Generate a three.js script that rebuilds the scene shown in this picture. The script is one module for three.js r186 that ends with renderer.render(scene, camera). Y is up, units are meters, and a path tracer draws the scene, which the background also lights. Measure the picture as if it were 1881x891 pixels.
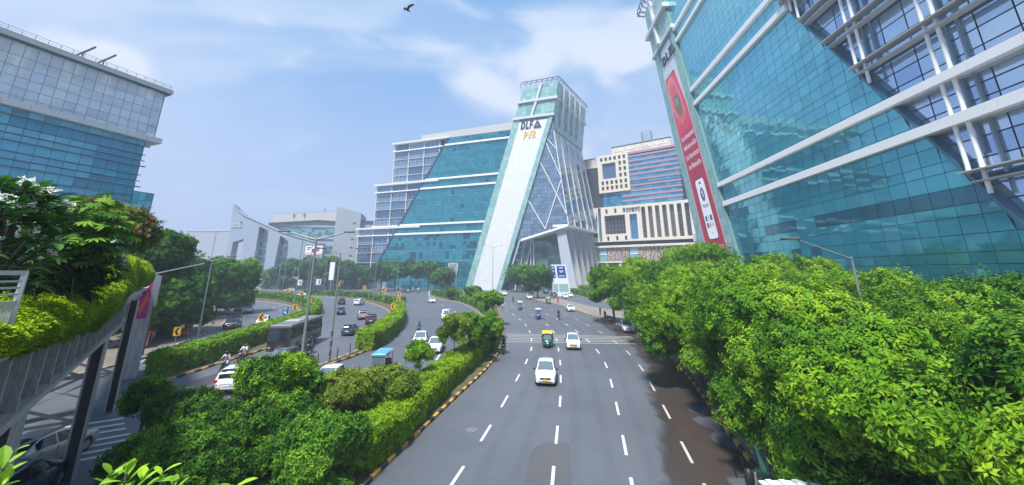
import * as THREE from 'three';
import { mergeGeometries } from 'three/addons/utils/BufferGeometryUtils.js';
import { RoundedBoxGeometry } from 'three/addons/geometries/RoundedBoxGeometry.js';
import { MarchingCubes } from 'three/addons/objects/MarchingCubes.js';
import { FontLoader } from 'three/addons/loaders/FontLoader.js';
import { TextGeometry } from 'three/addons/geometries/TextGeometry.js';

const V = (x, y, z) => new THREE.Vector3(x, y, z);
let SEED = 7;
function rnd() { SEED = (SEED * 1664525 + 1013904223) >>> 0; return SEED / 4294967296; }
const rr = (a, b) => a + (b - a) * rnd();
const clamp = (x, a, b) => Math.min(b, Math.max(a, x));
const mix = (a, b, t) => a + (b - a) * t;
const smooth = (a, b, x) => { const t = clamp((x - a) / (b - a), 0, 1); return t * t * (3 - 2 * t); };
function hash(x, y, s = 0) { let h = (x * 374761393 + y * 668265263 + s * 144665) | 0; h = Math.imul(h ^ (h >>> 13), 1274126177); return ((h ^ (h >>> 16)) >>> 0) / 4294967296; }
function vnoise(x, y, s = 0, per = 0) {
  const xi = Math.floor(x), yi = Math.floor(y), fx = x - xi, fy = y - yi, u = fx * fx * (3 - 2 * fx), v = fy * fy * (3 - 2 * fy);
  const w = (a) => per ? ((a % per) + per) % per : a;
  const a = hash(w(xi), w(yi), s), b = hash(w(xi + 1), w(yi), s), c = hash(w(xi), w(yi + 1), s), d = hash(w(xi + 1), w(yi + 1), s);
  return mix(mix(a, b, u), mix(c, d, u), v);
}
function fbm(x, y, n = 5, s = 0, per = 0) { let a = 0, k = .5, t = 0; for (let i = 0; i < n; i++) { a += k * vnoise(x, y, s + i, per); t += k; k *= .5; x *= 2; y *= 2; per *= 2; } return a / t; }

// ---- renderer, camera, sky, sun, air
const renderer = new THREE.WebGLRenderer({ antialias: true });
renderer.setSize(1024, 485);
renderer.toneMapping = THREE.LinearToneMapping;
renderer.toneMappingExposure = 1.86;
renderer.shadowMap.enabled = true;
const scene = new THREE.Scene();
const camera = new THREE.PerspectiveCamera(78.41, 1902 / 1142, 0.1, 6000);
camera.position.set(0, 8.7, 0);
camera.rotation.x = Math.atan2(180, 700);
camera.setViewOffset(1902, 1142, 21, 251, 1881, 891);   // an ultrawide frame cropped low: the lens is shifted, not tilted
camera.updateProjectionMatrix();

function skyTexture() {
  const w = 1536, h = 768, a = new Float32Array(w * h * 4);
  for (let j = 0; j < h; j++) {
    const el = ((j + .5) / h - .5) * Math.PI, y = Math.sin(el);
    for (let i = 0; i < w; i++) {
      const az = ((i + .5) / w - .5) * 2 * Math.PI, x = Math.cos(el) * Math.cos(az), z = Math.cos(el) * Math.sin(az);
      const t = Math.max(0, y);
      const k = smooth(0.0, .75, t);
      // clear summer haze: pale lavender low, blue above
      let r = mix(.300, .072, k), g = mix(.380, .222, k), b = mix(.550, .455, k);
      const px = x / (t + .22), pz = z / (t + .22);
      const wx = fbm(px * .9 + 3.1, pz * .9 + 7.7, 4, 11), wz = fbm(px * .9 + 9.3, pz * .9 + 1.2, 4, 17);
      const veil = fbm(px * .55 + wx * 1.1 + 2.0, pz * .55 + wz * 1.1 + 5.0, 5, 23);
      const puff = fbm(px * 2.1 + wx * 1.9 + 1.4, pz * 2.1 + wz * 1.9 + 4.2, 7, 31), wisp = fbm(px * 1.3 + wz * 2.6 + 8.1, pz * 3.4 + wx * 2.2 + 2.7, 6, 43);
      const hi = smooth(.05, .5, t);
      let c = smooth(.42, .72, veil) * .24 * mix(.55, 1, hi);
      c += smooth(.49, .68, puff) * smooth(.42, .60, veil) * .55 * hi + smooth(.50, .72, wisp) * .26 * hi;
      c = clamp(c, 0, .92);
      r = mix(r, .55, c); g = mix(g, .57, c); b = mix(b, .61, c);
      if (y < 0) { const q = smooth(0, -.2, y); r = mix(r, .25, q); g = mix(g, .27, q); b = mix(b, .27, q); }
      const o = (j * w + i) * 4; a[o] = r; a[o + 1] = g; a[o + 2] = b; a[o + 3] = 1;
    }
  }
  const tx = new THREE.DataTexture(a, w, h, THREE.RGBAFormat, THREE.FloatType);
  tx.mapping = THREE.EquirectangularReflectionMapping; tx.magFilter = tx.minFilter = THREE.LinearFilter; tx.needsUpdate = true;
  return tx;
}
scene.background = skyTexture();
scene.environment = scene.background;
const sun = new THREE.DirectionalLight(new THREE.Color(1, .95, .88), 4.3);
sun.position.set(-40, 170, 20); sun.target.position.set(0, 0, -60);
sun.castShadow = true; sun.shadow.radius = 16; sun.shadow.mapSize.set(4096, 4096);
Object.assign(sun.shadow.camera, { left: -260, right: 260, top: 260, bottom: -260, near: 1, far: 700 });
scene.add(sun); scene.add(sun.target);
scene.fog = new THREE.FogExp2(0xc3d3ec, 0.001);

// ---- materials and small builders
const C = (r, g, b) => new THREE.Color().setRGB(r, g, b);
function mat(r, g, b, rough = .7, o = {}) { return new THREE.MeshPhysicalMaterial({ color: C(r, g, b), roughness: rough, side: THREE.DoubleSide, ...o }); }
function dataTex(n, fn, srgb = false, rx = 1, ry = 1) {
  const d = new Uint8Array(n * n * 4);
  for (let j = 0; j < n; j++) for (let i = 0; i < n; i++) { const c = fn(i / n, j / n, i, j); const o = (j * n + i) * 4; for (let k = 0; k < 3; k++) d[o + k] = clamp(Math.round((Array.isArray(c) ? c[k] : c) * 255), 0, 255); d[o + 3] = 255; }
  const t = new THREE.DataTexture(d, n, n); t.wrapS = t.wrapT = THREE.RepeatWrapping; t.magFilter = THREE.LinearFilter; t.minFilter = THREE.LinearMipmapLinearFilter; t.generateMipmaps = true;
  if (srgb) t.colorSpace = THREE.SRGBColorSpace; t.repeat.set(rx, ry); t.needsUpdate = true; return t;
}
const taken = {};
function numbered(n) { taken[n] = (taken[n] ?? -1) + 1; return taken[n] ? n + '_' + String(taken[n]).padStart(3, '0') : n; }
function shadows(o) { o.traverse(m => { if (m.isMesh) { m.castShadow = true; m.receiveShadow = true; } }); return o; }
function thing(name, label, category, group, pos = [0, 0, 0], turn = 0) {
  const o = new THREE.Group(); o.name = numbered(name); o.position.set(...pos); o.rotation.y = turn;
  if (label) o.userData.label = label; if (category) o.userData.category = category; if (group) o.userData.group = group;
  scene.add(o); return o;
}
function tagKind(o, kind) { o.userData.kind = kind; return o; }
function mesh(name, geo, m, parent) { const o = new THREE.Mesh(geo, m); o.name = parent === scene ? numbered(name) : name; o.castShadow = o.receiveShadow = true; (parent || scene).add(o); return o; }
function structure(name, geo, m, parent = scene) { const o = mesh(name, geo, m, parent); o.userData.kind = 'structure'; return o; }
function copyOf(root, label, pos, turn = 0, group) {
  const r = root.clone(); r.name = numbered(root.name.replace(/_\d{3}$/, '')); r.userData = { ...root.userData };
  if (label) r.userData.label = label; if (group) r.userData.group = group;
  r.position.set(...pos); r.rotation.set(0, turn, 0); scene.add(r); return r;
}
function noUV(g) { const q = g.index ? g.toNonIndexed() : g; return q; }
class MB {                                      // collects geometry, builds one mesh
  constructor() { this.g = []; }
  add(g, m) { if (m) g.applyMatrix4(m); this.g.push(noUV(g)); return this; }
  box(x, y, z, w, h, d, ry = 0, rx = 0, rz = 0) { const g = new THREE.BoxGeometry(w, h, d); if (rx) g.rotateX(rx); if (rz) g.rotateZ(rz); if (ry) g.rotateY(ry); g.translate(x, y, z); return this.add(g); }
  span(x0, x1, y0, y1, z0, z1) { return this.box((x0 + x1) / 2, (y0 + y1) / 2, (z0 + z1) / 2, Math.abs(x1 - x0), Math.abs(y1 - y0), Math.abs(z1 - z0)); }
  rbox(x, y, z, w, h, d, r = .03, s = 2) { const g = new RoundedBoxGeometry(w, h, d, s, r); g.translate(x, y, z); return this.add(g); }
  bar(p, q, w, d = w, up = null) {              // square bar between two points
    const a = V(...p), b = V(...q), l = a.distanceTo(b), g = new THREE.BoxGeometry(w, d, l);
    const m = new THREE.Matrix4(), u = up ? V(...up) : (Math.abs(b.y - a.y) > .95 * l ? V(1, 0, 0) : V(0, 1, 0)); m.lookAt(b, a, u); m.setPosition(a.add(b).multiplyScalar(.5)); return this.add(g, m);
  }
  rod(p, q, r0, r1 = r0, n = 8) {
    const a = V(...p), b = V(...q), l = a.distanceTo(b), g = new THREE.CylinderGeometry(r1, r0, l, n, 1);
    const m = new THREE.Matrix4().makeRotationFromQuaternion(new THREE.Quaternion().setFromUnitVectors(V(0, 1, 0), b.clone().sub(a).normalize())); m.setPosition(a.add(b).multiplyScalar(.5)); return this.add(g, m);
  }
  prism(pts, z0, z1) {                          // polygon in xy, thickened along z
    const s = new THREE.Shape(pts.map(p => new THREE.Vector2(p[0], p[1]))); const g = new THREE.ExtrudeGeometry(s, { depth: z1 - z0, bevelEnabled: false }); g.translate(0, 0, z0); return this.add(g);
  }
  hull8(a) {                                    // a box of eight given corners: 4 front (ccw), 4 back
    const f = [[0, 1, 2, 3], [5, 4, 7, 6], [4, 0, 3, 7], [1, 5, 6, 2], [3, 2, 6, 7], [4, 5, 1, 0]], p = [], uv = [];
    for (const q of f) for (const k of [0, 1, 2, 0, 2, 3]) { p.push(...a[q[k]]); uv.push(k === 1 || k === 2 ? 1 : 0, k > 1 ? 1 : 0); }
    const g = new THREE.BufferGeometry(); g.setAttribute('position', new THREE.Float32BufferAttribute(p, 3)); g.setAttribute('uv', new THREE.Float32BufferAttribute(uv, 2)); g.computeVertexNormals(); return this.add(g);
  }
  sphere(x, y, z, rx, ry = rx, rz = rx, n = 12) { const g = new THREE.SphereGeometry(1, n, Math.max(6, n * .7 | 0)); g.scale(rx, ry, rz); g.translate(x, y, z); return this.add(g); }
  geo() { for (const g of this.g) for (const k of Object.keys(g.attributes)) if (!['position', 'normal', 'uv'].includes(k)) g.deleteAttribute(k); return mergeGeometries(this.g); }
  build(name, m, parent) { return this.g.length ? mesh(name, this.geo(), m, parent) : null; }
}
function polyShape(pts) { return new THREE.Shape(pts.map(([x, z]) => new THREE.Vector2(x, -z))); }   // ground polygon, y up
function sheet(pts, y, h = 0) {                 // flat ground polygon at height y (with sides down h if given)
  const s = polyShape(pts), g = h ? new THREE.ExtrudeGeometry(s, { depth: h, bevelEnabled: false }) : new THREE.ShapeGeometry(s);
  g.rotateX(-Math.PI / 2); g.translate(0, y - h, 0);
  const p = g.attributes.position, u = g.attributes.uv; for (let i = 0; i < p.count; i++) u.setXY(i, p.getX(i), p.getZ(i)); return g;
}
function spline(pts, n, closed = false) { return new THREE.CatmullRomCurve3(pts.map(([x, z]) => V(x, 0, z)), closed, 'centripetal').getSpacedPoints(n).map(p => [p.x, p.z]); }
function along(pts) {                           // polyline sampler: d -> [x, z, heading]
  const L = [0]; for (let i = 1; i < pts.length; i++) L.push(L[i - 1] + Math.hypot(pts[i][0] - pts[i - 1][0], pts[i][1] - pts[i - 1][1]));
  const at = d => { let i = 1; while (i < L.length - 1 && L[i] < d) i++; const t = (d - L[i - 1]) / (L[i] - L[i - 1] || 1), a = pts[i - 1], b = pts[i]; return [mix(a[0], b[0], t), mix(a[1], b[1], t), Math.atan2(b[0] - a[0], b[1] - a[1])]; };
  return { length: L[L.length - 1], at };
}
function ribbon(pts, w0, w1, y) {               // strip along a polyline from offset w0 to w1 (right of travel positive)
  const p = [], uv = [], A = along(pts), n = pts.length, q = [];
  for (let i = 0; i < n; i++) { const a = pts[Math.max(0, i - 1)], b = pts[Math.min(n - 1, i + 1)], l = Math.hypot(b[0] - a[0], b[1] - a[1]), nx = -(b[1] - a[1]) / l, nz = (b[0] - a[0]) / l; q.push([[pts[i][0] + nx * w0, pts[i][1] + nz * w0], [pts[i][0] + nx * w1, pts[i][1] + nz * w1]]); }
  for (let i = 0; i < n - 1; i++) for (const [k, s] of [[i, 0], [i, 1], [i + 1, 1], [i, 0], [i + 1, 1], [i + 1, 0]]) { p.push(q[k][s][0], y, q[k][s][1]); uv.push(q[k][s][0], q[k][s][1]); }
  const g = new THREE.BufferGeometry(); g.setAttribute('position', new THREE.Float32BufferAttribute(p, 3)); g.setAttribute('uv', new THREE.Float32BufferAttribute(uv, 2));
  g.computeVertexNormals(); const nn = g.attributes.normal; for (let i = 0; i < nn.count; i++) nn.setXYZ(i, 0, 1, 0); return g;
}
const font = await new FontLoader().loadAsync('fonts/droid/droid_sans_bold.typeface.json');
function letters(text, size, depth, m, parent, name, pos, o = {}) {
  const g = new TextGeometry(text, { font, size, depth, curveSegments: 4, bevelEnabled: false }); g.computeBoundingBox(); if (o.center) g.translate(-g.boundingBox.max.x / 2, 0, 0); if (o.sx) g.scale(o.sx, 1, 1); if (o.shear) g.applyMatrix4(new THREE.Matrix4().makeShear(0, 0, o.shear, 0, 0, 0));
  g.translate(...pos); return mesh(name, g, m, parent);
}
const UNIT = new THREE.BoxGeometry(1, 1, 1);
function canvasTex(w, h, draw) { const c = document.createElement('canvas'); c.width = w; c.height = h; draw(c.getContext('2d'), w, h); const t = new THREE.CanvasTexture(c); t.colorSpace = THREE.SRGBColorSpace; return t; }

const fineNoise = dataTex(256, (u, v, i, j) => .35 + .65 * (hash(i, j, 3) * .55 + vnoise(u * 64, v * 64, 5, 64) * .45));
const M = {
  white: mat(.80, .82, .82, .45), offwhite: mat(.62, .63, .62, .6), cream: mat(.66, .61, .50, .75), concrete: mat(.42, .44, .47, .8), bluegrey: mat(.36, .43, .53, .75),
  darkmetal: mat(.03, .035, .045, .45), grey: mat(.22, .24, .26, .5), steel: mat(.40, .42, .44, .38, { metalness: .6 }), lampgrey: mat(.30, .33, .35, .45, { metalness: .3 }), mullion: mat(.02, .07, .09, .4),
  black: mat(.015, .015, .017, .55), rubber: mat(.02, .02, .022, .85), trunk: mat(.11, .085, .06, .95), soil: mat(.13, .10, .07, .98),
  yellow: mat(.80, .47, .04, .6), red: mat(.55, .03, .04, .5),
};

// ---- ground, roads, islands, kerbs, markings
const asphaltTex = dataTex(1024, (u, v, i, j) => { const n = fbm(u * 5, v * 5, 5, 41, 5), m = fbm(u * 40, v * 40, 3, 47, 40), s = hash(i, j, 9), cr = Math.abs(fbm(u * 9 + .2 * n, v * 9, 4, 53, 9) - .5); const k = .70 + .34 * n + .10 * (m - .5) + .14 * (s - .5) - .22 * smooth(.006, 0, cr) * smooth(.5, .6, n); return [k, k, k]; });
asphaltTex.repeat.set(1 / 26, 1 / 26);
const asphaltFine = dataTex(256, (u, v, i, j) => .3 + .5 * hash(i, j, 19) + .2 * vnoise(u * 40, v * 40, 2, 40)); asphaltFine.repeat.set(1 / 1.5, 1 / 1.5);
const asphalt = mat(.108, .119, .142, .56, { map: asphaltTex, bumpMap: asphaltFine, bumpScale: .004 });
const dustTex = dataTex(256, (u, v) => { const n = fbm(u * 8, v * 8, 5, 51, 8); return .7 + .5 * (n - .3); }); dustTex.repeat.set(.2, .2);
const groundMat = mat(.22, .19, .15, .95, { map: dustTex }), dustMat = mat(.34, .28, .22, .95, { map: dustTex }), pavingMat = mat(.21, .18, .15, .9, { map: dustTex }), plazaMat = mat(.26, .24, .21, .88, { map: dustTex });
const earthMat = mat(.11, .10, .05, .98, { map: dustTex });
structure('ground', sheet([[-2500, 900], [2500, 900], [2500, -2500], [-2500, -2500]], -.02), groundMat);
const road = structure('road', sheet([[-170, 40], [70, 40], [70, -232], [-170, -262]], 0), asphalt);
road.userData.label = 'grey asphalt carriageways of the interchange';
const paint = mat(.74, .74, .70, .6, { map: dustTex }), paintWorn = mat(.62, .58, .50, .7, { map: dustTex });

const lane1c = [[-2.23,-19.23],[-0.11,-29.63],[2.03,-41.83],[3.33,-54.6],[2.58,-76.87],[0,-93.68]], lane2c = [[2,-19.23],[3.75,-29.63],[5.36,-41.35],[6.66,-54.6],[6.3,-76.87],[1.54,-103.69]], lane3c = [[5.19,-18.27],[7.33,-28.21],[9.67,-40.43],[10.69,-53.77],[9.71,-77.73],[4.71,-108.67]];
// islands: the kerbed medians and pavements
const islandA_R = [[-6.52,-14.97],[-5.93,-18.84],[-4.8,-24.63],[-3.55,-30.71],[-1.97,-37.91],[-1,-44.67],[-0.54,-51.05],[-0.48,-60.21],[-0.9,-74.38],[-1.8,-94.99],[-3.66,-122.47],[-7.55,-149.8],[-14.57,-177.72],[-24.74,-190.43],[-31.19,-182.59]];
const islandA_L = [[-31.11,-160.6],[-25.04,-140.38],[-18.65,-125.91],[-13.67,-117.15],[-8.85,-100.61],[-5.99,-88.81],[-4.65,-78.62],[-4.03,-68.49],[-4.11,-57.26],[-4.62,-48.61],[-5.08,-40.88],[-5.99,-35.53],[-6.99,-31.09],[-8.45,-27.7],[-10.13,-25.85],[-12,-24.47],[-13.91,-23.18],[-15.42,-21.79],[-16,-20.03],[-14.9,-16.99]];
const islandB_out = [[-15.91,-29.29],[-16.29,-32.44],[-17.08,-36.05],[-17.03,-39.99],[-16.15,-44.67],[-15.53,-52.57],[-17.35,-65.89],[-19.76,-78.62],[-24.13,-94.99],[-30.36,-114.18],[-38.09,-132.09],[-47.91,-146.52],[-61.35,-160.6],[-77,-170.88],[-94.69,-177.72],[-115.32,-177.72]];
const islandB_in = [[-103.47,-158.69],[-86.58,-158.69],[-70.87,-146.52],[-61.16,-140.38],[-51.56,-132.09],[-44.08,-122.47],[-36.08,-110.45],[-30.03,-99.14],[-25.51,-88.81],[-22.62,-80.46],[-19.4,-67.16],[-17.74,-56.34],[-16.99,-46.41],[-17.64,-41.12],[-17.72,-37.14],[-16.9,-33.15],[-16.37,-29.75]];
const islandC_out = [[-28.31,-32.86],[-28.07,-34.7],[-27.88,-37.52],[-28.1,-40.21],[-27.92,-46.11],[-28.75,-54.18],[-30.8,-64.07],[-34.14,-74.38],[-40.07,-87.67],[-49.34,-105.3],[-62.88,-127.1],[-77.27,-141.86],[-91.9,-151.49],[-106.06,-158.69]];
const islandC_in = [[-86.31,-129.54],[-75.86,-122.47],[-67.29,-116.14],[-56.46,-105.3],[-47.83,-93.68],[-42.84,-85.48],[-39.9,-77.73],[-38.42,-71.31],[-35.77,-59.69],[-33.44,-49.63],[-31.8,-42.56],[-30.93,-37.72],[-30,-34.7]];
const sideL = [[-35.33,-23.88],[-37.05,-29.29],[-37.28,-34.7],[-37.66,-42.56],[-40.83,-51.42],[-44.11,-60.21],[-48.34,-69.17],[-53.9,-77.73],[-62.28,-88.81],[-70.28,-97.72],[-79.14,-105.3],[-88.36,-108.67],[-96.96,-105.3]];
const sideR_in = [[10.68,-14.49],[10.65,-17.34],[11.16,-19.32],[12.4,-24.1],[14.68,-32.3],[16.88,-41.59],[18.6,-52.96],[19,-64.67],[18.59,-76.87],[17.15,-86.56],[13.51,-113.22],[11.33,-119.22],[8.71,-133.4]];
const eTop = [[10.86,-144.93],[16.5,-134.74],[19.7,-116.14],[22.11,-102.12],[24.67,-93.68],[29.22,-80.46]];
const plazaEdge = [[-131.29,-202.01],[-103.87,-205.13],[-79.85,-208.35],[-68.1,-211.68],[-51.77,-222.33],[-18.27,-222.33],[5.89,-215.11],[19.05,-198.99],[26.49,-168.72],[28.32,-143.38],[30.51,-124.74],[35.65,-105.3]];
function kerb(name, pts, kind, step = .72, indiv = 0) {     // painted kerb stones along a line, nearest ones single
  const A = along(pts), k = new THREE.Group(); k.name = numbered(name); k.userData.kind = 'structure'; scene.add(k);
  const mats = kind === 'yb' ? [kerbYellow, kerbBlack] : kind === 'plain' ? [kerbStone, kerbStone] : [kerbPale, kerbDark];
  const g = new RoundedBoxGeometry(.2, .24, step - .03, 1, .025), far = [new MB(), new MB()], spots = [];
  for (let d = step / 2, i = 0; d < A.length; d += step, i++) { const [x, z, h] = A.at(d); spots.push([x, z, h, i % 2, Math.hypot(x, z)]); }
  const cut = indiv ? [...spots].sort((a, b) => a[4] - b[4])[Math.min(indiv, spots.length) - 1][4] : -1;
  for (const [x, z, h, c, d] of spots) {
    const j = rr(-.03, .03);
    if (d <= cut) { const o = mesh('kerb_stone', g, mats[c], k); o.position.set(x + rr(-.012, .012), .055 + rr(-.012, .008), z); o.rotation.y = h + j; }
    else far[c].add(g.clone().rotateY(h + j).translate(x, .055, z));
  }
  far.forEach((f, c) => { const o = f.build('kerb_stones', mats[c], k); if (o) o.userData.kind = 'stuff'; });
}
const wearTex = dataTex(128, (u, v) => { const n = fbm(u * 10, v * 10, 4, 61, 10); return .55 + .6 * n; });
const kerbYellow = mat(.62, .36, .05, .8, { map: wearTex }), kerbBlack = mat(.06, .055, .05, .85, { map: wearTex }), kerbStone = mat(.40, .37, .33, .9, { map: wearTex }), kerbPale = mat(.52, .46, .36, .85, { map: wearTex }), kerbDark = mat(.26, .21, .17, .9, { map: wearTex });
const SA_R = spline(islandA_R, 160), SA_L = spline(islandA_L, 160), SB_o = spline(islandB_out, 160), SB_i = spline(islandB_in, 160), SC_o = spline(islandC_out, 140), SC_i = spline(islandC_in, 120), SL = spline(sideL, 90), SR = spline(sideR_in, 160), SE = spline(eTop, 40), SP = spline(plazaEdge, 60);
structure('median', sheet([...SA_R, ...SA_L], .13, .13), earthMat);
structure('median', sheet([...SB_o, ...SB_i], .13, .13), earthMat);
structure('median', sheet([...SC_o, ...SC_i], .13, .13), earthMat);
structure('pavement', sheet([...SL, [-260, -120], [-260, 30]], .14, .14), pavingMat);
structure('pavement', sheet([...SR, ...SE, [95, -105], [80, 30], [20, 30]], .13, .13), plazaMat);
structure('plaza', sheet([...SP, [120, -150], [400, -420], [-420, -420], [-260, -262]], .14, .14), mat(.34, .33, .30, .9, { map: dustTex }));
kerb('kerb', SA_R, 'yb', .72, 110); kerb('kerb', SA_L.slice(0, 100), 'pale', .9, 0); kerb('kerb', SB_o, 'yb', .8, 60); kerb('kerb', SB_i, 'pale', .9); kerb('kerb', SC_o, 'yb', .9, 50); kerb('kerb', SC_i, 'pale', .9); kerb('kerb', SL, 'pale', .9); kerb('kerb', SR, 'yb', .8, 60); kerb('kerb', SP, 'pale', 1.2); kerb('kerb', SE, 'pale', 1);

// pale dust swept against the kerbs
structure('dust', ribbon(spline(islandA_L.slice(1, 10), 60), .1, -1.7, .006), dustMat);
structure('dust', ribbon(spline(islandB_in.slice(2, 10), 50), .1, -1.3, .006), dustMat);
structure('dust', ribbon(spline(islandB_out.slice(1, 7), 50), .12, -.8, .006), dustMat);
structure('dust', ribbon(spline(islandC_in.slice(1, 7), 40), .1, -1.0, .006), dustMat);
structure('dust', ribbon(spline(islandA_R.slice(0, 8), 60), -.1, -.55, .006).scale(1, 1, 1), dustMat);
// a darker brown, glossier sheet over the right-hand lane, thinner in patches
{
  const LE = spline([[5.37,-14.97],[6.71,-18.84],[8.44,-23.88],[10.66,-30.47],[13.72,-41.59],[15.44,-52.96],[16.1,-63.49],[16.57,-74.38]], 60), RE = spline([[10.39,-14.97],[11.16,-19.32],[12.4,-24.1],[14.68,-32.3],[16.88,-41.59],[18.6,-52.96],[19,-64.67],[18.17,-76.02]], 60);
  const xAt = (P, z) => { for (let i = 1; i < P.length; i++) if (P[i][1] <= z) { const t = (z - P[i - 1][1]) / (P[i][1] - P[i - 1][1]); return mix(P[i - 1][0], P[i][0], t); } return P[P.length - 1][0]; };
  const paler = [[[13.81,-32.3], 1.25, .9], [[12.62,-28], 1.0, 1.2], [[12.21,-25.59], 1.1, 1.4], [[11.66,-23.05], .8, 1.2], [[10.33,-18.97], 1.1, 1.0], [[12.39,-24.63], .9, 1.2]];
  const X0 = 5, X1 = 22, Z0 = -14, Z1 = -82, a = dataTex(512, (u, v) => { const x = mix(X0, X1, u), z = mix(Z0, Z1, v), n = fbm(x * .9, z * .45, 5, 91) - .5, n2 = fbm(x * 2.6, z * 1.6, 4, 95) - .5, l = xAt(LE, z) + n * 1.6, r = xAt(RE, z); let k = smooth(-.35, .75, x - l) * smooth(.15, -.05, x - r) * smooth(Z1, Z1 + 10, z); for (const [c, rx, rz] of paler) { const e = Math.hypot((x - c[0] + n2 * 1.2) / rx, (z - c[1] + n * 1.4) / rz) + n2 * .9; k *= mix(.12, 1, smooth(.72, .95, e)); } return k * (.9 + .3 * n); });
  a.wrapS = a.wrapT = THREE.ClampToEdgeWrapping;
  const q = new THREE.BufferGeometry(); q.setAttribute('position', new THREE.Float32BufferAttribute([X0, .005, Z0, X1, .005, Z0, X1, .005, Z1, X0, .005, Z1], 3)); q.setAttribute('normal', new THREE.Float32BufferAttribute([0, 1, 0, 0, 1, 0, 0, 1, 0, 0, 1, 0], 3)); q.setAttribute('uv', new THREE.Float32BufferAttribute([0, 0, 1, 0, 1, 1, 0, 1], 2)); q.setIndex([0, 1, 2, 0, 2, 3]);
  structure('brown_patch', q, mat(.058, .044, .038, .36, { alphaMap: a, transparent: true }));
}
// tyre tracks worn along the lanes
{
  const a = dataTex(128, (u, v) => smooth(0, .3, u) * smooth(1, .7, u) * (.0 + .10 * fbm(u * 2, v * 12, 4, 33, 12))), rub = mat(.045, .046, .052, .5, { alphaMap: a, transparent: true });
  const track = (pts, off, w) => { const P = spline(pts, 70), g = ribbon(P, off - w / 2, off + w / 2, .004), u = g.attributes.uv, A = along(P); for (let i = 0; i < u.count; i++) u.setXY(i, [0, 1, 1, 0, 1, 0][i % 6], Math.floor(i / 6 + ([0, 0, 1, 0, 1, 1][i % 6])) * A.length / 70 / 14); structure('tyre_track', g, rub); };
  for (const L of [lane1c, lane2c, lane3c]) for (const o of [.95, 2.55]) track(L, o, .75);
}
// damp sheen and newer patches
structure('road_patch', sheet(spline([[1.53,-22.4],[2.3,-23.05],[3.19,-22.85],[3.03,-20.79],[2.44,-18.27],[0.82,-17.88],[0.85,-19.78]], 40, true), .005), mat(.092, .095, .104, .72, { map: asphaltTex, bumpMap: asphaltFine, bumpScale: .006 }));
structure('damp_strip', ribbon(spline([[-26.69,-32.86],[-25.99,-35.19],[-25.88,-37.52],[-25.49,-42.82],[-25.71,-49.29]], 40), .15, 2.6, .005), mat(.06, .05, .05, .4, { map: asphaltTex }));
{ const o = mesh('manhole_cover', new THREE.CylinderGeometry(.36, .36, .012, 24), mat(.17, .18, .19, .6, { map: wearTex }), scene); const q = [-1.98,-24.63]; o.position.set(q[0], .008, q[1]); o.userData = { label: 'round grey manhole cover in the left lane of the main road', category: 'manhole cover' }; }

// painted marks
function dashes(list, len, w, m = paint, off = 0) {
  const P = list, A = along(P.length > 2 ? spline(P, 120) : P);
  for (const [x, z] of P) {
    let best = 0, bd = 1e9; for (let d = 0; d <= A.length; d += .4) { const q = A.at(d), e = Math.hypot(q[0] - x, q[1] - z); if (e < bd) { bd = e; best = d; } }
    const h = A.at(clamp(best, .5, A.length - .5))[2], o = mesh('lane_dash', UNIT, m, road); o.scale.set(w, .008, len * rr(.94, 1.05)); o.position.set(x, .008, z); o.rotation.y = h;
  }
}
const lane1 = [[-2.23,-19.23],[-1.13,-24.25],[-0.11,-29.63],[0.97,-35.7],[2.03,-41.83],[2.93,-48.28],[3.33,-54.6],[3.54,-61.8],[3.29,-69.17],[2.58,-76.87],[1.5,-85.48],[0,-93.68]];
const lane2 = [[2,-19.23],[2.8,-24.02],[3.75,-29.63],[4.58,-35.36],[5.36,-41.35],[6.07,-47.96],[6.69,-54.43],[7.13,-61.48],[6.97,-69.38],[6.37,-76.87],[5.41,-85.48],[3.95,-94.33],[1.54,-103.69],[-0.32,-117.15]];
const lane3 = [[5.19,-18.27],[6.15,-22.72],[7.33,-28.21],[8.5,-34.06],[9.64,-40.32],[10.37,-46.86],[10.69,-53.77],[10.67,-61.8],[10.31,-69.38],[9.66,-77.3],[8.65,-86.01],[7.16,-96.33],[4.71,-108.67]];
const lane4 = [[8.13,-17.7],[9.01,-21.91],[10.32,-27.6],[11.48,-33.2],[12.67,-39.23],[13.6,-46.11],[14.04,-52.96],[14.08,-61.05],[13.89,-69.17],[13.31,-77.04],[12.52,-86.01],[10.94,-96.33]];
dashes(lane1, 2.4, .15); dashes(lane2, 2.4, .15); dashes(lane3, 2.5, .15); dashes(lane4, 2.5, .14, paintWorn);
dashes([[-7.2,-43.86],[-7.77,-72.81],[-9.39,-81.9],[-11.57,-91.18],[-13.86,-99.14],[-17.23,-108.67]], 3, .17);
dashes([[-36.59,-41.59],[-40.29,-51.42],[-42.74,-61.53],[-45.18,-67.16],[-52.17,-80.46],[-55.55,-87.67]], 3, .15); dashes([[-39.7,-46.11],[-41.37,-56.8],[-40.8,-64.25],[-43.4,-75.19]], 3, .15); dashes([[-59.63,-96.33],[-54.51,-89.98]], 2.5, .15); dashes([[-63.9,-106.96],[-58.04,-100.61],[-53.38,-94.99]], 2.6, .15);
for (const [pts, a, b] of [[islandA_R.slice(0, 10), -.62, -.8], [islandB_out.slice(3, 7), -.5, -.64], [sideR_in.slice(1, 8), .55, .42], [islandC_in.slice(6, 13), -.4, -.52]]) structure('edge_line', ribbon(spline(pts, 90), a, b, .011), paint, road);
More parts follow.
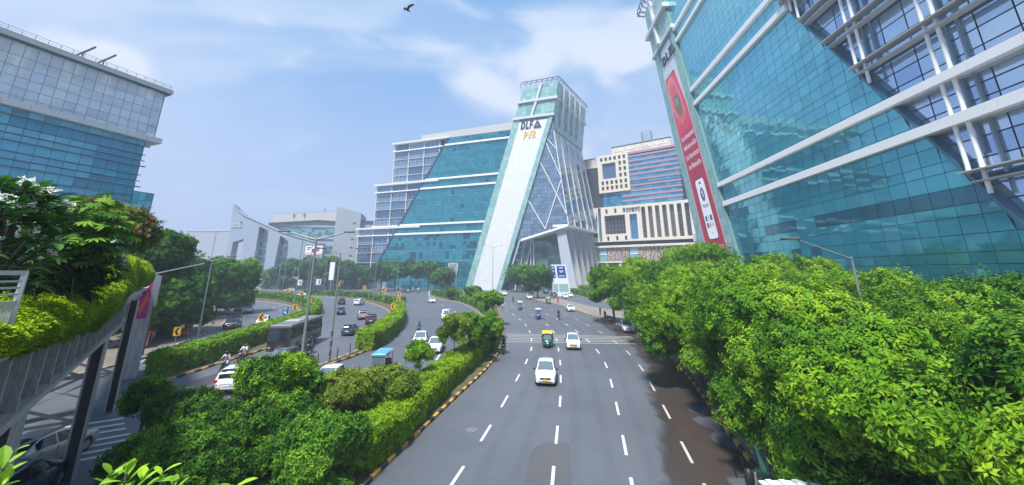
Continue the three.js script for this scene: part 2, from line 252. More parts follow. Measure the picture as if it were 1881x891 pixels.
const RUMB = [[[0.08,-59.44],[17.41,-56.94]],[[0.03,-58.21],[17.42,-55.9]],[[-0.02,-56.98],[17.41,-54.85]],[[-0.06,-55.63],[17.35,-53.68]],[[-0.1,-54.35],[17.3,-52.57]],[[-0.14,-52.96],[17.19,-51.35]]];
const ZEB = [[-24.58,-25.68],[-23.73,-24.86],[-22.93,-24.1],[-21.93,-23.32],[-21.39,-22.53],[-20.83,-21.79],[-20.31,-21.06]];
for (let i = 0; i < 6; i++) {                   // the rumble bars across the carriageway
  const o = mesh('rumble_bar', UNIT, paint, road);
  const p = RUMB[i][0], q = RUMB[i][1]; o.scale.set(Math.hypot(q[0] - p[0], q[1] - p[1]), .008, .16); o.position.set((p[0] + q[0]) / 2, .0125, (p[1] + q[1]) / 2); o.rotation.y = -Math.atan2(q[1] - p[1], q[0] - p[0]);
}
// zebra crossing beyond the footbridge legs
for (let i = 0; i < 7; i++) { const o = mesh('zebra_stripe', UNIT, paint, road), p = ZEB[i]; o.scale.set(2.6, .008, .3); o.position.set(p[0], .008, p[1]); o.rotation.y = .62; }

// ---- buildings. A facade frame: local x runs along the wall to the right, z points out of it
function facade(name, label, category, x, z, dx, dz) { return thing(name, label, category, null, [x, 0, z], Math.atan2(-dz, dx)); }
const glassMat = (r, g, b, o = {}) => mat(r, g, b, .05, { ior: 2.1, specularIntensity: 1, ...o });
const coated = (r, g, b, k = .55) => mat(r, g, b, .045, { metalness: k, ior: 1.8 });
const TEAL = [[.022, .29, .36], [.028, .31, .38], [.018, .25, .32], [.045, .38, .44], [.03, .33, .40], [.008, .12, .17]].map(c => coated(...c, .55)).concat(Array.from({ length: 9 }, (_, i) => coated(mix(.022, .20, i / 8), mix(.29, .60, i / 8), mix(.36, .68, i / 8), mix(.55, .68, i / 8))));  // last nine step towards pale, with sky reflection held in their colour
const BLUE = [[.16, .27, .42], [.21, .33, .47], [.11, .20, .33], [.30, .42, .54]].map(c => coated(...c));
const SKYB = [[.12, .54, .72], [.15, .58, .75], [.10, .49, .67], [.20, .62, .77], [.06, .34, .52]].map(c => coated(...c, .2));
const PALE = [[.74, .83, .89], [.78, .86, .91], [.70, .80, .87], [.84, .90, .93], [.56, .68, .77]].map(c => coated(...c, .25));
const SMOKE = [[.12, .11, .10], [.15, .14, .13], [.08, .08, .085]].map(c => coated(...c, .5));
const tile = mat(.26, .46, .44, .35), tileB = mat(.30, .50, .48, .35), tileC = mat(.22, .41, .40, .35), tileJoint = mat(.10, .22, .22, .7), greyGlass = [[.22, .33, .42], [.27, .38, .47], [.17, .26, .34]].map(c => coated(...c, .6));
const backing = mat(.008, .05, .065, .7), backGrey = mat(.02, .03, .045, .7);

// a wall of panes between two slanting edges; the ones nearest the eye are single meshes, the rest are joined by tone
function panes(o, { rows, colW, x0, x1, left = () => -1e9, right = () => 1e9, z = 0, mats, tilt = .004, gap = .06, indiv = 0, pick, name = 'pane', thick = .03 }) {
  const cells = [];
  for (let r = 0; r < rows.length - 1; r++) {
    const a = rows[r] + gap / 2, b = rows[r + 1] - gap / 2; let c = 0;
    for (let x = x0; x < x1 - .01; x += colW, c++) {
      const xa = x + gap / 2, xb = Math.min(x + colW, x1) - gap / 2;
      const la = Math.max(xa, left(a)), lb = Math.max(xa, left(b)), ra = Math.min(xb, right(a)), rb = Math.min(xb, right(b));
      if (ra - la < .05 && rb - lb < .05) continue;
      cells.push({ a, b, la, lb, ra: Math.max(la, ra), rb: Math.max(lb, rb), r, c, full: la === xa && lb === xa && ra === xb && rb === xb });
    }
  }
  const eye = o.worldToLocal(V(0, 8.7, 0));
  for (const k of cells) { k.size = (k.b - k.a) * (k.ra - k.la + k.rb - k.lb) / Math.hypot((k.la + k.rb) / 2 - eye.x, (k.a + k.b) / 2 - eye.y, z - eye.z) ** 2; }
  const cut = indiv ? [...cells].sort((p, q) => q.size - p.size)[Math.min(indiv, cells.length) - 1].size : 1e9, rest = mats.map(() => []);
  for (const k of cells) {
    const m = pick ? pick(k) : Math.floor(rnd() * mats.length), t = () => z + thick / 2 + (rnd() - .5) * tilt * 4;
    if (k.size >= cut && k.full) {
      const q = mesh(name, UNIT, mats[m], o); q.scale.set(k.ra - k.la, k.b - k.a, thick); q.position.set((k.la + k.ra) / 2, (k.a + k.b) / 2, z); q.rotation.set((rnd() - .5) * tilt * 2, (rnd() - .5) * tilt * 2, 0);
    } else {
      const P = [[k.la, k.a, t()], [k.ra, k.a, t()], [k.rb, k.b, t()], [k.lb, k.b, t()]];
      if (k.size >= cut) mesh(name, quadGeo(P), mats[m], o); else rest[m].push(...P);
    }
  }
  rest.forEach((q, i) => { if (q.length) { const p = mesh(name + '_field', quadGeo(q), mats[i], o); p.userData.kind = 'stuff'; } });
}
function quadGeo(P) { const p = [], uv = [], ix = []; P.forEach((v, i) => { p.push(...v); uv.push([0, 1, 1, 0][i % 4], [0, 0, 1, 1][i % 4]); }); for (let i = 0; i < P.length; i += 4) ix.push(i, i + 1, i + 2, i, i + 2, i + 3); const g = new THREE.BufferGeometry(); g.setAttribute('position', new THREE.Float32BufferAttribute(p, 3)); g.setAttribute('uv', new THREE.Float32BufferAttribute(uv, 2)); g.setIndex(ix); const n = g.toNonIndexed(); n.computeVertexNormals(); return n; }
const arr = (a, b, s) => { const r = []; for (let x = a; x < b - 1e-6; x += s) r.push(x); r.push(b); return r; };

// 1. the tower with the white blade, and its stepped wing
{
  const o = facade('office_tower', 'teal glass office tower with slanted white blade, pale crown and stepped wing on its left', 'office tower', -15.2, -200, .942, .335);
  const bl = h => -3.9 + (h - 6.5) * .3027, br = h => 15.6 + (h - 6) * .3274, pl = h => bl(h) + 3.75, pr = h => br(h) - 2.6;   // the blade's edges
  const dg = h => -18.6 - (83.3 - h) * .596;                       // the slanting seam between bays and teal glass
  const FL = [4, 9, 13.9, 19.4, 24.4, 28.8, 33.8, 38.9, 44, 48.8, 54, 59, 63.8, 68.6, 73.6, 78.5, 83.3];
  // bodies
  const body = new MB();
  for (const [x0, h0, h1] of [[-76.3, 0, 32.9], [-66, 32.9, 58.4], [-55.4, 58.4, 83.3]]) body.prism([[x0 + .6, h0], [bl(h0), h0], [bl(h1), h1], [x0 + .6, h1]], -32, -2.2);
  body.build('wall', backGrey, o);
  new MB().prism([[dg(83.3), 83.3], [bl(83.3), 83.3], [bl(0), 0], [dg(0), 0]], -2.2, -.08).build('curtain_wall', backing, o);
  const rows = []; for (let i = 0; i < FL.length - 1; i++) { const d = FL[i + 1] - FL[i]; rows.push(FL[i], FL[i] + d * .28, FL[i] + d * .64); } rows.push(83.3);
  panes(o, { rows: [0, 2, ...rows], colW: 2.0, x0: -70, x1: 26, left: h => dg(h) + .2, right: h => bl(h), mats: TEAL, tilt: .008, gap: .14,
    pick: k => { const f = Math.floor((k.r - 2) / 3), n = vnoise(k.c * .35, f * 1.3, 4), lo = k.r < 18; if (k.r % 3 === 2) return rnd() < .3 ? 3 : 1; if (n > .62 && rnd() < .6) return lo ? 5 : 2; return rnd() < (lo ? .12 : .04) ? 5 : rnd() < .4 ? 0 : rnd() < .6 ? 4 : 2; } });
  for (const h of [78.5, 59, 54, 33.8, 28.8]) new MB().prism([[dg(h) + .2, h], [bl(h), h], [bl(h + 1), h + 1], [dg(h + 1) + .2, h + 1]], 0, .7).build('white_band', M.white, o);
  new MB().prism([[-36.8, 83.3], [bl(83.3), 83.3], [bl(87.6), 87.6], [-36.8, 86.9]], -30, .15).build('parapet', mat(.46, .47, .46, .7), o);
  new MB().prism([[-18.6, 83.3], [-64.8, 5.8], [-68.2, 0], [-69, 0], [-66, 5.8], [-19.6, 83.3]], -2.2, .3).build('seam', mat(.02, .07, .12, .4), o);
  // bays: frames, fins and one window for each bay of each floor
  const stepX = h => h > 58.5 ? -55.4 : h > 33 ? -66 : -76.3;
  const cols = [-76.3, -66, -55.4, -45.2, -35, -24.8];
  for (let i = 0; i < FL.length - 1; i++) {
    const h0 = FL[i], h1 = FL[i + 1], hm = (h0 + h1) / 2;
    for (let c = 0; c < 5; c++) {
      if (cols[c] < stepX(hm) - .1) continue;
      const e = Math.min(cols[c + 1], dg(hm)); if (e - cols[c] < 1.2) continue;
      const w = mesh('window', quadGeo([[cols[c] + .3, h0 + .5, -1.3], [Math.min(cols[c + 1], dg(h0 + .5)) - .1, h0 + .5, -1.3], [Math.min(cols[c + 1], dg(h1 - .2)) - .1, h1 - .2, -1.3], [cols[c] + .3, h1 - .2, -1.3]]), BLUE[Math.floor(rnd() * 4)], o);
      const f = new MB(), lim = e; for (let k = 1; k < 4; k++) { const x = cols[c] + k * 2.5; if (x < lim - .4) f.span(x - .05, x + .05, h0 + .5, h1 - .2, -1.28, -1.2); } f.span(cols[c] + .4, lim - .3, h0 + 2.6, h0 + 2.7, -1.28, -1.2); f.build('window_frame', M.mullion, w);
    }
    const x0 = stepX(h0 + .2), big = [33.8, 28.8, 59, 54, 78.5, 83.3].includes(h0);
    new MB().span(x0 - 1, dg(h0) + .1, h0 - (big ? 0 : .1), h0 + (big ? .6 : .16), -1.4, big ? .1 : -.7).build('floor_fin', big ? M.white : M.offwhite, o);
  }
  for (const [x, h] of [[-55.4, 83.3], [-66, 58.4], [-76.3, 32.9]]) new MB().span(x - 1.6, Math.min(x + 42, -18), h - .2, h + .9, -32, .8).build('roof_slab', M.offwhite, o);
  cols.forEach((x, c) => { const top = [32.9, 58.4, 83.3, 83.3, 83.3, 83.3][c], low = Math.max(0, 83.3 - (-18.6 - x) / .596); if (low < top) new MB().span(x - .2, x + .2, low, top, -1.25, -.5).build('post', M.offwhite, o); });
  for (const [x0, x1, h] of [[-57, -37, 84.2], [-67.5, -56, 59.3], [-16, 18, 87.5]]) { const r = new MB(); { for (let x = x0; x < x1; x += 2.2) r.bar([x, h, -.6], [x, h + 1.1, -.6], .08); r.bar([x0, h + 1.1, -.6], [x1, h + 1.1, -.6], .08); } r.build('roof_railing', M.lampgrey, o); }
  // the blade: teal tiled edges and a tall white panel
  new MB().prism([[bl(-.5), -.5], [br(-.5), -.5], [br(88.3), 88.3], [bl(88.3), 88.3]], -3.5, .9).build('blade', tileJoint, o);
  const tr = arr(0, 88.2, 2.45);
  panes(o, { rows: tr, colW: 1.9, x0: -8, x1: 45, left: bl, right: pl, z: .95, mats: [tile, tileB, tileC], tilt: .002, gap: .05, name: 'tile' });
  panes(o, { rows: tr, colW: 1.4, x0: 8, x1: 45, left: pr, right: br, z: .95, mats: [tile, tileB, tileC], tilt: .002, gap: .05, name: 'tile' });
  panes(o, { rows: arr(0, 86.4, 1.2), colW: 3, x0: -4, x1: 45, left: pl, right: pr, z: .98, mats: [mat(.72, .75, .78, .42), mat(.69, .73, .76, .42)], tilt: .002, gap: .03, name: 'white_panel' });
  const ink = mat(.01, .02, .04, .5), gold = mat(.72, .52, .16, .45);
  letters('DLF', 4.5, .3, ink, o, 'lettering', [24.3, 82.3, 1.02], { sx: .62, shear: .16 });
  new MB().prism([[31.7, 82.4], [36.0, 82.4], [34.0, 86.6]], 1.02, 1.4).build('triangle_emblem', ink, o);
  new MB().prism([[32.8, 83.0], [34.6, 83.0], [33.9, 85.0]], 1.42, 1.5).build('emblem_inlay', mat(.16, .22, .28, .5), o);
  letters('PVR', 4.1, .3, gold, o, 'lettering', [25.9, 77.0, 1.02], { sx: .66, shear: .12 });
  // atrium: the glass prism right of the blade
  const sd = (s, h, x = 47.62, z = 0) => [x + .197 * s, h, z - .98 * s];
  const fr = h => 41.95 + (80.46 - h) / (80.46 - 30.82) * (47.62 - 41.95);
  const cb = x => 24.19 + (x - 24.19) * (30.82 - 24.19) / (47.62 - 24.19);           // underside of the canopy
  const under = h => h >= 30.8 ? -1e9 : h < 24.2 ? 1e9 : 24.19 + (h - 24.19) * 3.534;
  new MB().prism([[br(24.2), 24.2], [47.5, 30.8], [41.9, 80.4], [br(80.4), 80.4]], -2.5, -.1).build('atrium_wall', backGrey, o);
  panes(o, { rows: arr(24.2, 80.4, 1.9), colW: 1.8, x0: 20, x1: 48, left: h => Math.max(br(h), -1e9), right: h => h < 30.8 ? Math.min(fr(h), 24.19 + (h - 24.19) * 3.534) : fr(h), z: 0, mats: greyGlass, tilt: .01, gap: .1 });
  { const A = [br(52) + .4, 52, .25], B = [br(60) + .3, 64, .25]; for (const [p, q] of [[[br(74), 74, .25], [fr(56), 56, .25]], [[br(64), 64, .25], [fr(33), 36, .25]], [[fr(53), 53, .25], [36.5, 29.2, .25]], [[br(44), 44, .25], [36.5, 29.2, .25]], [[br(76), 76, .2], [fr(70), 70, .2]]]) new MB().bar(p, q, .35).build('brace', M.white, o); }
  // its long side, with ribs and wires
  const S = (s, h) => { const x = fr(h); return sd(s, h, x); };
  const Q = []; for (let i = 0; i < 23; i++) for (let j = 0; j < 20; j++) { const h0 = 31 + i * 2.15, h1 = h0 + 2.05, L = h => mix(46, 41.2, (h - 31) / 49.5), s0 = j / 20, s1 = (j + .95) / 20; const P = [S(s0 * L(h0), h0), S(s1 * L(h0), h0), S(s1 * L(h1), h1), S(s0 * L(h1), h1)]; for (const p of P) p[0] += rr(-.03, .03); Q.push(P); }
  greyGlass.forEach((m, k) => { const q = mesh('pane_field', quadGeo(Q.filter((_, i) => (i * 7 + (i >> 3)) % 3 === k).flat()), m, o); q.userData.kind = 'stuff'; });
  new MB().hull8([S(0, 31), S(46, 31), S(41.2, 80.4), S(0, 80.4), [25, 31, -2], [40, 31, -46], [40, 80.4, -42], [30, 80.4, -2]].map(p => [p[0] - .2, p[1], p[2]])).build('atrium_wall', backGrey, o);
  for (let k = 0; k < 6; k++) { const L = h => mix(46, 41.2, (h - 31) / 49.5) * (k / 5), a = S(L(31), 31), b = S(L(80), 80); a[0] += .3; b[0] += .3; new MB().bar(a, b, .16, .35).build('rib', M.white, o); if (k < 5) { const c = S(mix(46, 41.2, .5) * (k / 5 + .1) + 3, 40); c[0] += .3; const e = S(L(80), 79); e[0] += .3; new MB().bar(e, S(Math.min(46, mix(46, 41.2, .1) * ((k + 1) / 5)), 34).map((v, i) => i ? v : v + .3), .07, .2).build('wire', M.lampgrey, o); } }
  // canopy and splayed concrete legs, lobby glass behind
  { const e = sd(48, 31.2); new MB().hull8([[24, 23.6, .6], [47.9, 30.1, .6], [48, 31.1, .6], [24, 24.7, .6], [24, 23.6, -12], [e[0] - 8, 30.1, e[2]], [e[0] - 8, 31.1, e[2]], [24, 24.7, -12]]).build('canopy', M.white, o); const c = new MB(); c.hull8([[47.6, 30.0, .7], [e[0] + .6, 30.4, e[2]], [e[0] + .6, 31.3, e[2]], [47.9, 31.1, .7], [40, 30, 0], [e[0] - 6, 30.4, e[2]], [e[0] - 6, 31.3, e[2]], [40, 31.1, 0]]); c.build('canopy_edge', M.white, o); }
  for (let k = 0; k < 6; k++) { const s = 1.5 + k * 8.4, a = sd(s, 30, 45.6), b = sd(s, 0, 50.5 - k * .25), w = 4.4; new MB().hull8([[b[0] - w - 1.5, 0, b[2] + .35], [b[0], 0, b[2] + .35], [a[0], 30, a[2] + .35], [a[0] - w, 30, a[2] + .35], [b[0] - w - 1.5, 0, b[2] - .6], [b[0], 0, b[2] - .6], [a[0], 30, a[2] - .6], [a[0] - w, 30, a[2] - .6]]).build('concrete_leg', k ? M.concrete : mat(.40, .45, .53, .7), o); }
  new MB().hull8([[br(0) + 1, 0, -7], [42, 0, -10], [42, 29, -10], [br(0) + 10, 24, -7], [br(0) + 1, 0, -30], [40, 0, -44], [40, 30, -44], [br(0) + 10, 24, -30]]).build('lobby_wall', mat(.10, .17, .15, .6), o);
  panes(o, { rows: arr(0, 24, 3), colW: 3.2, x0: br(0), x1: 43, left: h => br(h) + .2, right: h => 42 - Math.max(0, h - 20) * 1.5, z: -5.5, mats: [glassMat(.10, .20, .17), glassMat(.16, .25, .20), glassMat(.03, .07, .07), glassMat(.05, .12, .12)], tilt: .01, gap: .1 });
  for (const [x, t] of [[19, 4.2], [22.2, 6.5], [27.5, 27.7], [29, 29.2]]) new MB().bar([x, 0, -4.8], [x > 25 ? x : x + 6, 24.5 + (x > 25 ? .8 : 0), -4.8], .5).build('column', M.offwhite, o);
  // the crown: two tiers of pale tiles under a thin steel crest
  const hl = h => 21.1 + (h - 88.2) * .285, hr = h => 42.6 + (h - 88.2) * .165;
  const hs = (s, h) => [hr(h) + .197 * s, h, -.98 * s];
  new MB().hull8([[hl(88), 88, .6], [hr(88), 88, .6], [hr(107), 107, .6], [hl(107), 107, .6], [hl(88) + 8, 88, -44], hs(44, 88), hs(42.5, 107), [hl(107) + 8, 107, -42]]).build('crown_wall', tileJoint, o);
  panes(o, { rows: arr(88.6, 106.9, 2.05), colW: 2.6, x0: 20, x1: 48, left: hl, right: hr, z: .68, mats: [tile, tileC, mat(.17, .36, .37, .3), tileB], tilt: .004, gap: .07, name: 'tile' });
  const sideTiles = []; for (let i = 0; i < 12; i++) for (let j = 0; j < 17; j++) { const h0 = 80.8 + i * 2.18, h1 = h0 + 2.1, a = j * 2.52, b = a + 2.45, X = (s, h) => { const q = h < 88.2 ? [fr(Math.min(h, 80.5)) + (h - 80.5) * .12 + .197 * s + .25, h, -.98 * s] : hs(s, h); q[0] += .12; return q; }; sideTiles.push([X(a, h0), X(b, h0), X(b, h1), X(a, h1)]); }
  [tile, tileB, tileC].forEach((m, k) => { const q = mesh('tile_field', quadGeo(sideTiles.filter((_, i) => (i * 5 + (i >> 2)) % 3 === k).flat()), m, o); q.userData.kind = 'stuff'; });
  new MB().hull8([[br(80.4) - 2, 80.4, 0], [42.1, 80.4, 0], [42.7, 88.2, 0], [br(88) - 2, 88.2, 0], [36, 80.4, -43], [50.2, 80.4, -43], [51, 88.2, -43], [38, 88.2, -43]]).build('crown_wall', tileJoint, o);
  { const c = mat(.52, .57, .58, .55); new MB().span(bl(88.2) - .6, br(88.2) + .5, 88.0, 89.3, -2, 1.6).build('ledge', c, o);
    new MB().prism([[hl(97.3) - .9, 97.3], [hr(97.3) + .9, 97.3], [hr(98.7) + .9, 98.7], [hl(98.7) - .9, 98.7]], -2, 1.6).build('crown_band', c, o);
    new MB().hull8([[hr(97.3) - 1, 97.3, 1.5], [...hs(44, 97.3)].map((v, i) => i ? v : v + 1), [...hs(44, 98.7)].map((v, i) => i ? v : v + 1), [hr(98.7) + 1, 98.7, 1.5], [hr(97) - 3, 97.3, 0], [hr(97) + 3, 97.3, -42], [hr(97) + 3, 98.7, -42], [hr(97) - 3, 98.7, 0]]).build('crown_band', c, o);
    new MB().bar([hl(88) + 9.5, 88.6, .9], [hl(107) + 10.2, 107.4, .9], 1.1, 1.2).build('crown_post', c, o);
    for (let k = 0; k < 5; k++) { const s = 7 + k * 8.2, a = hs(s, 84), b = hs(s, 107.4); a[0] = fr(80) + .197 * s + 1.6; b[0] += .5; if (k < 4) new MB().bar(a, b, 1.3, 1).build('crown_post', c, o); } }
  { const r = new MB(), dk = mat(.05, .05, .07, .5), T = 109.8, E = []; const p = (x, z, up) => [x, up, z];
    const fl = [hl(107) - .6, .9], frr = [hr(107) + .6, .9], bk = [hs(42.5, 107)[0] + 1, hs(42.5, 107)[2]];
    const line = (a, b, n) => { const P = k => [mix(a[0], b[0], k / n), mix(a[1], b[1], k / n)]; r.bar(p(...[P(0)[0], P(0)[1]], T), p(P(n)[0], P(n)[1], T), .28); r.bar(p(P(0)[0], P(0)[1], T - 1.4), p(P(n)[0], P(n)[1], T - 1.4), .18); for (let k = 0; k <= n; k++) { const q = P(k), ix = q[0] - 1.8, iz = q[1] - 1.8; r.bar([q[0], T, q[1]], [ix, T - .3, iz], .2); r.bar([ix, T - .3, iz], [ix + .5, 107, iz], .22); r.bar([q[0], T, q[1]], [q[0], T - 1.4, q[1]], .16); } };
    line(fl, frr, 7); line(frr, bk, 12); r.build('steel_crest', dk, o); }
}

// 2. its twin close by on the right
{
  const o = facade('glass_tower', 'near teal glass tower at right with white bands and a red banner', 'office tower', 55, -97, -.0759, .997);
  const br = h => 9.9 - h * .278 + (h < 0 ? 0 : 0), pr = h => br(h) - 3.0, pl = h => br(h) - 15.4 + h * .012, bl = h => pl(h) - 4.2;
  const dg = h => 67.3 - h * .554;
  const fl = k => 25 + 5.15 * k, rows = [];
  for (let k = -5; k < 17; k++) rows.push(fl(k), fl(k) + 1.25, fl(k) + 3.2); rows.push(fl(17));
  new MB().prism([[bl(0), 0], [dg(0), 0], [dg(112), 112], [bl(112), 112]], -6, -.1).build('curtain_wall', backing, o);
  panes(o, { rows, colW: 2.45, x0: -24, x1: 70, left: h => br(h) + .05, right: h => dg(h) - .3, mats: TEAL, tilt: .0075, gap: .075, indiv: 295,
    pick: k => { const f = Math.floor(k.r / 3), h = k.a, n = vnoise(k.c * .33 + 5, f * 1.7, 14); if (h < 21 && n > .56 && rnd() < .7 && k.r % 3 === 1) return 5; return 6 + Math.round(clamp(8 * smooth(8, 62, h + 16 * (n - .5)) + rr(-.9, .9) + (rnd() < .06 ? 1.5 : 0), 0, 8)); } });  // panes grow paler with height: sky reflection put into the glass colour
  // white bands, in panels
  const bandM = mat(.86, .86, .86, .4);
  for (const [h0, h1, x1, z] of [[24.6, 25.8, 84, .75], [29.8, 30.9, 84, .75], [55.7, 56.9, 36.5, .75], [60.6, 61.8, 33.3, .75], [81.2, 82.4, 22.5, .75], [86.3, 87.5, 19.5, .75]])
    for (let x = br(h0) - .1; x < x1; x += 4.9) new MB().span(x, Math.min(x + 4.86, x1), h0, h1, -.1, z).build('white_band', bandM, o);
  for (const h of [24.6, 29.8]) new MB().span(dg(h) - 1, 84, h, h + .25, -1.1, -.15).build('white_band', mat(.5, .52, .54, .5), o);
  // dark return where the teal skin ends and the bays begin
  new MB().hull8([[dg(0) - .25, 0, .12], [dg(0) + .15, 0, .12], [dg(110) + .15, 110, .12], [dg(110) - .25, 110, .12], [dg(0) - .25, 0, -1.3], [dg(0) + .15, 0, -1.3], [dg(110) + .15, 110, -1.3], [dg(110) - .25, 110, -1.3]]).build('return_wall', mat(.03, .13, .19, .2), o);
  new MB().prism([[dg(0), 0], [100, 0], [100, 112], [dg(112), 112]], -40, -1.2).build('wall', mat(.02, .04, .07, .6), o);
  const brow = []; for (const h of [5, 11.6, 18.2, 25.2, 30.2, 36.6, 43.4, 50.2, 57, 63.8, 70.6, 77.4]) brow.push(h);
  const pr3 = []; for (let i = 0; i < brow.length - 1; i++) { const d = brow[i + 1] - brow[i]; pr3.push(brow[i], brow[i] + d * .36, brow[i] + d * .68); }
  const NAVY = [[.36, .52, .74], [.42, .58, .78], [.30, .45, .68], [.50, .64, .80]].map(c => coated(...c, .7));
  panes(o, { rows: pr3, colW: 3.35, x0: 24, x1: 90, left: h => dg(h) + .2, z: -1.0, mats: NAVY, tilt: .006, gap: .16, indiv: 220 });
  const finM = mat(.50, .51, .50, .5), finU = mat(.34, .37, .38, .6);
  for (const h of [18.0, 36.4, 43.2, 50, 56.8, 63.6, 70.4]) for (const [dh, w] of [[0, 1.1], [1.15, 1.5]]) { new MB().span(dg(h) + .1 - (dh ? .7 : 0), 90, h + dh, h + dh + .12, -.3, -.3 + w).build('sun_fin', finM, o); }
  for (const h of [18.0, 36.4, 43.2, 50, 56.8, 63.6, 70.4]) new MB().span(dg(h) + .3, 90, h + .1, h + .9, -1.15, -.85).build('spandrel', mat(.02, .06, .10, .4), o);
  for (const x of [37.2, 47.1, 57.0, 66.9, 76.8]) for (const dx of [0, 1.35]) { const low = Math.max(0, (67.3 - x - dx) / .554 + .5); const b = new MB(); b.rod([x + dx, low, .2], [x + dx, 110, .2], .22, .22, 12); b.build('post', M.white, o); new MB().span(x + dx + 1.0, x + dx + 1.2, low + 2, 110, -.95, -.6).build('pier', mat(.20, .28, .36, .4), o); }
  // blade: tiled edges, white sheet and the banner hung on it
  new MB().prism([[bl(-.5), -.5], [br(-.5), -.5], [br(88), 88], [bl(88), 88]], -4, .8).build('blade', tileJoint, o);
  panes(o, { rows: arr(0, 88, 2.2), colW: 1.55, x0: -16, x1: 12, left: pr, right: br, z: .86, mats: [tile, tileB, tileC], tilt: .003, gap: .06, indiv: 120, name: 'tile' });
  panes(o, { rows: arr(0, 88, 2.2), colW: 1.4, x0: -32, x1: -4, left: bl, right: pl, z: .86, mats: [tile, tileB, tileC], tilt: .003, gap: .06, indiv: 60, name: 'tile' });
  panes(o, { rows: arr(0, 86, 2.6), colW: 4, x0: -26, x1: 8, left: pl, right: pr, z: .9, mats: [mat(.68, .70, .74, .4), mat(.65, .68, .72, .4)], tilt: .001, gap: .04, name: 'white_panel' });
  // a banner sheet following the lean, in its own coordinates (u across, v up)
  const B = (u, v) => { const h = mix(10.7, 73.5, v), w = mix(1, .80, smooth(.72, 1, v)); return [pl(h) + .9 + u * (pr(h) - pl(h) - 1.2) * w, h, 1.0]; };
  const tex = canvasTex(512, 2048, (g, w, h) => {
    const red = g.createLinearGradient(0, 0, 0, h); red.addColorStop(0, '#e8505f'); red.addColorStop(.3, '#e0405a'); red.addColorStop(.42, '#b82446'); red.addColorStop(1, '#b41c3c'); g.fillStyle = red; g.fillRect(0, 0, w, h);
    g.save(); g.translate(w * .42, h * .15); g.rotate(-.1); g.fillStyle = '#f07f86'; g.beginPath(); g.ellipse(0, 0, 220, 300, 0, 0, 7); g.fill(); g.fillStyle = '#e25c6c'; g.beginPath(); g.ellipse(10, 20, 160, 220, 0, 0, 7); g.fill(); g.fillStyle = '#8a6a62'; g.beginPath(); g.ellipse(20, 110, 120, 150, 0, 0, 7); g.fill(); g.fillStyle = '#74b2b6'; g.fillRect(-50, 30, 110, 70); g.fillStyle = '#3f7f8c'; g.fillRect(-40, 60, 90, 24); g.strokeStyle = '#f39a63'; g.lineWidth = 26; g.beginPath(); g.ellipse(0, 200, 190, 120, 0, 0.1, 2.6); g.stroke(); g.restore();
    g.fillStyle = '#e74766'; for (let i = 0; i < 300; i++) g.fillRect(hash(i, 1) * w, h * .26 + hash(i, 2) * h * .1, 40, 6);
    g.fillStyle = '#f7e9ec'; g.textAlign = 'center'; g.font = 'bold 72px sans-serif'; ['No Unwanted', 'Add-ons with', 'Car Insurance', 'on PhonePe'].forEach((t, i) => g.fillText(t, w * .52, h * (.405 + .052 * i), w * .86));
    g.fillStyle = '#3a2a3e'; g.beginPath(); g.roundRect(128, h * .625 - 10, 276, 576, 44); g.fill();
    g.fillStyle = '#fbfbfd'; g.beginPath(); g.roundRect(138, h * .625, 256, 556, 36); g.fill(); g.fillStyle = '#23202c'; g.beginPath(); g.roundRect(240, h * .625 + 26, 54, 22, 11); g.fill();
    g.fillStyle = '#4b2a84'; g.beginPath(); g.ellipse(266, h * .625 + 150, 58, 66, 0, 0, 7); g.fill(); g.strokeStyle = '#fff'; g.lineWidth = 10; g.beginPath(); g.moveTo(240, h * .625 + 128); g.lineTo(292, h * .625 + 128); g.moveTo(282, h * .625 + 128); g.lineTo(282, h * .625 + 192); g.moveTo(252, h * .625 + 130); g.quadraticCurveTo(250, h * .625 + 172, 282, h * .625 + 166); g.moveTo(250, h * .625 + 100); g.lineTo(274, h * .625 + 126); g.stroke();
    g.fillStyle = '#4b2a84'; g.font = 'bold 50px sans-serif'; g.fillText('PhonePe', 266, h * .625 + 276, 180);
    [['#3b78b8', 0, 0], ['#e8e8ee', 1, 0], ['#28407e', 2, 0], ['#c22a62', 0, 1], ['#f0c3cf', 1, 1], ['#e6e9f2', 2, 1]].forEach(([c, i, j]) => { g.fillStyle = c; g.fillRect(170 + i * 68, h * .625 + 350 + j * 62, 54, 48); g.fillStyle = '#5c4a80'; g.fillRect(186 + i * 68, h * .625 + 366 + j * 62, 20, 14); });
    g.fillStyle = '#9aa0bd'; g.font = '28px sans-serif'; g.fillText('UPI', 266, h * .625 + 520);
    g.fillStyle = '#e9c4cc'; for (let l = 0; l < 8; l++) { let x = 30; while (x < 470) { const q = 16 + hash(x, l, 7) * 40; g.fillRect(x, h * .925 + l * 18, q, 9); x += q + 10; } }
  });
  { const P = [], UV = []; for (let i = 0; i < 24; i++) for (const [a, b] of [[0, 0], [1, 0], [1, 1], [0, 1]]) P.push(B(a, (i + b) / 24)); const g = quadGeo(P), u = []; for (let i = 0; i < 24; i++) for (const [a, b] of [[0, 0], [1, 0], [1, 1], [0, 0], [1, 1], [0, 1]]) u.push(a, (i + b) / 24); g.setAttribute('uv', new THREE.Float32BufferAttribute(u, 2)); const q = mesh('banner', g, mat(1, 1, 1, .6, { map: tex }), o); q.userData.label = 'tall red banner with white lettering and a phone'; 
    const f = new MB(); for (let i = 0; i < 24; i++) for (const s of [0, 1]) f.bar(B(s, i / 24), B(s, (i + 1) / 24), .16); f.bar(B(0, 0), B(1, 0), .16); f.bar(B(0, 1), B(1, 1), .16); f.build('banner_frame', mat(.4, .1, .14, .5), o); }
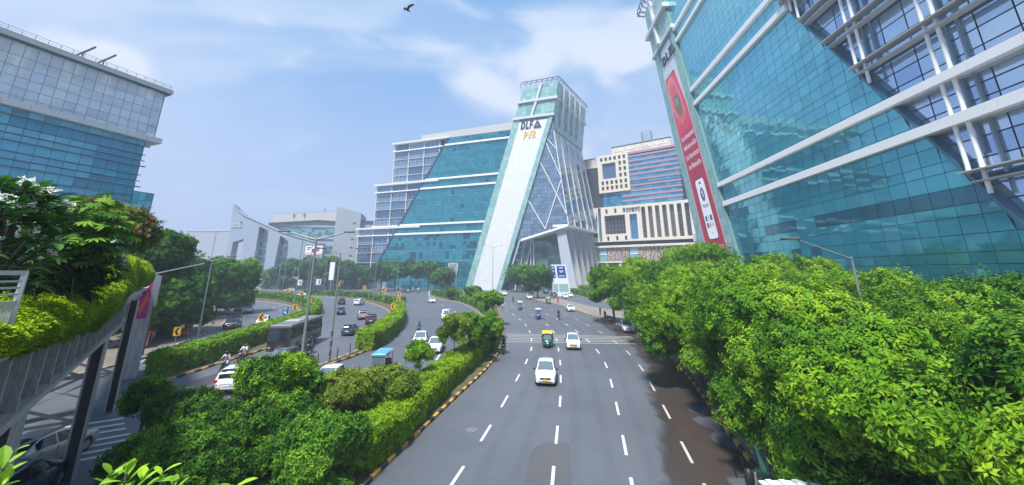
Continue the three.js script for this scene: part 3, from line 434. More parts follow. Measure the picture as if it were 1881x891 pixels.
  { const l = letters('DLF', 3.6, .3, mat(.012, .02, .035, .5), o, 'lettering', [pl(80) + 2, 79, .95], { sx: 1.1, shear: -.2 }); new MB().prism([[pl(80) + 10.2, 79.1], [pl(80) + 14, 79.1], [pl(80) + 11.4, 83.4]], .95, 1.3).build('triangle_emblem', mat(.05, .04, .09, .5), o); }
  // crown, overhanging band and crest at the top left
  const cl = h => bl(88) - (h - 88) * .22, cr = h => br(88) - (h - 88) * .25;
  new MB().prism([[cl(88), 88], [cr(88), 88], [cr(112), 112], [cl(112), 112]], -42, 1).build('crown_wall', tileJoint, o);
  panes(o, { rows: arr(88.6, 111.5, 2.3), colW: 2.3, x0: -44, x1: -8, left: cl, right: cr, z: 1.1, mats: [tile, tileB, tileC], tilt: .003, gap: .06, indiv: 80, name: 'tile' });
  { const c = mat(.52, .58, .58, .5); new MB().span(bl(88) - .6, br(88) + 1.4, 87.4, 88.8, -4, 1.6).build('ledge', c, o); new MB().prism([[cl(98) - 1.4, 97.6], [cr(98) + 1.4, 97.6], [cr(99) + 1.4, 99.4], [cl(99) - 1.4, 99.4]], -40, 2.4).build('crown_band', c, o); new MB().bar([cl(88) + 8, 88.6, 1.5], [cl(111) + 8, 111, 1.5], 1.4).build('crown_post', c, o);
    const r = new MB(); for (let k = 0; k < 8; k++) { const x = mix(cl(112) - 1.5, cr(112), k / 7); r.bar([x, 111, 1], [x - .4, 112.6, 3], .28); r.bar([x - .4, 112.6, 3], [x - .4, 114.6, 3.2], .24); } r.bar([cl(112) - 2, 114.6, 3.2], [cr(112), 114.6, 3.2], .3); r.bar([cl(112) - 2, 112.6, 3], [cr(112), 112.6, 3], .25); for (let k = 0; k < 12; k++) { const z = 3 - k * 3.6; r.bar([cl(112), 111, z], [cl(112) - 3, 112.6, z], .25); r.bar([cl(112) - 3, 112.6, z], [cl(112) - 3, 114.4, z], .22); } r.bar([cl(112) - 3, 112.6, 3], [cl(112) - 3, 112.6, -40], .28); r.bar([cl(112) - 3, 114.4, 3], [cl(112) - 3, 114.4, -40], .28); r.build('steel_crest', mat(.05, .05, .07, .5), o); }
  // the far atrium: dark glass, white canopy line, a leg
  const at = mat(.10, .16, .15, .12, { ior: 2 });
  panes(o, { rows: arr(19, 78, 2.4), colW: 1.8, x0: -32, x1: -6, left: h => mix(-17.8, -24, (h - 19) / 59), right: h => bl(h), z: -1.2, mats: [glassMat(.10, .15, .15), glassMat(.14, .19, .18), glassMat(.06, .09, .09)], tilt: .01, gap: .1 });
  new MB().prism([[-18.4, 17.6], [-8.6, 17.6], [-8.6, 18.6], [-18.4, 20]], -20, .4).build('canopy', M.white, o);
  new MB().hull8([[-17, 0, -1], [-13, 0, -1], [-13, 18, -1], [-17, 18, -1], [-17, 0, -3], [-13, 0, -3], [-13, 18, -3], [-17, 18, -3]]).build('concrete_leg', M.concrete, o);
  for (const [p, q] of [[[-16, 46, -.6], [-10.5, 22, -.6]], [[-17.6, 21, -.6], [-15.2, 46, -.6]]]) new MB().bar(p, q, .3).build('brace', M.white, o);
}

// 3. left building: pale glass box over a blue glass body
{
  const o = facade('glass_building', 'left building with a pale overhanging glass box above blue glazing', 'office building', -60, -62, .372, -.928);
  new MB().prism([[-46, 30.4], [-.5, 30.4], [-.3, 39.2], [-46, 39.2]], -28, -.1).build('box_wall', mat(.34, .40, .45, .6), o);
  panes(o, { rows: [30.9, 31.6, 32.9, 34.3, 35.7, 37.2, 39.1], colW: 1.24, x0: -45.2, x1: -.55, z: 0, mats: PALE, tilt: .006, gap: .055, indiv: 290, pick: k => { const q = rnd(), n = vnoise(k.c * .4, k.r * .8, 3); return k.r < 2 && q < .3 ? 4 : n > .6 ? 0 : q < .3 ? 1 : q < .6 ? 2 : q < .9 ? 0 : 3; } });
  { const side = []; for (let i = 0; i < 6; i++) for (let j = 0; j < 9; j++) { const h = [30.9, 31.6, 32.9, 34.3, 35.7, 37.2, 39.1], z0 = -j * 3; side.push([-.42, h[i] + .05, z0 - .05], [-.42, h[i] + .05, z0 - 2.95], [-.38, h[i + 1] - .05, z0 - 2.95], [-.38, h[i + 1] - .05, z0 - .05]); } const q = mesh('pane_field', quadGeo(side), PALE[0], o); q.userData.kind = 'stuff'; }
  new MB().span(-46, .35, 39.25, 40.0, -28, .7).build('roof_slab', mat(.55, .56, .54, .6), o);
  new MB().span(-46, .2, 39.05, 39.25, -28, .45).build('fascia', mat(.03, .13, .17, .3), o);
  for (let x = -46; x < 0; x += 2.6) new MB().span(x, Math.min(x + 2.57, .3), 30.0, 30.85, -28, .9).build('white_band', mat(.66, .68, .68, .5), o);
  { const r = new MB(); for (let x = -45; x <= .1; x += 1.25) r.bar([x, 40, .4], [x, 40.75, .4], .05); r.bar([-45, 40.75, .4], [.1, 40.75, .4], .05); r.bar([-45, 40.4, .4], [.1, 40.4, .4], .035); r.build('roof_railing', M.lampgrey, o); }
  for (const x of [-11.3, -8.9]) { const d = new MB(); d.bar([x, 40, -.3], [x, 41.3, -.2], .14); d.bar([x, 41.1, -.5], [x + .5, 41.9, 1.6], .2); d.bar([x - .6, 40.2, -1.4], [x, 41.2, -.4], .18); d.build('cleaning_davit', mat(.04, .05, .06, .5), o); }
  // blue body
  new MB().prism([[-46, 0], [-1.6, 0], [-1.6, 30], [-46, 30]], -27, -.1).build('body_wall', mat(.01, .06, .12, .6), o);
  const rows = []; for (let h = 2.6; h < 30; h += 3.42) rows.push(h, h + 1.05, h + 2.5); rows.push(29.96);
  panes(o, { rows: rows.filter(h => h < 30), colW: 1.5, x0: -46, x1: -1.6, z: 0, mats: SKYB, tilt: .005, gap: .05, indiv: 285, pick: k => { const n = vnoise(k.c * .3, k.r * .5, 8); return n > .72 ? 4 : rnd() < .4 ? 1 : rnd() < .5 ? 0 : rnd() < .6 ? 2 : 3; } });
  { const side = []; for (let i = 0; i < 8; i++) for (let j = 0; j < 9; j++) side.push([-1.5, 2.6 + i * 3.42, -j * 3], [-1.5, 2.6 + i * 3.42, -j * 3 - 2.9], [-1.5, 5.9 + i * 3.42, -j * 3 - 2.9], [-1.5, 5.9 + i * 3.42, -j * 3]); const q = mesh('pane_field', quadGeo(side), SKYB[2], o); q.userData.kind = 'stuff'; }
  for (let i = 0; i < 8; i++) { const h = 2.6 + i * 3.42; new MB().span(-46, -1.2, h + 1.0, h + 1.1, 0, .32).build('fin', mat(.10, .22, .34, .4), o); new MB().span(-46, -.9, h + 2.45, h + 2.58, 0, .5).build('fin', mat(.16, .28, .40, .4), o); new MB().span(-46, -1.1, h, h + .09, 0, .3).build('fin', mat(.10, .22, .34, .4), o); }
  // low block beyond the corner
  new MB().prism([[-1.6, 0], [1.5, 0], [1.5, 21.6], [-1.6, 21.6]], -14, -.4).build('annex_wall', mat(.02, .08, .14, .5), o);
  panes(o, { rows: [14, 16.2, 18.4, 20.2, 21.5], colW: 1.0, x0: -1.6, x1: 1.5, z: -.3, mats: [SKYB[2], SKYB[4], SKYB[0]], gap: .06, indiv: 40 });
}

// 4. cream tower behind, with striped glass, a sign wall and a mast
{
  const o = facade('striped_tower', 'cream tower with striped blue glass, rooftop sign wall and lattice mast', 'office tower', 88, -200, .821, .571);
  const cream = mat(.70, .65, .56, .8), cream2 = mat(.63, .57, .46, .85), brick = mat(.38, .26, .28, .8), STR = [[.07, .36, .60], [.09, .42, .66], [.05, .27, .48]].map(c => coated(...c, .5));
  new MB().prism([[-50, 0], [18, 0], [18, 46], [5.9, 46], [5.9, 76.1], [-39.3, 76.7], [-39.3, 70], [-50, 70.4]], -40, -.3).build('wall', backGrey, o);
  for (let i = 0; i < 11; i++) {               // striped glass
    const h0 = [72.6, 69.7, 67, 64.4, 61.7, 58.7, 55.4, 52.4, 49.6, 46.9][i], h1 = [75.2, 72.0, 69.1, 66.4, 63.9, 61.1, 57.9, 54.8, 51.8, 49][i]; if (h0 === undefined) break;
    const b = h1; const x0 = i > 6 ? -26 : -20.9;
    panes(o, { rows: [h0 - 2.0 + .8, h0 + 1.1 - 1.1 + .6], colW: 2.4, x0, x1: 5.9, z: -.2, mats: STR, tilt: .006, gap: .12 });
    new MB().span(x0, 6, h0 + .6, h0 + 1.65, -2, .15).build('brick_band', brick, o);
  }
  new MB().span(-20.9, 6.1, 75.0, 76.3, -3, .3).build('brick_band', brick, o);
  panes(o, { rows: arr(45.5, 53.6, 2), colW: 2.2, x0: -37.5, x1: -26, z: -.2, mats: STR, gap: .12 });
  { const m = new THREE.Shape([[-39.3, 53.8], [-20.9, 53.8], [-20.9, 76.4], [-39.3, 76.7]].map(p => new THREE.Vector2(...p))), W = [];
    const cut = (x0, x1, h0, h1) => { m.holes.push(new THREE.Path([[x0, h0], [x1, h0], [x1, h1], [x0, h1]].map(p => new THREE.Vector2(...p)))); W.push([x0, x1, h0, h1]); };
    for (let i = 0; i < 6; i++) cut(-37.6 + i * 2.75, -36.1 + i * 2.75, 73.0, 75.2);
    for (let j = 0; j < 3; j++) for (let i = 0; i < 2; i++) cut(-26.6 + i * 2.75, -25.1 + i * 2.75, 62.2 + j * 3.6, 64.6 + j * 3.6);
    for (let j = 0; j < 2; j++) for (let i = 0; i < 6; i++) cut(-37.6 + i * 2.75, -36.1 + i * 2.75, 55.3 + j * 3.2, 57.6 + j * 3.2);
    cut(-36.6, -28.4, 62, 71.5);
    const g = new THREE.ExtrudeGeometry(m, { depth: 1.4, bevelEnabled: false }); g.translate(0, 0, -.3); mesh('cream_wall', g, cream, o);
    for (const [x0, x1, h0, h1] of W) { const w = mesh('window', quadGeo([[x0, h0, .1], [x1, h0, .1], [x1, h1, .1], [x0, h1, .1]]), x1 - x0 > 4 ? BLUE[0] : SMOKE[1], o); } }
  // podium block with tall recessed windows
  { const m = new THREE.Shape([[-46, 25.4], [18, 25], [18, 45.1], [-43.8, 45.2]].map(p => new THREE.Vector2(...p))), W = [];
    const cut = (x0, x1, h0, h1, k) => { m.holes.push(new THREE.Path([[x0, h0], [x1, h0], [x1, h1], [x0, h1]].map(p => new THREE.Vector2(...p)))); W.push([x0, x1, h0, h1, k]); };
    cut(-44.6, -41.2, 28, 42.6, 0); cut(-40.6, -38.8, 25.6, 44.9, 1); cut(-36.9, -24.9, 29.5, 40.1, 0);
    for (const x of [-36, -30.8, -25.8]) { cut(x, x + 1.3, 41.3, 43.9, 0); cut(x, x + 1.3, 25.9, 28.3, 0); }
    cut(-22.4, -18.3, 26.2, 40, 1); for (let i = 0; i < 8; i++) cut(-15.8 + i * 3.68, -13.6 + i * 3.68, 26.6, 43.5, 0);
    const g = new THREE.ExtrudeGeometry(m, { depth: 2.2, bevelEnabled: false }); g.translate(0, 0, -.2); mesh('cream_wall', g, cream, o);
    for (const [x0, x1, h0, h1, k] of W) { const w = mesh('window', quadGeo([[x0, h0, .2], [x1, h0, .2], [x1, h1, .2], [x0, h1, .2]]), k ? STR[2] : SMOKE[Math.floor(rnd() * 3)], o); const f = new MB(); for (let h = h0 + 2.4; h < h1 - 1; h += 2.4) f.span(x0, x1, h, h + .12, .2, .35); if (x1 - x0 > 5) for (let x = x0 + 2; x < x1 - .5; x += 2) f.span(x, x + .12, h0, h1, .2, .35); if (f.g.length) f.build('window_frame', M.grey, w); } }
  letters('cvent', 2.7, .3, mat(.04, .05, .07, .5), o, 'lettering', [-24.0, 41.6, 2.05], { sx: .78 });
  panes(o, { rows: [23.2, 25.2], colW: 2.6, x0: -48, x1: 18, z: -.4, mats: STR, gap: .12 });
  new MB().span(-48, 24, 22.2, 23.3, -6, 1.2).build('ledge', cream, o);
  // carved screen of curling strokes
  { new MB().span(-48, 24, 14.6, 22.2, -3, -.4).build('screen_back', mat(.12, .09, .07, .9), o);
    const b = new MB(); for (let x = -46; x < 22; x += .62) { if ((x > -41.6 && x < -37) || (x > -24.4 && x < -20)) continue; let y = 15; while (y < 22) { const l = rr(1.1, 2.6), k = rr(-.5, .5); b.bar([x + rr(-.1, .1), y, -.1], [x + k, Math.min(22.2, y + l), -.1], rr(.22, .42), .25); y += l * rr(.7, 1); } } const q = b.build('carved_screen', mat(.60, .50, .40, .85), o); q.userData.kind = 'stuff';
    for (const x of [-41.4, -24.2]) { const w = mesh('window', quadGeo([[x, 15, .1], [x + 4.2, 15, .1], [x + 4.2, 22, .1], [x, 22, .1]]), glassMat(.20, .44, .50), o); new MB().span(x, x + 4.2, 18.3, 18.8, .1, .3).build('window_frame', M.white, w); }
    new MB().span(-48, 24, 13.8, 14.7, -3, .6).build('ledge', cream, o); new MB().span(-48, 24, 0, 13.8, -8, -2).build('podium_wall', mat(.08, .10, .12, .5), o); for (let x = -46; x < 24; x += 7.6) new MB().span(x, x + (x > -38 ? 2.8 : .7), 0, 13.8, -2, .2).build('column', cream2, o); }
  // left wing of cream strips
  for (let i = 0; i < 8; i++) { const h = 46.5 + i * 3.05; panes(o, { rows: [h + 1.1, h + 3.0], colW: 2.3, x0: -50, x1: -39.4, z: -1.4, mats: STR, gap: .1 }); new MB().span(-50, -39.2, h, h + 1.15, -4, -.9).build('cream_band', cream, o); }
  new MB().span(-50.3, -39.2, 70.4, 71.4, -20, -.8).build('roof_slab', cream, o);
  // sign walls on the roof
  const sgn = (x0, x1, h0, h1, z, name) => { new MB().span(x0, x1, h0, h1, z - .8, z).build('sign_wall', cream2, o); new MB().span(x0 - .3, x1 + .3, h1, h1 + .5, z - 1.1, z + .2).build('coping', mat(.10, .09, .10, .7), o); };
  sgn(-30.8, 2.6, 76.3, 81.2, -1.5); sgn(-52, -43, 71.4, 77, -4);
  const wl = mat(.80, .78, .80, .6);
  letters('SPLENDOR', 2.3, .25, wl, o, 'lettering', [-29, 78.3, -1.5], { sx: .92 }); letters('TRADE TOWER', 1.15, .25, wl, o, 'lettering', [-24.6, 76.75, -1.5]); letters('SPLENDOR', 2.3, .25, wl, o, 'lettering', [-13.2, 78.3, -1.5], { sx: .92 }); letters('TRADE TOWER', 1.15, .25, wl, o, 'lettering', [-9, 76.75, -1.5]);
  { const r = new MB(), x0 = -15.2, x1 = -9.9, z0 = -10, z1 = -15; const cs = [[x0, z0], [x1, z0], [x1, z1], [x0, z1]]; cs.forEach(([x, z], i) => { const n = cs[(i + 1) % 4]; r.bar([x, 76, z], [x, 91, z], .28); for (let k = 0; k < 5; k++) { const h = 76 + k * 3; r.bar([x, h, z], [n[0], h + 3, n[1]], .16); r.bar([n[0], h, n[1]], [x, h + 3, z], .16); r.bar([x, h + 3, z], [n[0], h + 3, n[1]], .18); } }); r.build('lattice_mast', mat(.30, .36, .46, .5), o); }
}

// 5. white building with a swooping roof, at the end of the loop road
{
  const o = facade('curved_office', 'pale blue-grey office with swooping roofline and tall slit windows beyond the loop road', 'office building', -140, -225, .97, -.2);
  const grid = dataTex(128, (u, v) => (u % .25 < .018 || v % .5 < .03) ? .8 : .97 + .05 * vnoise(u * 8, v * 8, 3, 8)); grid.repeat.set(.25, .25);
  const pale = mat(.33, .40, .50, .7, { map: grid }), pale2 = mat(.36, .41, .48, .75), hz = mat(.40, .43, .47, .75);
  const m = new THREE.Shape(), top = [[-20.6, 47.4], [-18.3, 44.6], [-14, 41.4], [-8.1, 38.8], [-2.2, 36.2], [7.2, 32.1], [15.5, 29.5], [27.3, 26.4], [31, 25.4]];
  m.moveTo(-20.2, 0); m.lineTo(31, 0); for (const p of [...top].reverse()) m.lineTo(...p); m.lineTo(-19.6, 28); m.lineTo(-20.2, 0);
  const hole = p => m.holes.push(new THREE.Path(p.map(q => new THREE.Vector2(...q))));
  hole([[-17.4, .4], [-11.3, .4], [-11.9, 27.4], [-17.3, 25.4]]);
  hole([[-4.8, .4], [1.2, .4], [.4, 32.6], [-4.9, 34.6]]); hole([[5.4, .4], [13, .4], [11.9, 26.2], [7, 29.7]]);
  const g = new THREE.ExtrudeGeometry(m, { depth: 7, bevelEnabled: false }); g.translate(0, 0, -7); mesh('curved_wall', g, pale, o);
  new MB().prism([...top, ...[...top].reverse().map(([x, y]) => [x, y - .5])], -7.5, .4).build('roof_edge', mat(.50, .53, .56, .6), o);
  for (const [x0, x1, ht] of [[-5, 1.4, 35], [5.2, 13.2, 30]]) { panes(o, { rows: arr(1, ht, 1.6), colW: 1.7, x0, x1, z: -5, mats: [glassMat(.10, .30, .34), glassMat(.05, .15, .22), glassMat(.16, .36, .40), glassMat(.10, .16, .24)], gap: .1, tilt: .01 }); for (let h = 4; h < ht - 4; h += 4.4) new MB().span(x0, x1, h, h + .9, -5.2, -4.6).build('floor_band', pale2, o); }
  letters('ACALIX', 2.3, .3, mat(.62, .66, .7, .5), o, 'lettering', [-19.4, 33.8, .02], { sx: .5 }); new MB().sphere(-14.7, 36.6, .2, .5, .9, .2, 8).build('emblem', mat(.1, .14, .2, .5), o);
  // office wing and wall behind it
  const z = -14;
  new MB().prism([[-10, 0], [36, 0], [36, 40], [24, 40.4], [-2.5, 38.2], [-10, 36]], z - 26, z).build('rear_wall', pale2, o);
  new MB().prism([[-4.5, 38.4], [24, 40.6], [34, 40.1], [34, 46.6], [-3.6, 43.4]], z - 20, z - 1.5).build('parapet', mat(.54, .52, .47, .75), o);
  new MB().prism([[-5, 37.6], [24, 40.2], [35, 39.8], [35, 40.4], [24, 40.9], [-5, 38.4]], z - 10, z + 1.6).build('eave', mat(.06, .09, .13, .5), o);
  panes(o, { rows: arr(30.2, 36.2, 1.5), colW: 2, x0: 2, x1: 36.6, z: z + .2, mats: [glassMat(.14, .34, .38), glassMat(.06, .16, .22), glassMat(.20, .40, .44)], gap: .12, tilt: .01 });
  for (const h of [29, 36.4]) new MB().span(0, 37, h, h + 1.1, z, z + .6).build('floor_band', pale2, o);
  panes(o, { rows: arr(20, 25, 1.6), colW: 2, x0: 10, x1: 34, z: z + .2, mats: [glassMat(.08, .16, .22), glassMat(.14, .26, .32)], gap: .12 });
  new MB().prism([[34, 0], [49, 0], [49.2, 45.8], [34.2, 49.6]], z - 20, z + 3).build('slab_wall', mat(.35, .40, .45, .75, { map: grid }), o);
  for (const [x, h] of [[45.6, 38.6], [45.4, 33.4], [45.3, 28.4], [45.2, 23.2], [45.1, 18.2]]) new MB().span(x - .8, x + .8, h, h + 1, z + 2.6, z + 3.06).build('window', mat(.05, .07, .09, .3), o);
  new MB().prism([[49, 0], [62, 0], [62, 40], [49, 41]], z - 24, z - 1).build('rear_wall', pale2, o);
  panes(o, { rows: arr(8, 37, 1.8), colW: 2.2, x0: 50, x1: 60, z: z - .9, mats: [glassMat(.18, .40, .44), glassMat(.08, .2, .26), pale2], gap: .12, pick: k => k.r % 4 > 1 ? 2 : Math.floor(rnd() * 2) });
  new MB().span(48.5, 62.5, 40.2, 41.4, z - 24, z - .4).build('eave', mat(.06, .09, .13, .5), o);
  { const r = new MB(); for (let i = 0; i < 16; i++) { const x = mix(-2, 33, i / 15), h = mix(43.6, 46.5, i / 15); r.bar([x, h, z - 2], [x, h + 1.4, z - 2], .12); } r.bar([-2, 44.9, z - 2], [33, 47.8, z - 2], .12); for (const [x, h] of [[8, 42], [14, 42.5], [26, 46]]) { r.bar([x, h, z - 1.2], [x, h + 3.4, z - 1.2], .25); r.bar([x - 1, h + 2.2, z - 1.2], [x + 1, h + 2.2, z - 1.2], .2); } r.build('roof_railing', M.grey, o); }
  // hoarding on posts in front of the trees
  { const b = thing('billboard', 'small pink and white billboard on posts before the trees by the curved office', 'billboard', null, [...(p => [p[0], 0, p[2]])([-103.19,19.15,-208])], .08); const t = canvasTex(128, 64, (c, w, h) => { c.fillStyle = '#d9c7cb'; c.fillRect(0, 0, w, h); c.fillStyle = '#f4f0ee'; c.fillRect(6, 6, w - 12, h - 22); c.fillStyle = '#5b4c66'; c.fillRect(14, 14, 34, 7); c.fillRect(14, 26, 26, 6); c.fillStyle = '#b25a6a'; c.fillRect(74, 12, 30, 30); c.fillStyle = '#4a3f58'; c.beginPath(); c.arc(64, 36, 13, 0, 7); c.fill(); });
    const p = mesh('panel', new THREE.BoxGeometry(9.4, 5.2, .3), mat(1, 1, 1, .6, { map: t }), b); p.position.y = 20.2; new MB().span(-4.9, 4.9, 17.4, 17.8, -.25, .25).span(-4.9, 4.9, 22.7, 23, -.25, .25).span(-4.9, -4.6, 17.4, 23, -.25, .25).span(4.6, 4.9, 17.4, 23, -.25, .25).build('frame', M.grey, b); for (const x of [-2.5, 2.5]) new MB().rod([x, 0, -.4], [x, 20, -.4], .22).build('post', M.grey, b); }
}

// 6. long hazy block far left
{
  const o = facade('far_block', 'hazy grey windowless block far away left of the curved office', 'building', -270, -322, .995, .0);
  const g = dataTex(128, (u, v) => (u % .125 < .02 || v % .125 < .02) ? .86 : 1); g.repeat.set(.06, .06);
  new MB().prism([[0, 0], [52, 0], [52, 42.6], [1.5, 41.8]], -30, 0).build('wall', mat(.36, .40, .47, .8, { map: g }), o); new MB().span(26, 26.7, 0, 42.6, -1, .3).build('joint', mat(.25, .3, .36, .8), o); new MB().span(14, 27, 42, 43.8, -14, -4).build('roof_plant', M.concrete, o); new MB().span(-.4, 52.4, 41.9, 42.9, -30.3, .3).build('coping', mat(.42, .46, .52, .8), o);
}

// ---- plants: sprigs of real leaves set through each crown
function sprig(n, L, W, rise = .5, curl = .25, whorl = 1, stem = .2) {     // leaves radiating round an axis (+y is outwards)
  const p = [], c = [];
  for (let i = 0; i < n; i++) {
    const a = i * 2.39996 * whorl + hash(i, n, 2) * .6, up = rise + (hash(i, n, 5) - .5) * .7, l = L * (.75 + .5 * hash(i, n, 8)), w = W * (.8 + .4 * hash(i, n, 9)), y0 = stem * (i / n - .5);
    const d = V(Math.cos(a) * Math.cos(up), Math.sin(up), Math.sin(a) * Math.cos(up)), s = V(-Math.sin(a), (hash(i, 3, 4) - .5) * .8, Math.cos(a)).normalize(), nn = new THREE.Vector3().crossVectors(s, d);
    const P = (t, k, q) => V(0, y0, 0).addScaledVector(d, .12 * L + l * t).addScaledVector(s, w * k).addScaledVector(nn, q).add(V(0, -curl * l * t * t, 0)).toArray();
    const B = P(0, 0, 0), S1 = P(.42, .5, .12 * w), S2 = P(.42, -.5, .12 * w), T = P(1, 0, 0), m = P(.45, 0, -.1 * w);
    p.push(...B, ...m, ...S1, ...S1, ...m, ...T, ...B, ...S2, ...m, ...m, ...S2, ...T);
  }
  const g = new THREE.BufferGeometry(); g.setAttribute('position', new THREE.Float32BufferAttribute(p, 3)); g.setAttribute('uv', new THREE.Float32BufferAttribute(new Float32Array(p.length / 3 * 2), 2)); g.computeVertexNormals(); return g;
}
const leafMat = new THREE.MeshPhysicalMaterial({ color: 0xffffff, roughness: .62, side: THREE.DoubleSide, transmission: .3, thickness: 0, ior: 1.25, specularIntensity: .5 });
const SPR = { big: sprig(9, .20, .078, .35, .35), mid: sprig(9, .17, .072, .4, .3), small: sprig(10, .12, .06, .6, .2), fine: sprig(12, .085, .04, .7, .2), far: sprig(12, .55, .30, .5, .3, 1, .5), farther: sprig(12, .95, .55, .5, .3, 1, .8) };
const dummy = new THREE.Object3D(), tint = new THREE.Color();
function foliage(parent, pts, geo, pal, s0, s1, name = 'crown') {            // pts: [x,y,z, nx,ny,nz, tone]
  const o = new THREE.InstancedMesh(geo, leafMat, pts.length); o.name = name; o.userData.kind = 'stuff'; o.castShadow = o.receiveShadow = true;
  pts.forEach((p, i) => {
    const n = V(p[3] + rr(-.55, .55), p[4] + rr(-.35, .65), p[5] + rr(-.55, .55)).normalize();
    dummy.position.set(p[0], p[1], p[2]); dummy.quaternion.setFromUnitVectors(V(0, 1, 0), n); dummy.rotateY(rr(0, 6.28)); const s = rr(s0, s1); dummy.scale.set(s, s, s); dummy.updateMatrix(); o.setMatrixAt(i, dummy.matrix);
    const k = clamp(rnd() * .62 + p[6] * .72 - .17, 0, .999) * (pal.length - 1), a = pal[Math.floor(k)], b = pal[Math.floor(k) + 1], f = k % 1, v = rr(.85, 1.15);
    tint.setRGB(mix(a[0], b[0], f) * v, mix(a[1], b[1], f) * v, mix(a[2], b[2], f) * v); o.setColorAt(i, tint);
  });
  o.instanceMatrix.needsUpdate = true; parent.add(o); return o;
}
const PAL = {
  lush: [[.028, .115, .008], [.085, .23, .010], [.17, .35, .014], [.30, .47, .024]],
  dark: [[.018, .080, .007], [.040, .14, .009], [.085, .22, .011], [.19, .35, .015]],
  mid: [[.030, .115, .012], [.062, .19, .016], [.12, .29, .02], [.20, .37, .026]],
  lime: [[.10, .23, .004], [.18, .34, .005], [.28, .45, .008], [.40, .54, .012]],
  olive: [[.06, .14, .012], [.13, .23, .02], [.20, .29, .028], [.30, .35, .04]],
  far: [[.026, .11, .024], [.050, .17, .034], [.085, .225, .042], [.13, .29, .05]],
};
function blobPoints(blobs, dens, out = []) {
  const eye = V(0, 8.7, 0);
  for (const b of blobs) {
    const area = 4 * Math.PI * Math.pow((Math.pow(b.rx * b.ry, 1.6) + Math.pow(b.rx * b.rz, 1.6) + Math.pow(b.ry * b.rz, 1.6)) / 3, 1 / 1.6), n = Math.round(area * dens), tone = rr(.0, 1);
    for (let i = 0; i < n; i++) {
      const u = rr(-1, 1), a = rr(0, 6.283), q = Math.sqrt(1 - u * u), d = [q * Math.cos(a), u, q * Math.sin(a)];
      const bump = .54 + .6 * vnoise(d[0] * 2.1 + b.x * 3, d[2] * 2.1 + d[1] * 2.7 + b.z, 77) + .5 * vnoise(d[0] * 5.3 + b.z * 2, d[2] * 5.3 + d[1] * 5.9 + b.x, 78), q2 = rnd(), rad = bump * (q2 < .25 ? rr(.45, .85) : q2 > .93 ? rr(1.0, 1.22) : 1 - .25 * rnd() * rnd());
      const p = [b.x + d[0] * b.rx * rad, b.y + d[1] * b.ry * rad, b.z + d[2] * b.rz * rad];
      let inside = false; for (const c of blobs) if (c !== b) { const e = ((p[0] - c.x) / c.rx) ** 2 + ((p[1] - c.y) / c.ry) ** 2 + ((p[2] - c.z) / c.rz) ** 2; if (e < .36) { inside = true; break; } }
      if (!inside) out.push([...p, d[0], d[1], d[2], tone]);
    }
  }
  return out;
}
function limbTube(pts, r0, r1, seg = 8, rad = 6) {                          // tapered bent limb
  const c = new THREE.CatmullRomCurve3(pts.map(p => V(...p))), g = new THREE.TubeGeometry(c, seg, 1, rad, false), p = g.attributes.position, f = [];
  for (let i = 0; i <= seg; i++) { const q = c.getPointAt(i / seg), r = mix(r0, r1, i / seg); for (let j = 0; j <= rad; j++) { const k = i * (rad + 1) + j; p.setXYZ(k, q.x + (p.getX(k) - q.x) * r, q.y + (p.getY(k) - q.y) * r, q.z + (p.getZ(k) - q.z) * r); } }
  g.computeVertexNormals(); return g;
}
const barkTex = dataTex(128, (u, v) => .55 + .7 * fbm(u * 14, v * 5, 4, 71)); barkTex.repeat.set(3, 4);
const bark = mat(.13, .10, .075, .95, { map: barkTex }), barkPale = mat(.24, .20, .16, .95, { map: barkTex });
function tree(name, label, group, x, z, o = {}) {
  const { h = 9, r = 4, ry = r * .75, dens = 26, geo = SPR.mid, pal = PAL.lush, nb = 9, s0 = .85, s1 = 1.35, trunk = .2, blob = .5, low = 0, lean = [0, 0], barkM = bark, ysq = 1 } = o;
  const t = thing(name, label, 'tree', group, [x, o.y || .13, z]), cy = h - ry * 1.02, blobs = [];
  for (let i = 0; i < nb; i++) {
    const a = i * 2.4 + rr(-.4, .4), k = i === 0 ? 0 : Math.sqrt((i + .3) / nb) * (1 - blob * .72), u = i === 0 ? .45 : rr(-.55, .6) * (1 - .5 * k), br = r * blob * rr(.85, 1.2);
    blobs.push({ x: lean[0] + Math.cos(a) * r * k, y: cy + u * ry, z: lean[1] + Math.sin(a) * r * k, rx: br, ry: br * .78 * ysq, rz: br });
  }
  for (let i = 0; i < low; i++) { const a = rr(0, 6.28), br = r * blob * rr(.5, .75); blobs.push({ x: lean[0] + Math.cos(a) * r * .72, y: cy - ry * rr(.6, .95), z: lean[1] + Math.sin(a) * r * .72, rx: br, ry: br * .7, rz: br }); }
  const tb = new MB(), fork = [lean[0] * .3, cy - ry * .7, lean[1] * .3]; tb.add(limbTube([[0, -.2, 0], [lean[0] * .1 + rr(-.1, .1), fork[1] * .5, rr(-.1, .1)], fork], trunk, trunk * .72, 6, 8));
  tb.build('trunk', barkM, t); const lb = new MB(); for (const b of blobs) lb.add(limbTube([fork, [mix(fork[0], b.x, .5) + rr(-.2, .2), mix(fork[1], b.y, .45), mix(fork[2], b.z, .5) + rr(-.2, .2)], [b.x, b.y, b.z]], trunk * .5, trunk * .12, 5, 5)); lb.build('limbs', barkM, t);
  foliage(t, blobPoints(blobs, dens), geo, pal, s0, s1); return t;
}
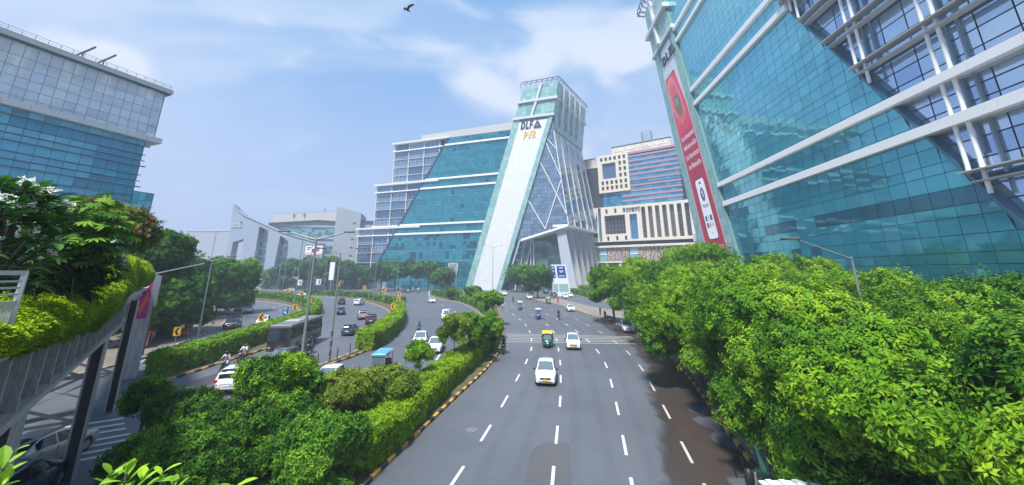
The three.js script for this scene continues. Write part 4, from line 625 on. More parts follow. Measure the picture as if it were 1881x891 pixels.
// big leafy trees in a row along the right-hand kerb; the nearer show single leaves
const kerbTrees = [[14.6, -7.6, 7.6, 3.8, 'big', 'nearest leafy tree of the right-hand row, at the picture edge'], [13.9, -13.2, 7.5, 3.7, 'big', 'second nearest leafy tree of the right-hand row beside the road'], [16.2, -19.6, 8.5, 4.1, 'big', 'leafy roadside tree right of the brown lane, before the lamp arm'], [19.6, -25.5, 9.3, 4.3, 'mid', 'broad leafy tree over the paler patches of the brown lane'], [19.2, -32.5, 9.0, 4.2, 'mid', 'leafy tree right of the brown lane between broad tree and parked white car'], [22.3, -40.5, 9.8, 4.5, 'mid', 'roadside tree overhanging the kerb just nearer than the parked white car'], [23.8, -50.5, 10.2, 4.7, 'mid', 'tree whose low crown covers the parked white hatchback'], [24.6, -60.5, 11.2, 4.8, 'mid', 'tree right behind the parked white hatchback by the footpath'], [23.2, -71.5, 10.4, 4.2, 'mid', 'last tree of the right-hand row, by the pale footpath tip'],
  [21.5, -11.5, 7.3, 4.0, 'big', 'leafy tree behind the nearest two right-hand trees'], [25.5, -20.5, 9.0, 4.6, 'mid', 'leafy tree in the second right-hand row before the teal glass'], [29.5, -32, 9.6, 4.8, 'mid', 'second-row tree rising before the red banner foot'], [31.5, -58, 13.4, 5.2, 'mid', 'tallest tree on the right, left of the red banner'], [34.5, -70, 13.2, 5.0, 'mid', 'tall tree before the cream podium with carved screen'], [33, -44, 11.2, 4.8, 'mid', 'tree left of the white foot of the banner blade']];
kerbTrees.forEach(([x, z, h, r, g, label], i) => tree('roadside_tree', label, 'leafy trees along the right kerb', x - (i < 2 ? 1.5 : i < 3 ? 2.3 : i < 9 ? 4.1 : 2.2), z, { h, r, ry: r * (i < 3 ? .82 : .78), geo: SPR[g], dens: g === 'big' ? 54 : 36, pal: PAL.lush, nb: 17, blob: .36, low: i < 9 ? 14 : 3, s0: .85, s1: g === 'big' ? 1.25 : 1.6, trunk: .22 }));
// trees of the left pavement
tree('pavement_tree', 'round dense tree on the left pavement behind the red rickshaw', 'trees on the left pavement', ...[-48.79,-58.21], { h: 9.2, r: 5.2, ry: 3.8, geo: SPR.far, dens: 8, pal: PAL.mid, nb: 16, blob: .46, low: 9, s0: .5, s1: .8 });
tree('pavement_tree', 'largest left-hand tree at the nose of the pavement', 'trees on the left pavement', ...[-62.3,-86.56], { h: 12.6, r: 6.6, ry: 5.4, geo: SPR.far, dens: 6, pal: PAL.mid, nb: 20, blob: .42, low: 12, s0: .6, s1: .95 });
tree('pavement_tree', 'tree behind the largest left-hand tree, partly hidden by it', 'trees on the left pavement', -66, -80, { h: 12.6, r: 6.4, ry: 5.2, geo: SPR.far, dens: 6, pal: PAL.mid, nb: 16, blob: .44, low: 9, s0: .6, s1: .95 });
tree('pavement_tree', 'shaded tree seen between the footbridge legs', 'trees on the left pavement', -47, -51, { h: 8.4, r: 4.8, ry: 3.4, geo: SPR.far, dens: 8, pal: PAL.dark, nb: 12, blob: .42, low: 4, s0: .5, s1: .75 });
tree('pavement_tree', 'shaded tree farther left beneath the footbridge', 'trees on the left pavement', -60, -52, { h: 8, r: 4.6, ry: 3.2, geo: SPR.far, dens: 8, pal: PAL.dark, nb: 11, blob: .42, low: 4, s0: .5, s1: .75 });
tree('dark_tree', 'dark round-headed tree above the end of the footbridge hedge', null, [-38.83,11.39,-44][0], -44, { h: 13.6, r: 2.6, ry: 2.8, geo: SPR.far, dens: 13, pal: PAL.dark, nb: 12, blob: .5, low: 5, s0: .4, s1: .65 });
// far rows
[[-121.95,12.09,-210],[-112.16,15.94,-206],[-104.1,17.15,-208],[-92.4,16.99,-204],[-84.33,15.41,-207],[-78.43,12.98,-212]].forEach((q, i) => { tree('boulevard_tree', ['leftmost tree of the far row before the curved office', 'second tree from the left in the far row', 'far tree just under the pink billboard', 'far tree behind the white pylon sign', 'far tree left of the stepped wing', 'far tree at the foot of the stepped wing'][i], 'far trees before the curved office', q[0], q[2], { h: q[1] + .5, r: 6.6, ry: 6.2, geo: SPR.farther, dens: 2.6, pal: PAL.far, nb: 13, blob: .42, low: 4, s0: .6, s1: .95, trunk: .3 }); });
[[-60.41,13.36,-192],[-53.49,14.09,-190],[-45.83,14.34,-190],[-37.13,13.8,-189],[-29.89,11.17,-184]].forEach((q, i) => { tree('avenue_tree', ['leftmost tree of the flat-topped row before the teal glass', 'second tree from the left in the flat-topped row', 'middle tree of the flat-topped row over waiting traffic', 'fourth tree of the flat-topped row before the teal glass', 'lower bright tree at the right end of the flat-topped row'][i], 'row of trees before the teal glass wing', q[0], q[2], { h: q[1] + .3, r: 5.4, ry: 4.2, geo: SPR.farther, dens: 3.0, pal: PAL.far, nb: 14, blob: .4, low: 4, s0: .5, s1: .85, trunk: .28 }); });
tree('round_tree', 'left one of the two round trees before the atrium', 'round trees before the atrium', ...[6.99,-182.59], { h: 12.6, r: 6.6, ry: 4.7, geo: SPR.farther, dens: 3.6, pal: PAL.mid, nb: 15, blob: .38, low: 5, s0: .5, s1: .8, trunk: .26 });
tree('round_tree', 'right one of the two round trees, standing on the footpath tip', 'round trees before the atrium', ...[10.74,-136.11], { h: 11.4, r: 5.5, ry: 4.2, geo: SPR.far, dens: 7, pal: PAL.mid, nb: 16, blob: .38, low: 5, s0: .6, s1: .9, trunk: .24 });
// small trees and shrubs of the medians
function young(label, x, z, h, r, pal, dens = 30, geo = SPR.mid, extra = {}) { return tree('young_tree', label, null, x, z, { h, r, ry: r * .95, geo, dens: dens * 1.1, pal, nb: 11, blob: .34, low: 2, s0: .8, s1: 1.5, trunk: .05, ysq: 1.1, barkM: barkPale, ...extra }); }
young('round young tree on the median left of the far motor scooter', ...[-2.2,-68.49], 6.0, 1.9, PAL.lush, 30, SPR.far, { s0: .25, s1: .4, dens: 34 });
young('thin young tree on the median nearest the pair of white cars', ...[-4.76,-37.72], 5.1, 1.5, PAL.olive, 34);
young('bushy young tree between thin young tree and the motorcycle', ...[-3.42,-40.88], 5.0, 1.75, PAL.lush, 40);
young('tallest bush of the median, left of the motorcycle rider', ...[-1.89,-44.95], 4.2, 1.5, PAL.lush, 40);
young('little tree with bare stem above the near end of the hedge', ...[-6.38,-30.71], 3.9, 1.0, PAL.lush, 46);
young('leafy shrub on the median under the round young tree', ...[-1.84,-55.46], 3.0, 1.5, PAL.mid, 40);
young('small bright tree over the far median hedge', ...[-17.09,-129.54], 4.6, 2.6, PAL.lush, 9, SPR.far, { s0: .5, s1: .8 });
young('dark green tree over the far median hedge', ...[-10.51,-124.74], 5.2, 3.0, PAL.mid, 9, SPR.far, { s0: .5, s1: .8 });
young('spreading shrub at the head of the round young tree', ...[-5.44,-100.61], 4.6, 2.6, PAL.lush, 9, SPR.far, { s0: .5, s1: .8 });
// foreground thicket on the wide end of the median
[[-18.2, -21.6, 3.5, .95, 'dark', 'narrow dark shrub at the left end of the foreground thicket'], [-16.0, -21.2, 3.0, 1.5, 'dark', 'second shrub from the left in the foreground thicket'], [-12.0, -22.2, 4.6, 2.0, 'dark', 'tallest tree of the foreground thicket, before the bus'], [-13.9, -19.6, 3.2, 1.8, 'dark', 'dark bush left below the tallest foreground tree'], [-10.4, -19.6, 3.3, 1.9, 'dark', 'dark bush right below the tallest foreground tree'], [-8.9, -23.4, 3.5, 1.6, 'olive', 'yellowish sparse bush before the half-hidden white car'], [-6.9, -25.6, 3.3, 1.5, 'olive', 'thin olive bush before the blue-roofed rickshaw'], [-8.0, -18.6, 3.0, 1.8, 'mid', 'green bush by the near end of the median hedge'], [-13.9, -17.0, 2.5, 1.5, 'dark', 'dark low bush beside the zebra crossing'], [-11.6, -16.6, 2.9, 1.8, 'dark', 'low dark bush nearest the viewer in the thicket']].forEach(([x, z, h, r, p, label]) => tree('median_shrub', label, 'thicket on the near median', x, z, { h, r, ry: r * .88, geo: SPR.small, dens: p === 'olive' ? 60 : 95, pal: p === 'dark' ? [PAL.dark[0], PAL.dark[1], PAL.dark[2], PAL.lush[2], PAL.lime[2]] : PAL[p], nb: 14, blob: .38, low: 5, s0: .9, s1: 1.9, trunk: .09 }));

// hedges: a clipped box of leaves over an added solid dark core
function hedge(label, pts, w, h, pal, geo, dens, s0, s1, o = {}) {
  const t = thing('hedge', label, 'hedge', o.group), P = spline(pts, Math.max(12, pts.length * 6)), A = along(P), out = [], y0 = o.y ?? .13;
  const hw = d => w * .5 * (o.taper ? mix(1, o.taper, d / A.length) : 1) * (.78 + .34 * vnoise(d * .7, w, 5) + .14 * vnoise(d * 2.3, w, 6)), hh = d => h * (.84 + .26 * vnoise(d * .55, h, 9) + .14 * vnoise(d * 2.1, h, 19));
  const N = Math.round(A.length * (2 * h + w) * dens);
  for (let i = 0; i < N; i++) {
    const d = rr(0, A.length), [x, z, a] = A.at(d), nx = Math.cos(a), nz = -Math.sin(a), k = rnd() * (2 * h + w), W2 = hw(d), H2 = hh(d); let off, y, n;
    if (k < h) { off = -W2; y = y0 + H2 * k / h; n = [-nx, .25, -nz]; } else if (k < h + w) { off = (k - h) / w * 2 * W2 - W2; y = y0 + H2; n = [0, 1, 0]; } else { off = W2; y = y0 + H2 * (k - h - w) / h; n = [nx, .25, nz]; }
    const inn = rr(-.06, .14) * (1 + h * .3); off -= Math.sign(off) * Math.abs(inn) * (n[1] < .5 ? 1 : .2); if (n[1] > .5) y -= inn; const rd = Math.abs(off) / W2; if (n[1] > .5 && rd > .8) y -= (rd - .8) * .9 * Math.min(1, h);
    out.push([x + nx * off, y, z + nz * off, ...n, vnoise(d * .45, off * 2 + y, 4)]);
  }
  for (const e of [0, A.length]) { const [x, z, a] = A.at(e), nx = Math.cos(a), nz = -Math.sin(a), fx = Math.sin(a) * (e ? 1 : -1), fz = Math.cos(a) * (e ? 1 : -1); for (let i = 0; i < w * h * dens * 1.3; i++) { const s = rr(-1, 1) * hw(e); out.push([x + nx * s + fx * .1, y0 + rr(0, 1) * hh(e), z + nz * s + fz * .1, fx, .3, fz, rnd()]); } }
  const c = new MB(); for (let d = 0; d < A.length; d += 1) { const [x, z, a] = A.at(Math.min(d + .5, A.length)); c.box(x, y0 + hh(d) * .41, z, hw(d) * 1.55, hh(d) * .82, 1.15, a); } c.build('dark_core', mat(.016, .028, .010, .95), t);
  foliage(t, out, geo, pal, s0, s1, 'foliage'); return t;
}
const mid2 = (a, b, n = 9) => { const p = spline(a, n), q = spline([...b].reverse(), n); return p.map((v, i) => [(v[0] + q[i][0]) / 2, (v[1] + q[i][1]) / 2]); };
const limeHedge = PAL.lime, hG = 'clipped hedges on the medians';
hedge('bright clipped hedge along the yellow and black kerb of the main road', [[-6.88,-19.88],[-6.45,-23.05],[-5.68,-28.74],[-4.72,-35.03],[-3.51,-41.83]], 2.1, 1.3, [...PAL.lime.slice(0, 3), PAL.lush[3]], SPR.fine, 175, 1.1, 1.9);
hedge('hedge on the narrow median left of the motorcycle', [[-3.4,-41.83],[-2.29,-47.01],[-1.84,-55.46],[-2.25,-67.16],[-3.29,-81.42]], 1.5, 1.15, PAL.lush, SPR.small, 60, 1.1, 1.9);
hedge('curving far hedge between the main road and the middle carriageway', [[-3.8,-85.48],[-5.81,-97.72],[-9.74,-112.28],[-16.2,-129.54],[-23.3,-144.93],[-28.79,-158.69]], 2.2, 1.5, PAL.lush, SPR.far, 9, .35, .55);
hedge('bright hedge inside the middle kerb, ending at the wire fence posts', [[-16.34,-47.33],[-16.66,-54.6],[-18.14,-65.89],[-21.07,-79.53],[-25.91,-96.33]], 2.1, 1.7, [...PAL.lime.slice(0, 3), PAL.lush[3]], SPR.small, 52, 1.2, 2.1);
hedge('low hedge behind the pale cars at the head of the loop', [[-31.67,-112.28],[-37.6,-122.47],[-44.56,-132.09]], 3.0, 1.5, PAL.lush, SPR.far, 7, .4, .6);
hedge('far low hedge strip at the back of the loop road', [[-48.04,-138.93],[-57.89,-146.52],[-69.75,-155.01],[-83.09,-164.55]], 3.2, 1.5, PAL.mid, SPR.far, 5.5, .4, .65);
hedge('long clipped hedge beside the bus on its left', [[-30.04,-36.05],[-30.29,-39.99],[-30.96,-46.11],[-32.34,-54.18],[-34.38,-64.67],[-36.73,-74.38],[-40.48,-84.42]], 2.2, 1.6, [...PAL.lime.slice(0, 2), PAL.lush[2], PAL.lime[2]], SPR.small, 40, 1.3, 2.2);
hedge('inner hedge of the loop curving round behind the blue sign', [[-40.48,-84.42],[-47.73,-99.14],[-56.94,-112.28],[-68.44,-125.91],[-78.83,-134.74],[-89.83,-143.38]], 3.0, 1.7, PAL.lush, SPR.far, 7, .4, .65);
hedge('bright far hedge bank along the back road', [[-140.36,-205.13],[-120.76,-215.11],[-98.81,-218.66],[-71.27,-218.66]], 5, 3.0, [...PAL.lime.slice(0, 2), PAL.lush[3]], SPR.farther, 2.6, .3, .5, { y: .14 });
hedge('dark clipped hedge by the curved office', [[-166.35,-242.71],[-161.69,-251.96],[-148.57,-251.96]], 3, 4.6, PAL.far, SPR.farther, 2, .4, .6, { y: .14 });
hedge('row of low shrubs at the foot of the white blade', [[-33.64,-278.52],[-18.33,-267.24],[0,-251.96]], 3, 4.6, PAL.far, SPR.farther, 2.4, .3, .5, { y: .14 });
hedge('clipped plaza hedge right of the blue display', [[27.42,-173.1],[29.44,-158.69],[30.58,-140.38]], 4, 1.6, PAL.lush, SPR.far, 5, .4, .6, { y: .14 });
hedge('upper plaza hedge under the concrete legs', [[34.77,-211.68],[37.22,-187.74],[40.31,-168.72]], 4, 2.2, [...PAL.lime.slice(0, 2), PAL.lush[3]], SPR.far, 4, .5, .7, { y: .14 });

// ---- vehicles. Local frame: front towards +z, base on y = 0
const glassDark = mat(.015, .022, .028, .06, { ior: 1.6 }), glassClear = mat(.16, .22, .25, .05, { metalness: .35, ior: 1.8 }), chrome = mat(.6, .6, .62, .15, { metalness: .9 }), lampWhite = mat(.40, .44, .48, .1, { metalness: .4 }), lampRed = mat(.42, .01, .015, .2), plateY = mat(.80, .50, .02, .5), plateW = mat(.8, .8, .8, .5), plateG = mat(.03, .40, .30, .5), trim = mat(.02, .02, .022, .5), rimM = mat(.42, .43, .45, .3, { metalness: .7 }), skinless = 0;
const PAINTS = {}; const paintOf = (k, c, met = .15) => PAINTS[k] ??= new THREE.MeshPhysicalMaterial({ color: C(...c), roughness: .32, metalness: met, clearcoat: 1, clearcoatRoughness: .06, side: THREE.DoubleSide });
const white = paintOf('white', [.78, .79, .80], 0), silver = paintOf('silver', [.42, .43, .45], .5), black = paintOf('black', [.018, .019, .022]), darkblue = paintOf('darkblue', [.02, .035, .07]), maroon = paintOf('maroon', [.10, .03, .035], .3), greyp = paintOf('grey', [.12, .125, .135], .4), bluep = paintOf('blue', [.06, .15, .28], .2), redp = paintOf('red', [.42, .02, .03], 0), greenp = paintOf('green', [.008, .11, .06], 0), yellowp = paintOf('yellow', [.82, .52, .02], 0), bluer = paintOf('bluer', [.02, .12, .34], 0), skyblue = paintOf('skyblue', [.05, .42, .66], 0), busp = paintOf('bus', [.030, .027, .025], .1);
// body sections: [z, half width, belt height, roof height, roof half width, sill height]
const PROFILES = {
  hatch: { L: 3.85, S: [[-1.92, .62, .62, .66, .5, .42], [-1.86, .78, .86, .92, .6, .3], [-1.7, .82, .92, 1.22, .60, .24], [-1.35, .84, .94, 1.46, .60, .22], [-.5, .85, .93, 1.52, .62, .2], [.15, .85, .91, 1.47, .61, .2], [.95, .84, .92, .95, .72, .2], [1.45, .83, .86, .90, .66, .2], [1.76, .79, .78, .82, .6, .22], [1.88, .74, .64, .70, .56, .24], [1.94, .68, .46, .5, .5, .28]], ws: [.17, .93], rw: [-1.84, -1.38], sw: [-1.36, .52], wheel: [1.2, -1.18, .3] },
  sedan: { L: 4.4, S: [[-2.2, .64, .66, .7, .5, .42], [-2.12, .8, .88, .92, .64, .3], [-1.55, .84, .95, 1.0, .68, .22], [-.85, .86, .94, 1.42, .58, .2], [-.2, .87, .92, 1.47, .6, .2], [.35, .87, .9, 1.42, .59, .2], [1.2, .86, .90, .93, .72, .2], [1.75, .84, .84, .88, .66, .2], [2.03, .79, .76, .80, .6, .22], [2.15, .74, .62, .68, .56, .24], [2.22, .68, .46, .5, .5, .28]], ws: [.38, 1.18], rw: [-1.53, -.88], sw: [-1.1, .78], wheel: [1.38, -1.32, .31] },
  suv: { L: 4.3, S: [[-2.15, .7, .72, .76, .55, .46], [-2.1, .84, 1.04, 1.1, .66, .34], [-1.98, .87, 1.08, 1.5, .66, .3], [-1.6, .88, 1.08, 1.7, .66, .28], [-.5, .89, 1.06, 1.74, .67, .28], [.2, .89, 1.05, 1.66, .66, .28], [.9, .88, 1.04, 1.08, .74, .28], [1.65, .87, 1.0, 1.04, .74, .3], [1.98, .83, .92, .98, .68, .32], [2.1, .78, .76, .84, .62, .34], [2.17, .72, .54, .6, .56, .38]], ws: [.22, .88], rw: [-2.09, -1.64], sw: [-1.62, .5], wheel: [1.35, -1.3, .36] },
  van: { L: 3.7, S: [[-1.85, .64, .7, .76, .56, .42], [-1.82, .72, .98, 1.1, .6, .3], [-1.74, .74, 1.0, 1.6, .6, .26], [-1.4, .745, 1.0, 1.78, .6, .24], [.2, .75, .98, 1.8, .61, .24], [.8, .75, .97, 1.7, .6, .24], [1.3, .74, .95, 1.0, .63, .24], [1.66, .7, .78, .86, .56, .26], [1.85, .54, .56, .64, .42, .32]], ws: [.82, 1.28], rw: [-1.8, -1.46], sw: [-1.4, .95], wheel: [1.15, -1.15, .28] },
  pickup: { L: 5, S: [[-2.5, .8, .9, .94, .7, .5], [-2.44, .86, 1.02, 1.04, .78, .4], [-1.05, .88, 1.04, 1.08, .76, .34], [-.75, .88, 1.06, 1.7, .64, .32], [.0, .88, 1.05, 1.74, .66, .32], [.5, .88, 1.04, 1.66, .65, .32], [1.2, .87, 1.02, 1.06, .74, .32], [1.95, .84, .95, 1.0, .68, .34], [2.36, .76, .8, .88, .58, .38], [2.5, .6, .6, .68, .46, .44]], ws: [.52, 1.18], rw: [-1.02, -.78], sw: [-.72, .8], wheel: [1.6, -1.5, .38] },
};
function section(P, z) { const S = P.S; let i = 0; while (i < S.length - 2 && S[i + 1][0] < z) i++; const t = clamp((z - S[i][0]) / (S[i + 1][0] - S[i][0]), 0, 1); return S[i].map((v, k) => mix(v, S[i + 1][k], t)); }
function ringPoint(P, z, v) {                     // v 0..1 from left sill over the roof to right sill
  const [, w, b, r, rw, s] = section(P, z), k = v <= .5 ? v * 2 : (1 - v) * 2, sg = v <= .5 ? -1 : 1;
  const pts = [[w * .90, s], [w * .985, s + (b - s) * .25], [w, s + (b - s) * .6], [w * .97, b], [mix(w * .95, rw, .5), mix(b, r, .52)], [rw * 1.02, mix(b, r, .93)], [rw * .82, r + .01], [0, r + .035]];
  const f = k * (pts.length - 1), i = Math.min(pts.length - 2, Math.floor(f)), t = f - i; return [sg * mix(pts[i][0], pts[i + 1][0], t), mix(pts[i][1], pts[i + 1][1], t), z];
}
function skin(P, z0, z1, v0, v1, nz, nv, off = 0) {
  const g = new THREE.BufferGeometry(), p = [], ix = []; for (let i = 0; i <= nz; i++) for (let j = 0; j <= nv; j++) { const z = mix(z0, z1, i / nz), v = mix(v0, v1, j / nv), a = ringPoint(P, z, v); if (off) { const b = ringPoint(P, z + .02, v), c = ringPoint(P, z, v + .01), n = new THREE.Vector3().crossVectors(V(b[0] - a[0], b[1] - a[1], b[2] - a[2]), V(c[0] - a[0], c[1] - a[1], c[2] - a[2])).normalize(); if (n.x * a[0] + n.y * (a[1] - .6) < 0) n.negate(); p.push(a[0] + n.x * off, a[1] + n.y * off, a[2] + n.z * off); } else p.push(...a); }
  for (let i = 0; i < nz; i++) for (let j = 0; j < nv; j++) { const a = i * (nv + 1) + j, b = a + nv + 1; ix.push(a, a + 1, b, b, a + 1, b + 1); }
  g.setAttribute('position', new THREE.Float32BufferAttribute(p, 3)); g.setAttribute('uv', new THREE.Float32BufferAttribute(new Float32Array(p.length / 3 * 2), 2)); g.setIndex(ix); g.computeVertexNormals(); return g;
}
function wheelParts(parent, x, y, z, r, w = .19) {
  const t = mesh('wheel', WHEEL[0], M.rubber, parent); t.position.set(x, y, z); t.scale.set(r, r, w / .2); t.rotation.y = Math.PI / 2; const c = mesh('rim', WHEEL[1], rimM, t); return t;
}
const WHEEL = (() => { const t = new THREE.TorusGeometry(.78, .24, 8, 20); t.scale(1, 1, .42); const d = new MB(); d.add(new THREE.CylinderGeometry(.64, .64, .17, 16).rotateX(Math.PI / 2)); for (let i = 0; i < 5; i++) d.box(Math.cos(i * 1.2566) * .32, Math.sin(i * 1.2566) * .32, 0, .5, .13, .2, 0, 0, i * 1.2566); d.add(new THREE.CylinderGeometry(.14, .14, .21, 10).rotateX(Math.PI / 2)); return [t, d.geo()]; })();
const GEO = {};
function makeCar(kind, paintM, label, o = {}) {
  const P = PROFILES[kind], t = thing('car', label, o.cat || 'car', o.group), G = GEO[kind] ??= (() => {
    const [wf, wr, R] = P.wheel, S = P.S, end = [S[0][0], S[S.length - 1][0]];
    const zs = []; for (let i = 0; i < S.length - 1; i++) { const n = Math.max(2, Math.round((S[i + 1][0] - S[i][0]) / .14)); for (let k = 0; k < n; k++) zs.push(mix(S[i][0], S[i + 1][0], k / n)); } zs.push(end[1]);
    const p = [], ix = [], nv = 28; zs.forEach(z => { for (let j = 0; j <= nv; j++) { const a = ringPoint(P, z, j / nv); for (const c of [wf, wr]) { const d = Math.abs(z - c); if (d < R * 1.2 && a[1] < .95) { const h = Math.sqrt(Math.max(0, (R * 1.2) ** 2 - d * d)) + R; if (a[1] < h && Math.abs(a[0]) > .5) a[1] = Math.min(h, a[1] + (h - a[1])); } } p.push(...a); } });
    for (let i = 0; i < zs.length - 1; i++) for (let j = 0; j < nv; j++) { const a = i * (nv + 1) + j, b = a + nv + 1; ix.push(a, a + 1, b, b, a + 1, b + 1); }
    for (const e of [0, zs.length - 1]) for (let j = 0; j < nv / 2; j++) { const a = e * (nv + 1) + j, b = e * (nv + 1) + nv - j; ix.push(a, a + 1, b, b, a + 1, b - 1); }
    const g = new THREE.BufferGeometry(); g.setAttribute('position', new THREE.Float32BufferAttribute(p, 3)); g.setAttribute('uv', new THREE.Float32BufferAttribute(new Float32Array(p.length / 3 * 2), 2)); g.setIndex(ix); g.computeVertexNormals();
    const sw = P.sw, pil = mix(sw[0], sw[1], .48), side = (a, b, s) => skin(P, a, b, s < 0 ? .228 : .772, s < 0 ? .345 : .655, 6, 4, .008);
    const under = new MB(); under.box(0, .26, 0, 1.3, .16, end[1] - end[0] - .5);
    return { body: g, under: under.geo(), ws: skin(P, P.ws[0], P.ws[1], .40, .60, 8, 8, .01), wsA: null, rw: skin(P, P.rw[0], P.rw[1], .39, .61, 6, 8, .01), sw: [-1, 1].flatMap(s => [side(sw[0], pil - .04, s), side(pil + .04, sw[1], s)]) };
  })();
  const S = P.S, f = S[S.length - 1], f2 = S[S.length - 2], f3 = S[S.length - 3], r = S[1], zf = f[0], zr = S[0][0];
  const body = mesh('body', G.body, paintM, t); mesh('underbody', G.under, trim, t);
  mesh('windscreen', G.ws, glassClear, t); mesh('rear_window', G.rw, glassDark, t); for (const g of G.sw) mesh('side_window', g, glassDark, t);
  const [wf, wr, R] = P.wheel, hw = S[4][1] - .11; for (const z of [wf, wr]) for (const s of [-1, 1]) wheelParts(t, s * hw, R, z, R);
  for (const s of [-1, 1]) {
    mesh('headlight', skin(P, f3[0] - .12, f2[0] + .03, s < 0 ? .17 : .765, s < 0 ? .235 : .83, 4, 3, .012), lampWhite, t);
    mesh('tail_light', new RoundedBoxGeometry(.2, kind === 'suv' || kind === 'van' ? .42 : .24, .1, 1, .03), lampRed, t).position.set(s * (r[1] - .12), r[2] - .14, r[0] + .02);
    const m = mesh('mirror', new RoundedBoxGeometry(.2, .13, .12, 1, .04), o.mirror || paintM, t); m.position.set(s * (S[5][1] + .08), S[5][2] + .1, P.ws[1] - .25);
    for (const z of [mix(P.sw[0], P.sw[1], .3), mix(P.sw[0], P.sw[1], .78)]) mesh('door_handle', UNIT, o.handle || chrome, t).scale.set(.03, .03, .16), t.children[t.children.length - 1].position.set(s * (S[4][1] + .004), S[4][2] - .1, z - .2);
    const j = new MB(); for (const z of [P.sw[0] + .1, mix(P.sw[0], P.sw[1], .48), P.sw[1] - .02]) j.box(s * (S[4][1] + .001), .6, z, .008, .6, .012); j.build('door_gap', trim, t);
  }
  mesh('grille', new RoundedBoxGeometry(f2[1] * 1.15, .15, .1, 1, .03), trim, t).position.set(0, mix(f2[2], f[2], .45), mix(f2[0], zf, .5) - .005);
  mesh('bumper_intake', new RoundedBoxGeometry(f[1] * 1.7, .1, .1, 1, .03), trim, t).position.set(0, f[5] + .06, zf - .04);
  mesh('emblem', new THREE.CylinderGeometry(.06, .06, .03, 10).rotateX(Math.PI / 2), chrome, t).position.set(0, mix(f2[2], f[2], .4), zf + .02);
  mesh('number_plate', UNIT, o.plate || plateW, t).scale.set(.46, .12, .02); t.children[t.children.length - 1].position.set(0, f[5] + .17, zf + .02);
  const rp = mesh('number_plate', UNIT, o.plate || plateW, t); rp.scale.set(.46, .12, .02); rp.position.set(0, r[5] + .34, zr - .02);
  mesh('rear_bumper', new RoundedBoxGeometry(1.3, .12, .1, 1, .04), trim, t).position.set(0, r[5] + .06, zr + .02);
  const wp = new MB(); for (const s of [-.32, .2]) { const a = ringPoint(P, P.ws[1] - .02, .5 + s * .3), b = ringPoint(P, mix(P.ws[0], P.ws[1], .7), .5 + s * .3 + .05); wp.bar([a[0], a[1] + .02, a[2]], [b[0], b[1] + .02, b[2]], .012); } wp.build('wiper', trim, t);
  if (o.rack) { const k = new MB(); for (const s of [-1, 1]) k.bar([s * .56, S[4][3] + .1, P.sw[0] + .2], [s * .56, S[4][3] + .1, P.sw[1] - .6], .05); k.build('roof_rail', chrome, t); }
  if (kind === 'pickup') { const k = new MB(); k.span(-.66, .66, 1.05, 1.07, -2.38, -1.1); k.build('cargo_bed', trim, t); }
  return t;
}
const PROTO = {};
function car(kind, paintName, label, pos, turn, o = {}) {     // one of each kind and paint is built, the rest are copies of it
  const key = kind + paintName + (o.plate === plateY ? 'y' : o.plate === plateG ? 'g' : ''), pm = PAINTS[paintName], p = [pos[0], .012, pos[1]];
  if (!PROTO[key]) { const t = PROTO[key] = makeCar(kind, pm, label, o); t.position.set(...p); t.rotation.y = turn; t.userData.category = o.cat || 'car'; if (o.group) t.userData.group = o.group; return t; }
  return copyOf(PROTO[key], label, p, turn, o.group);
}
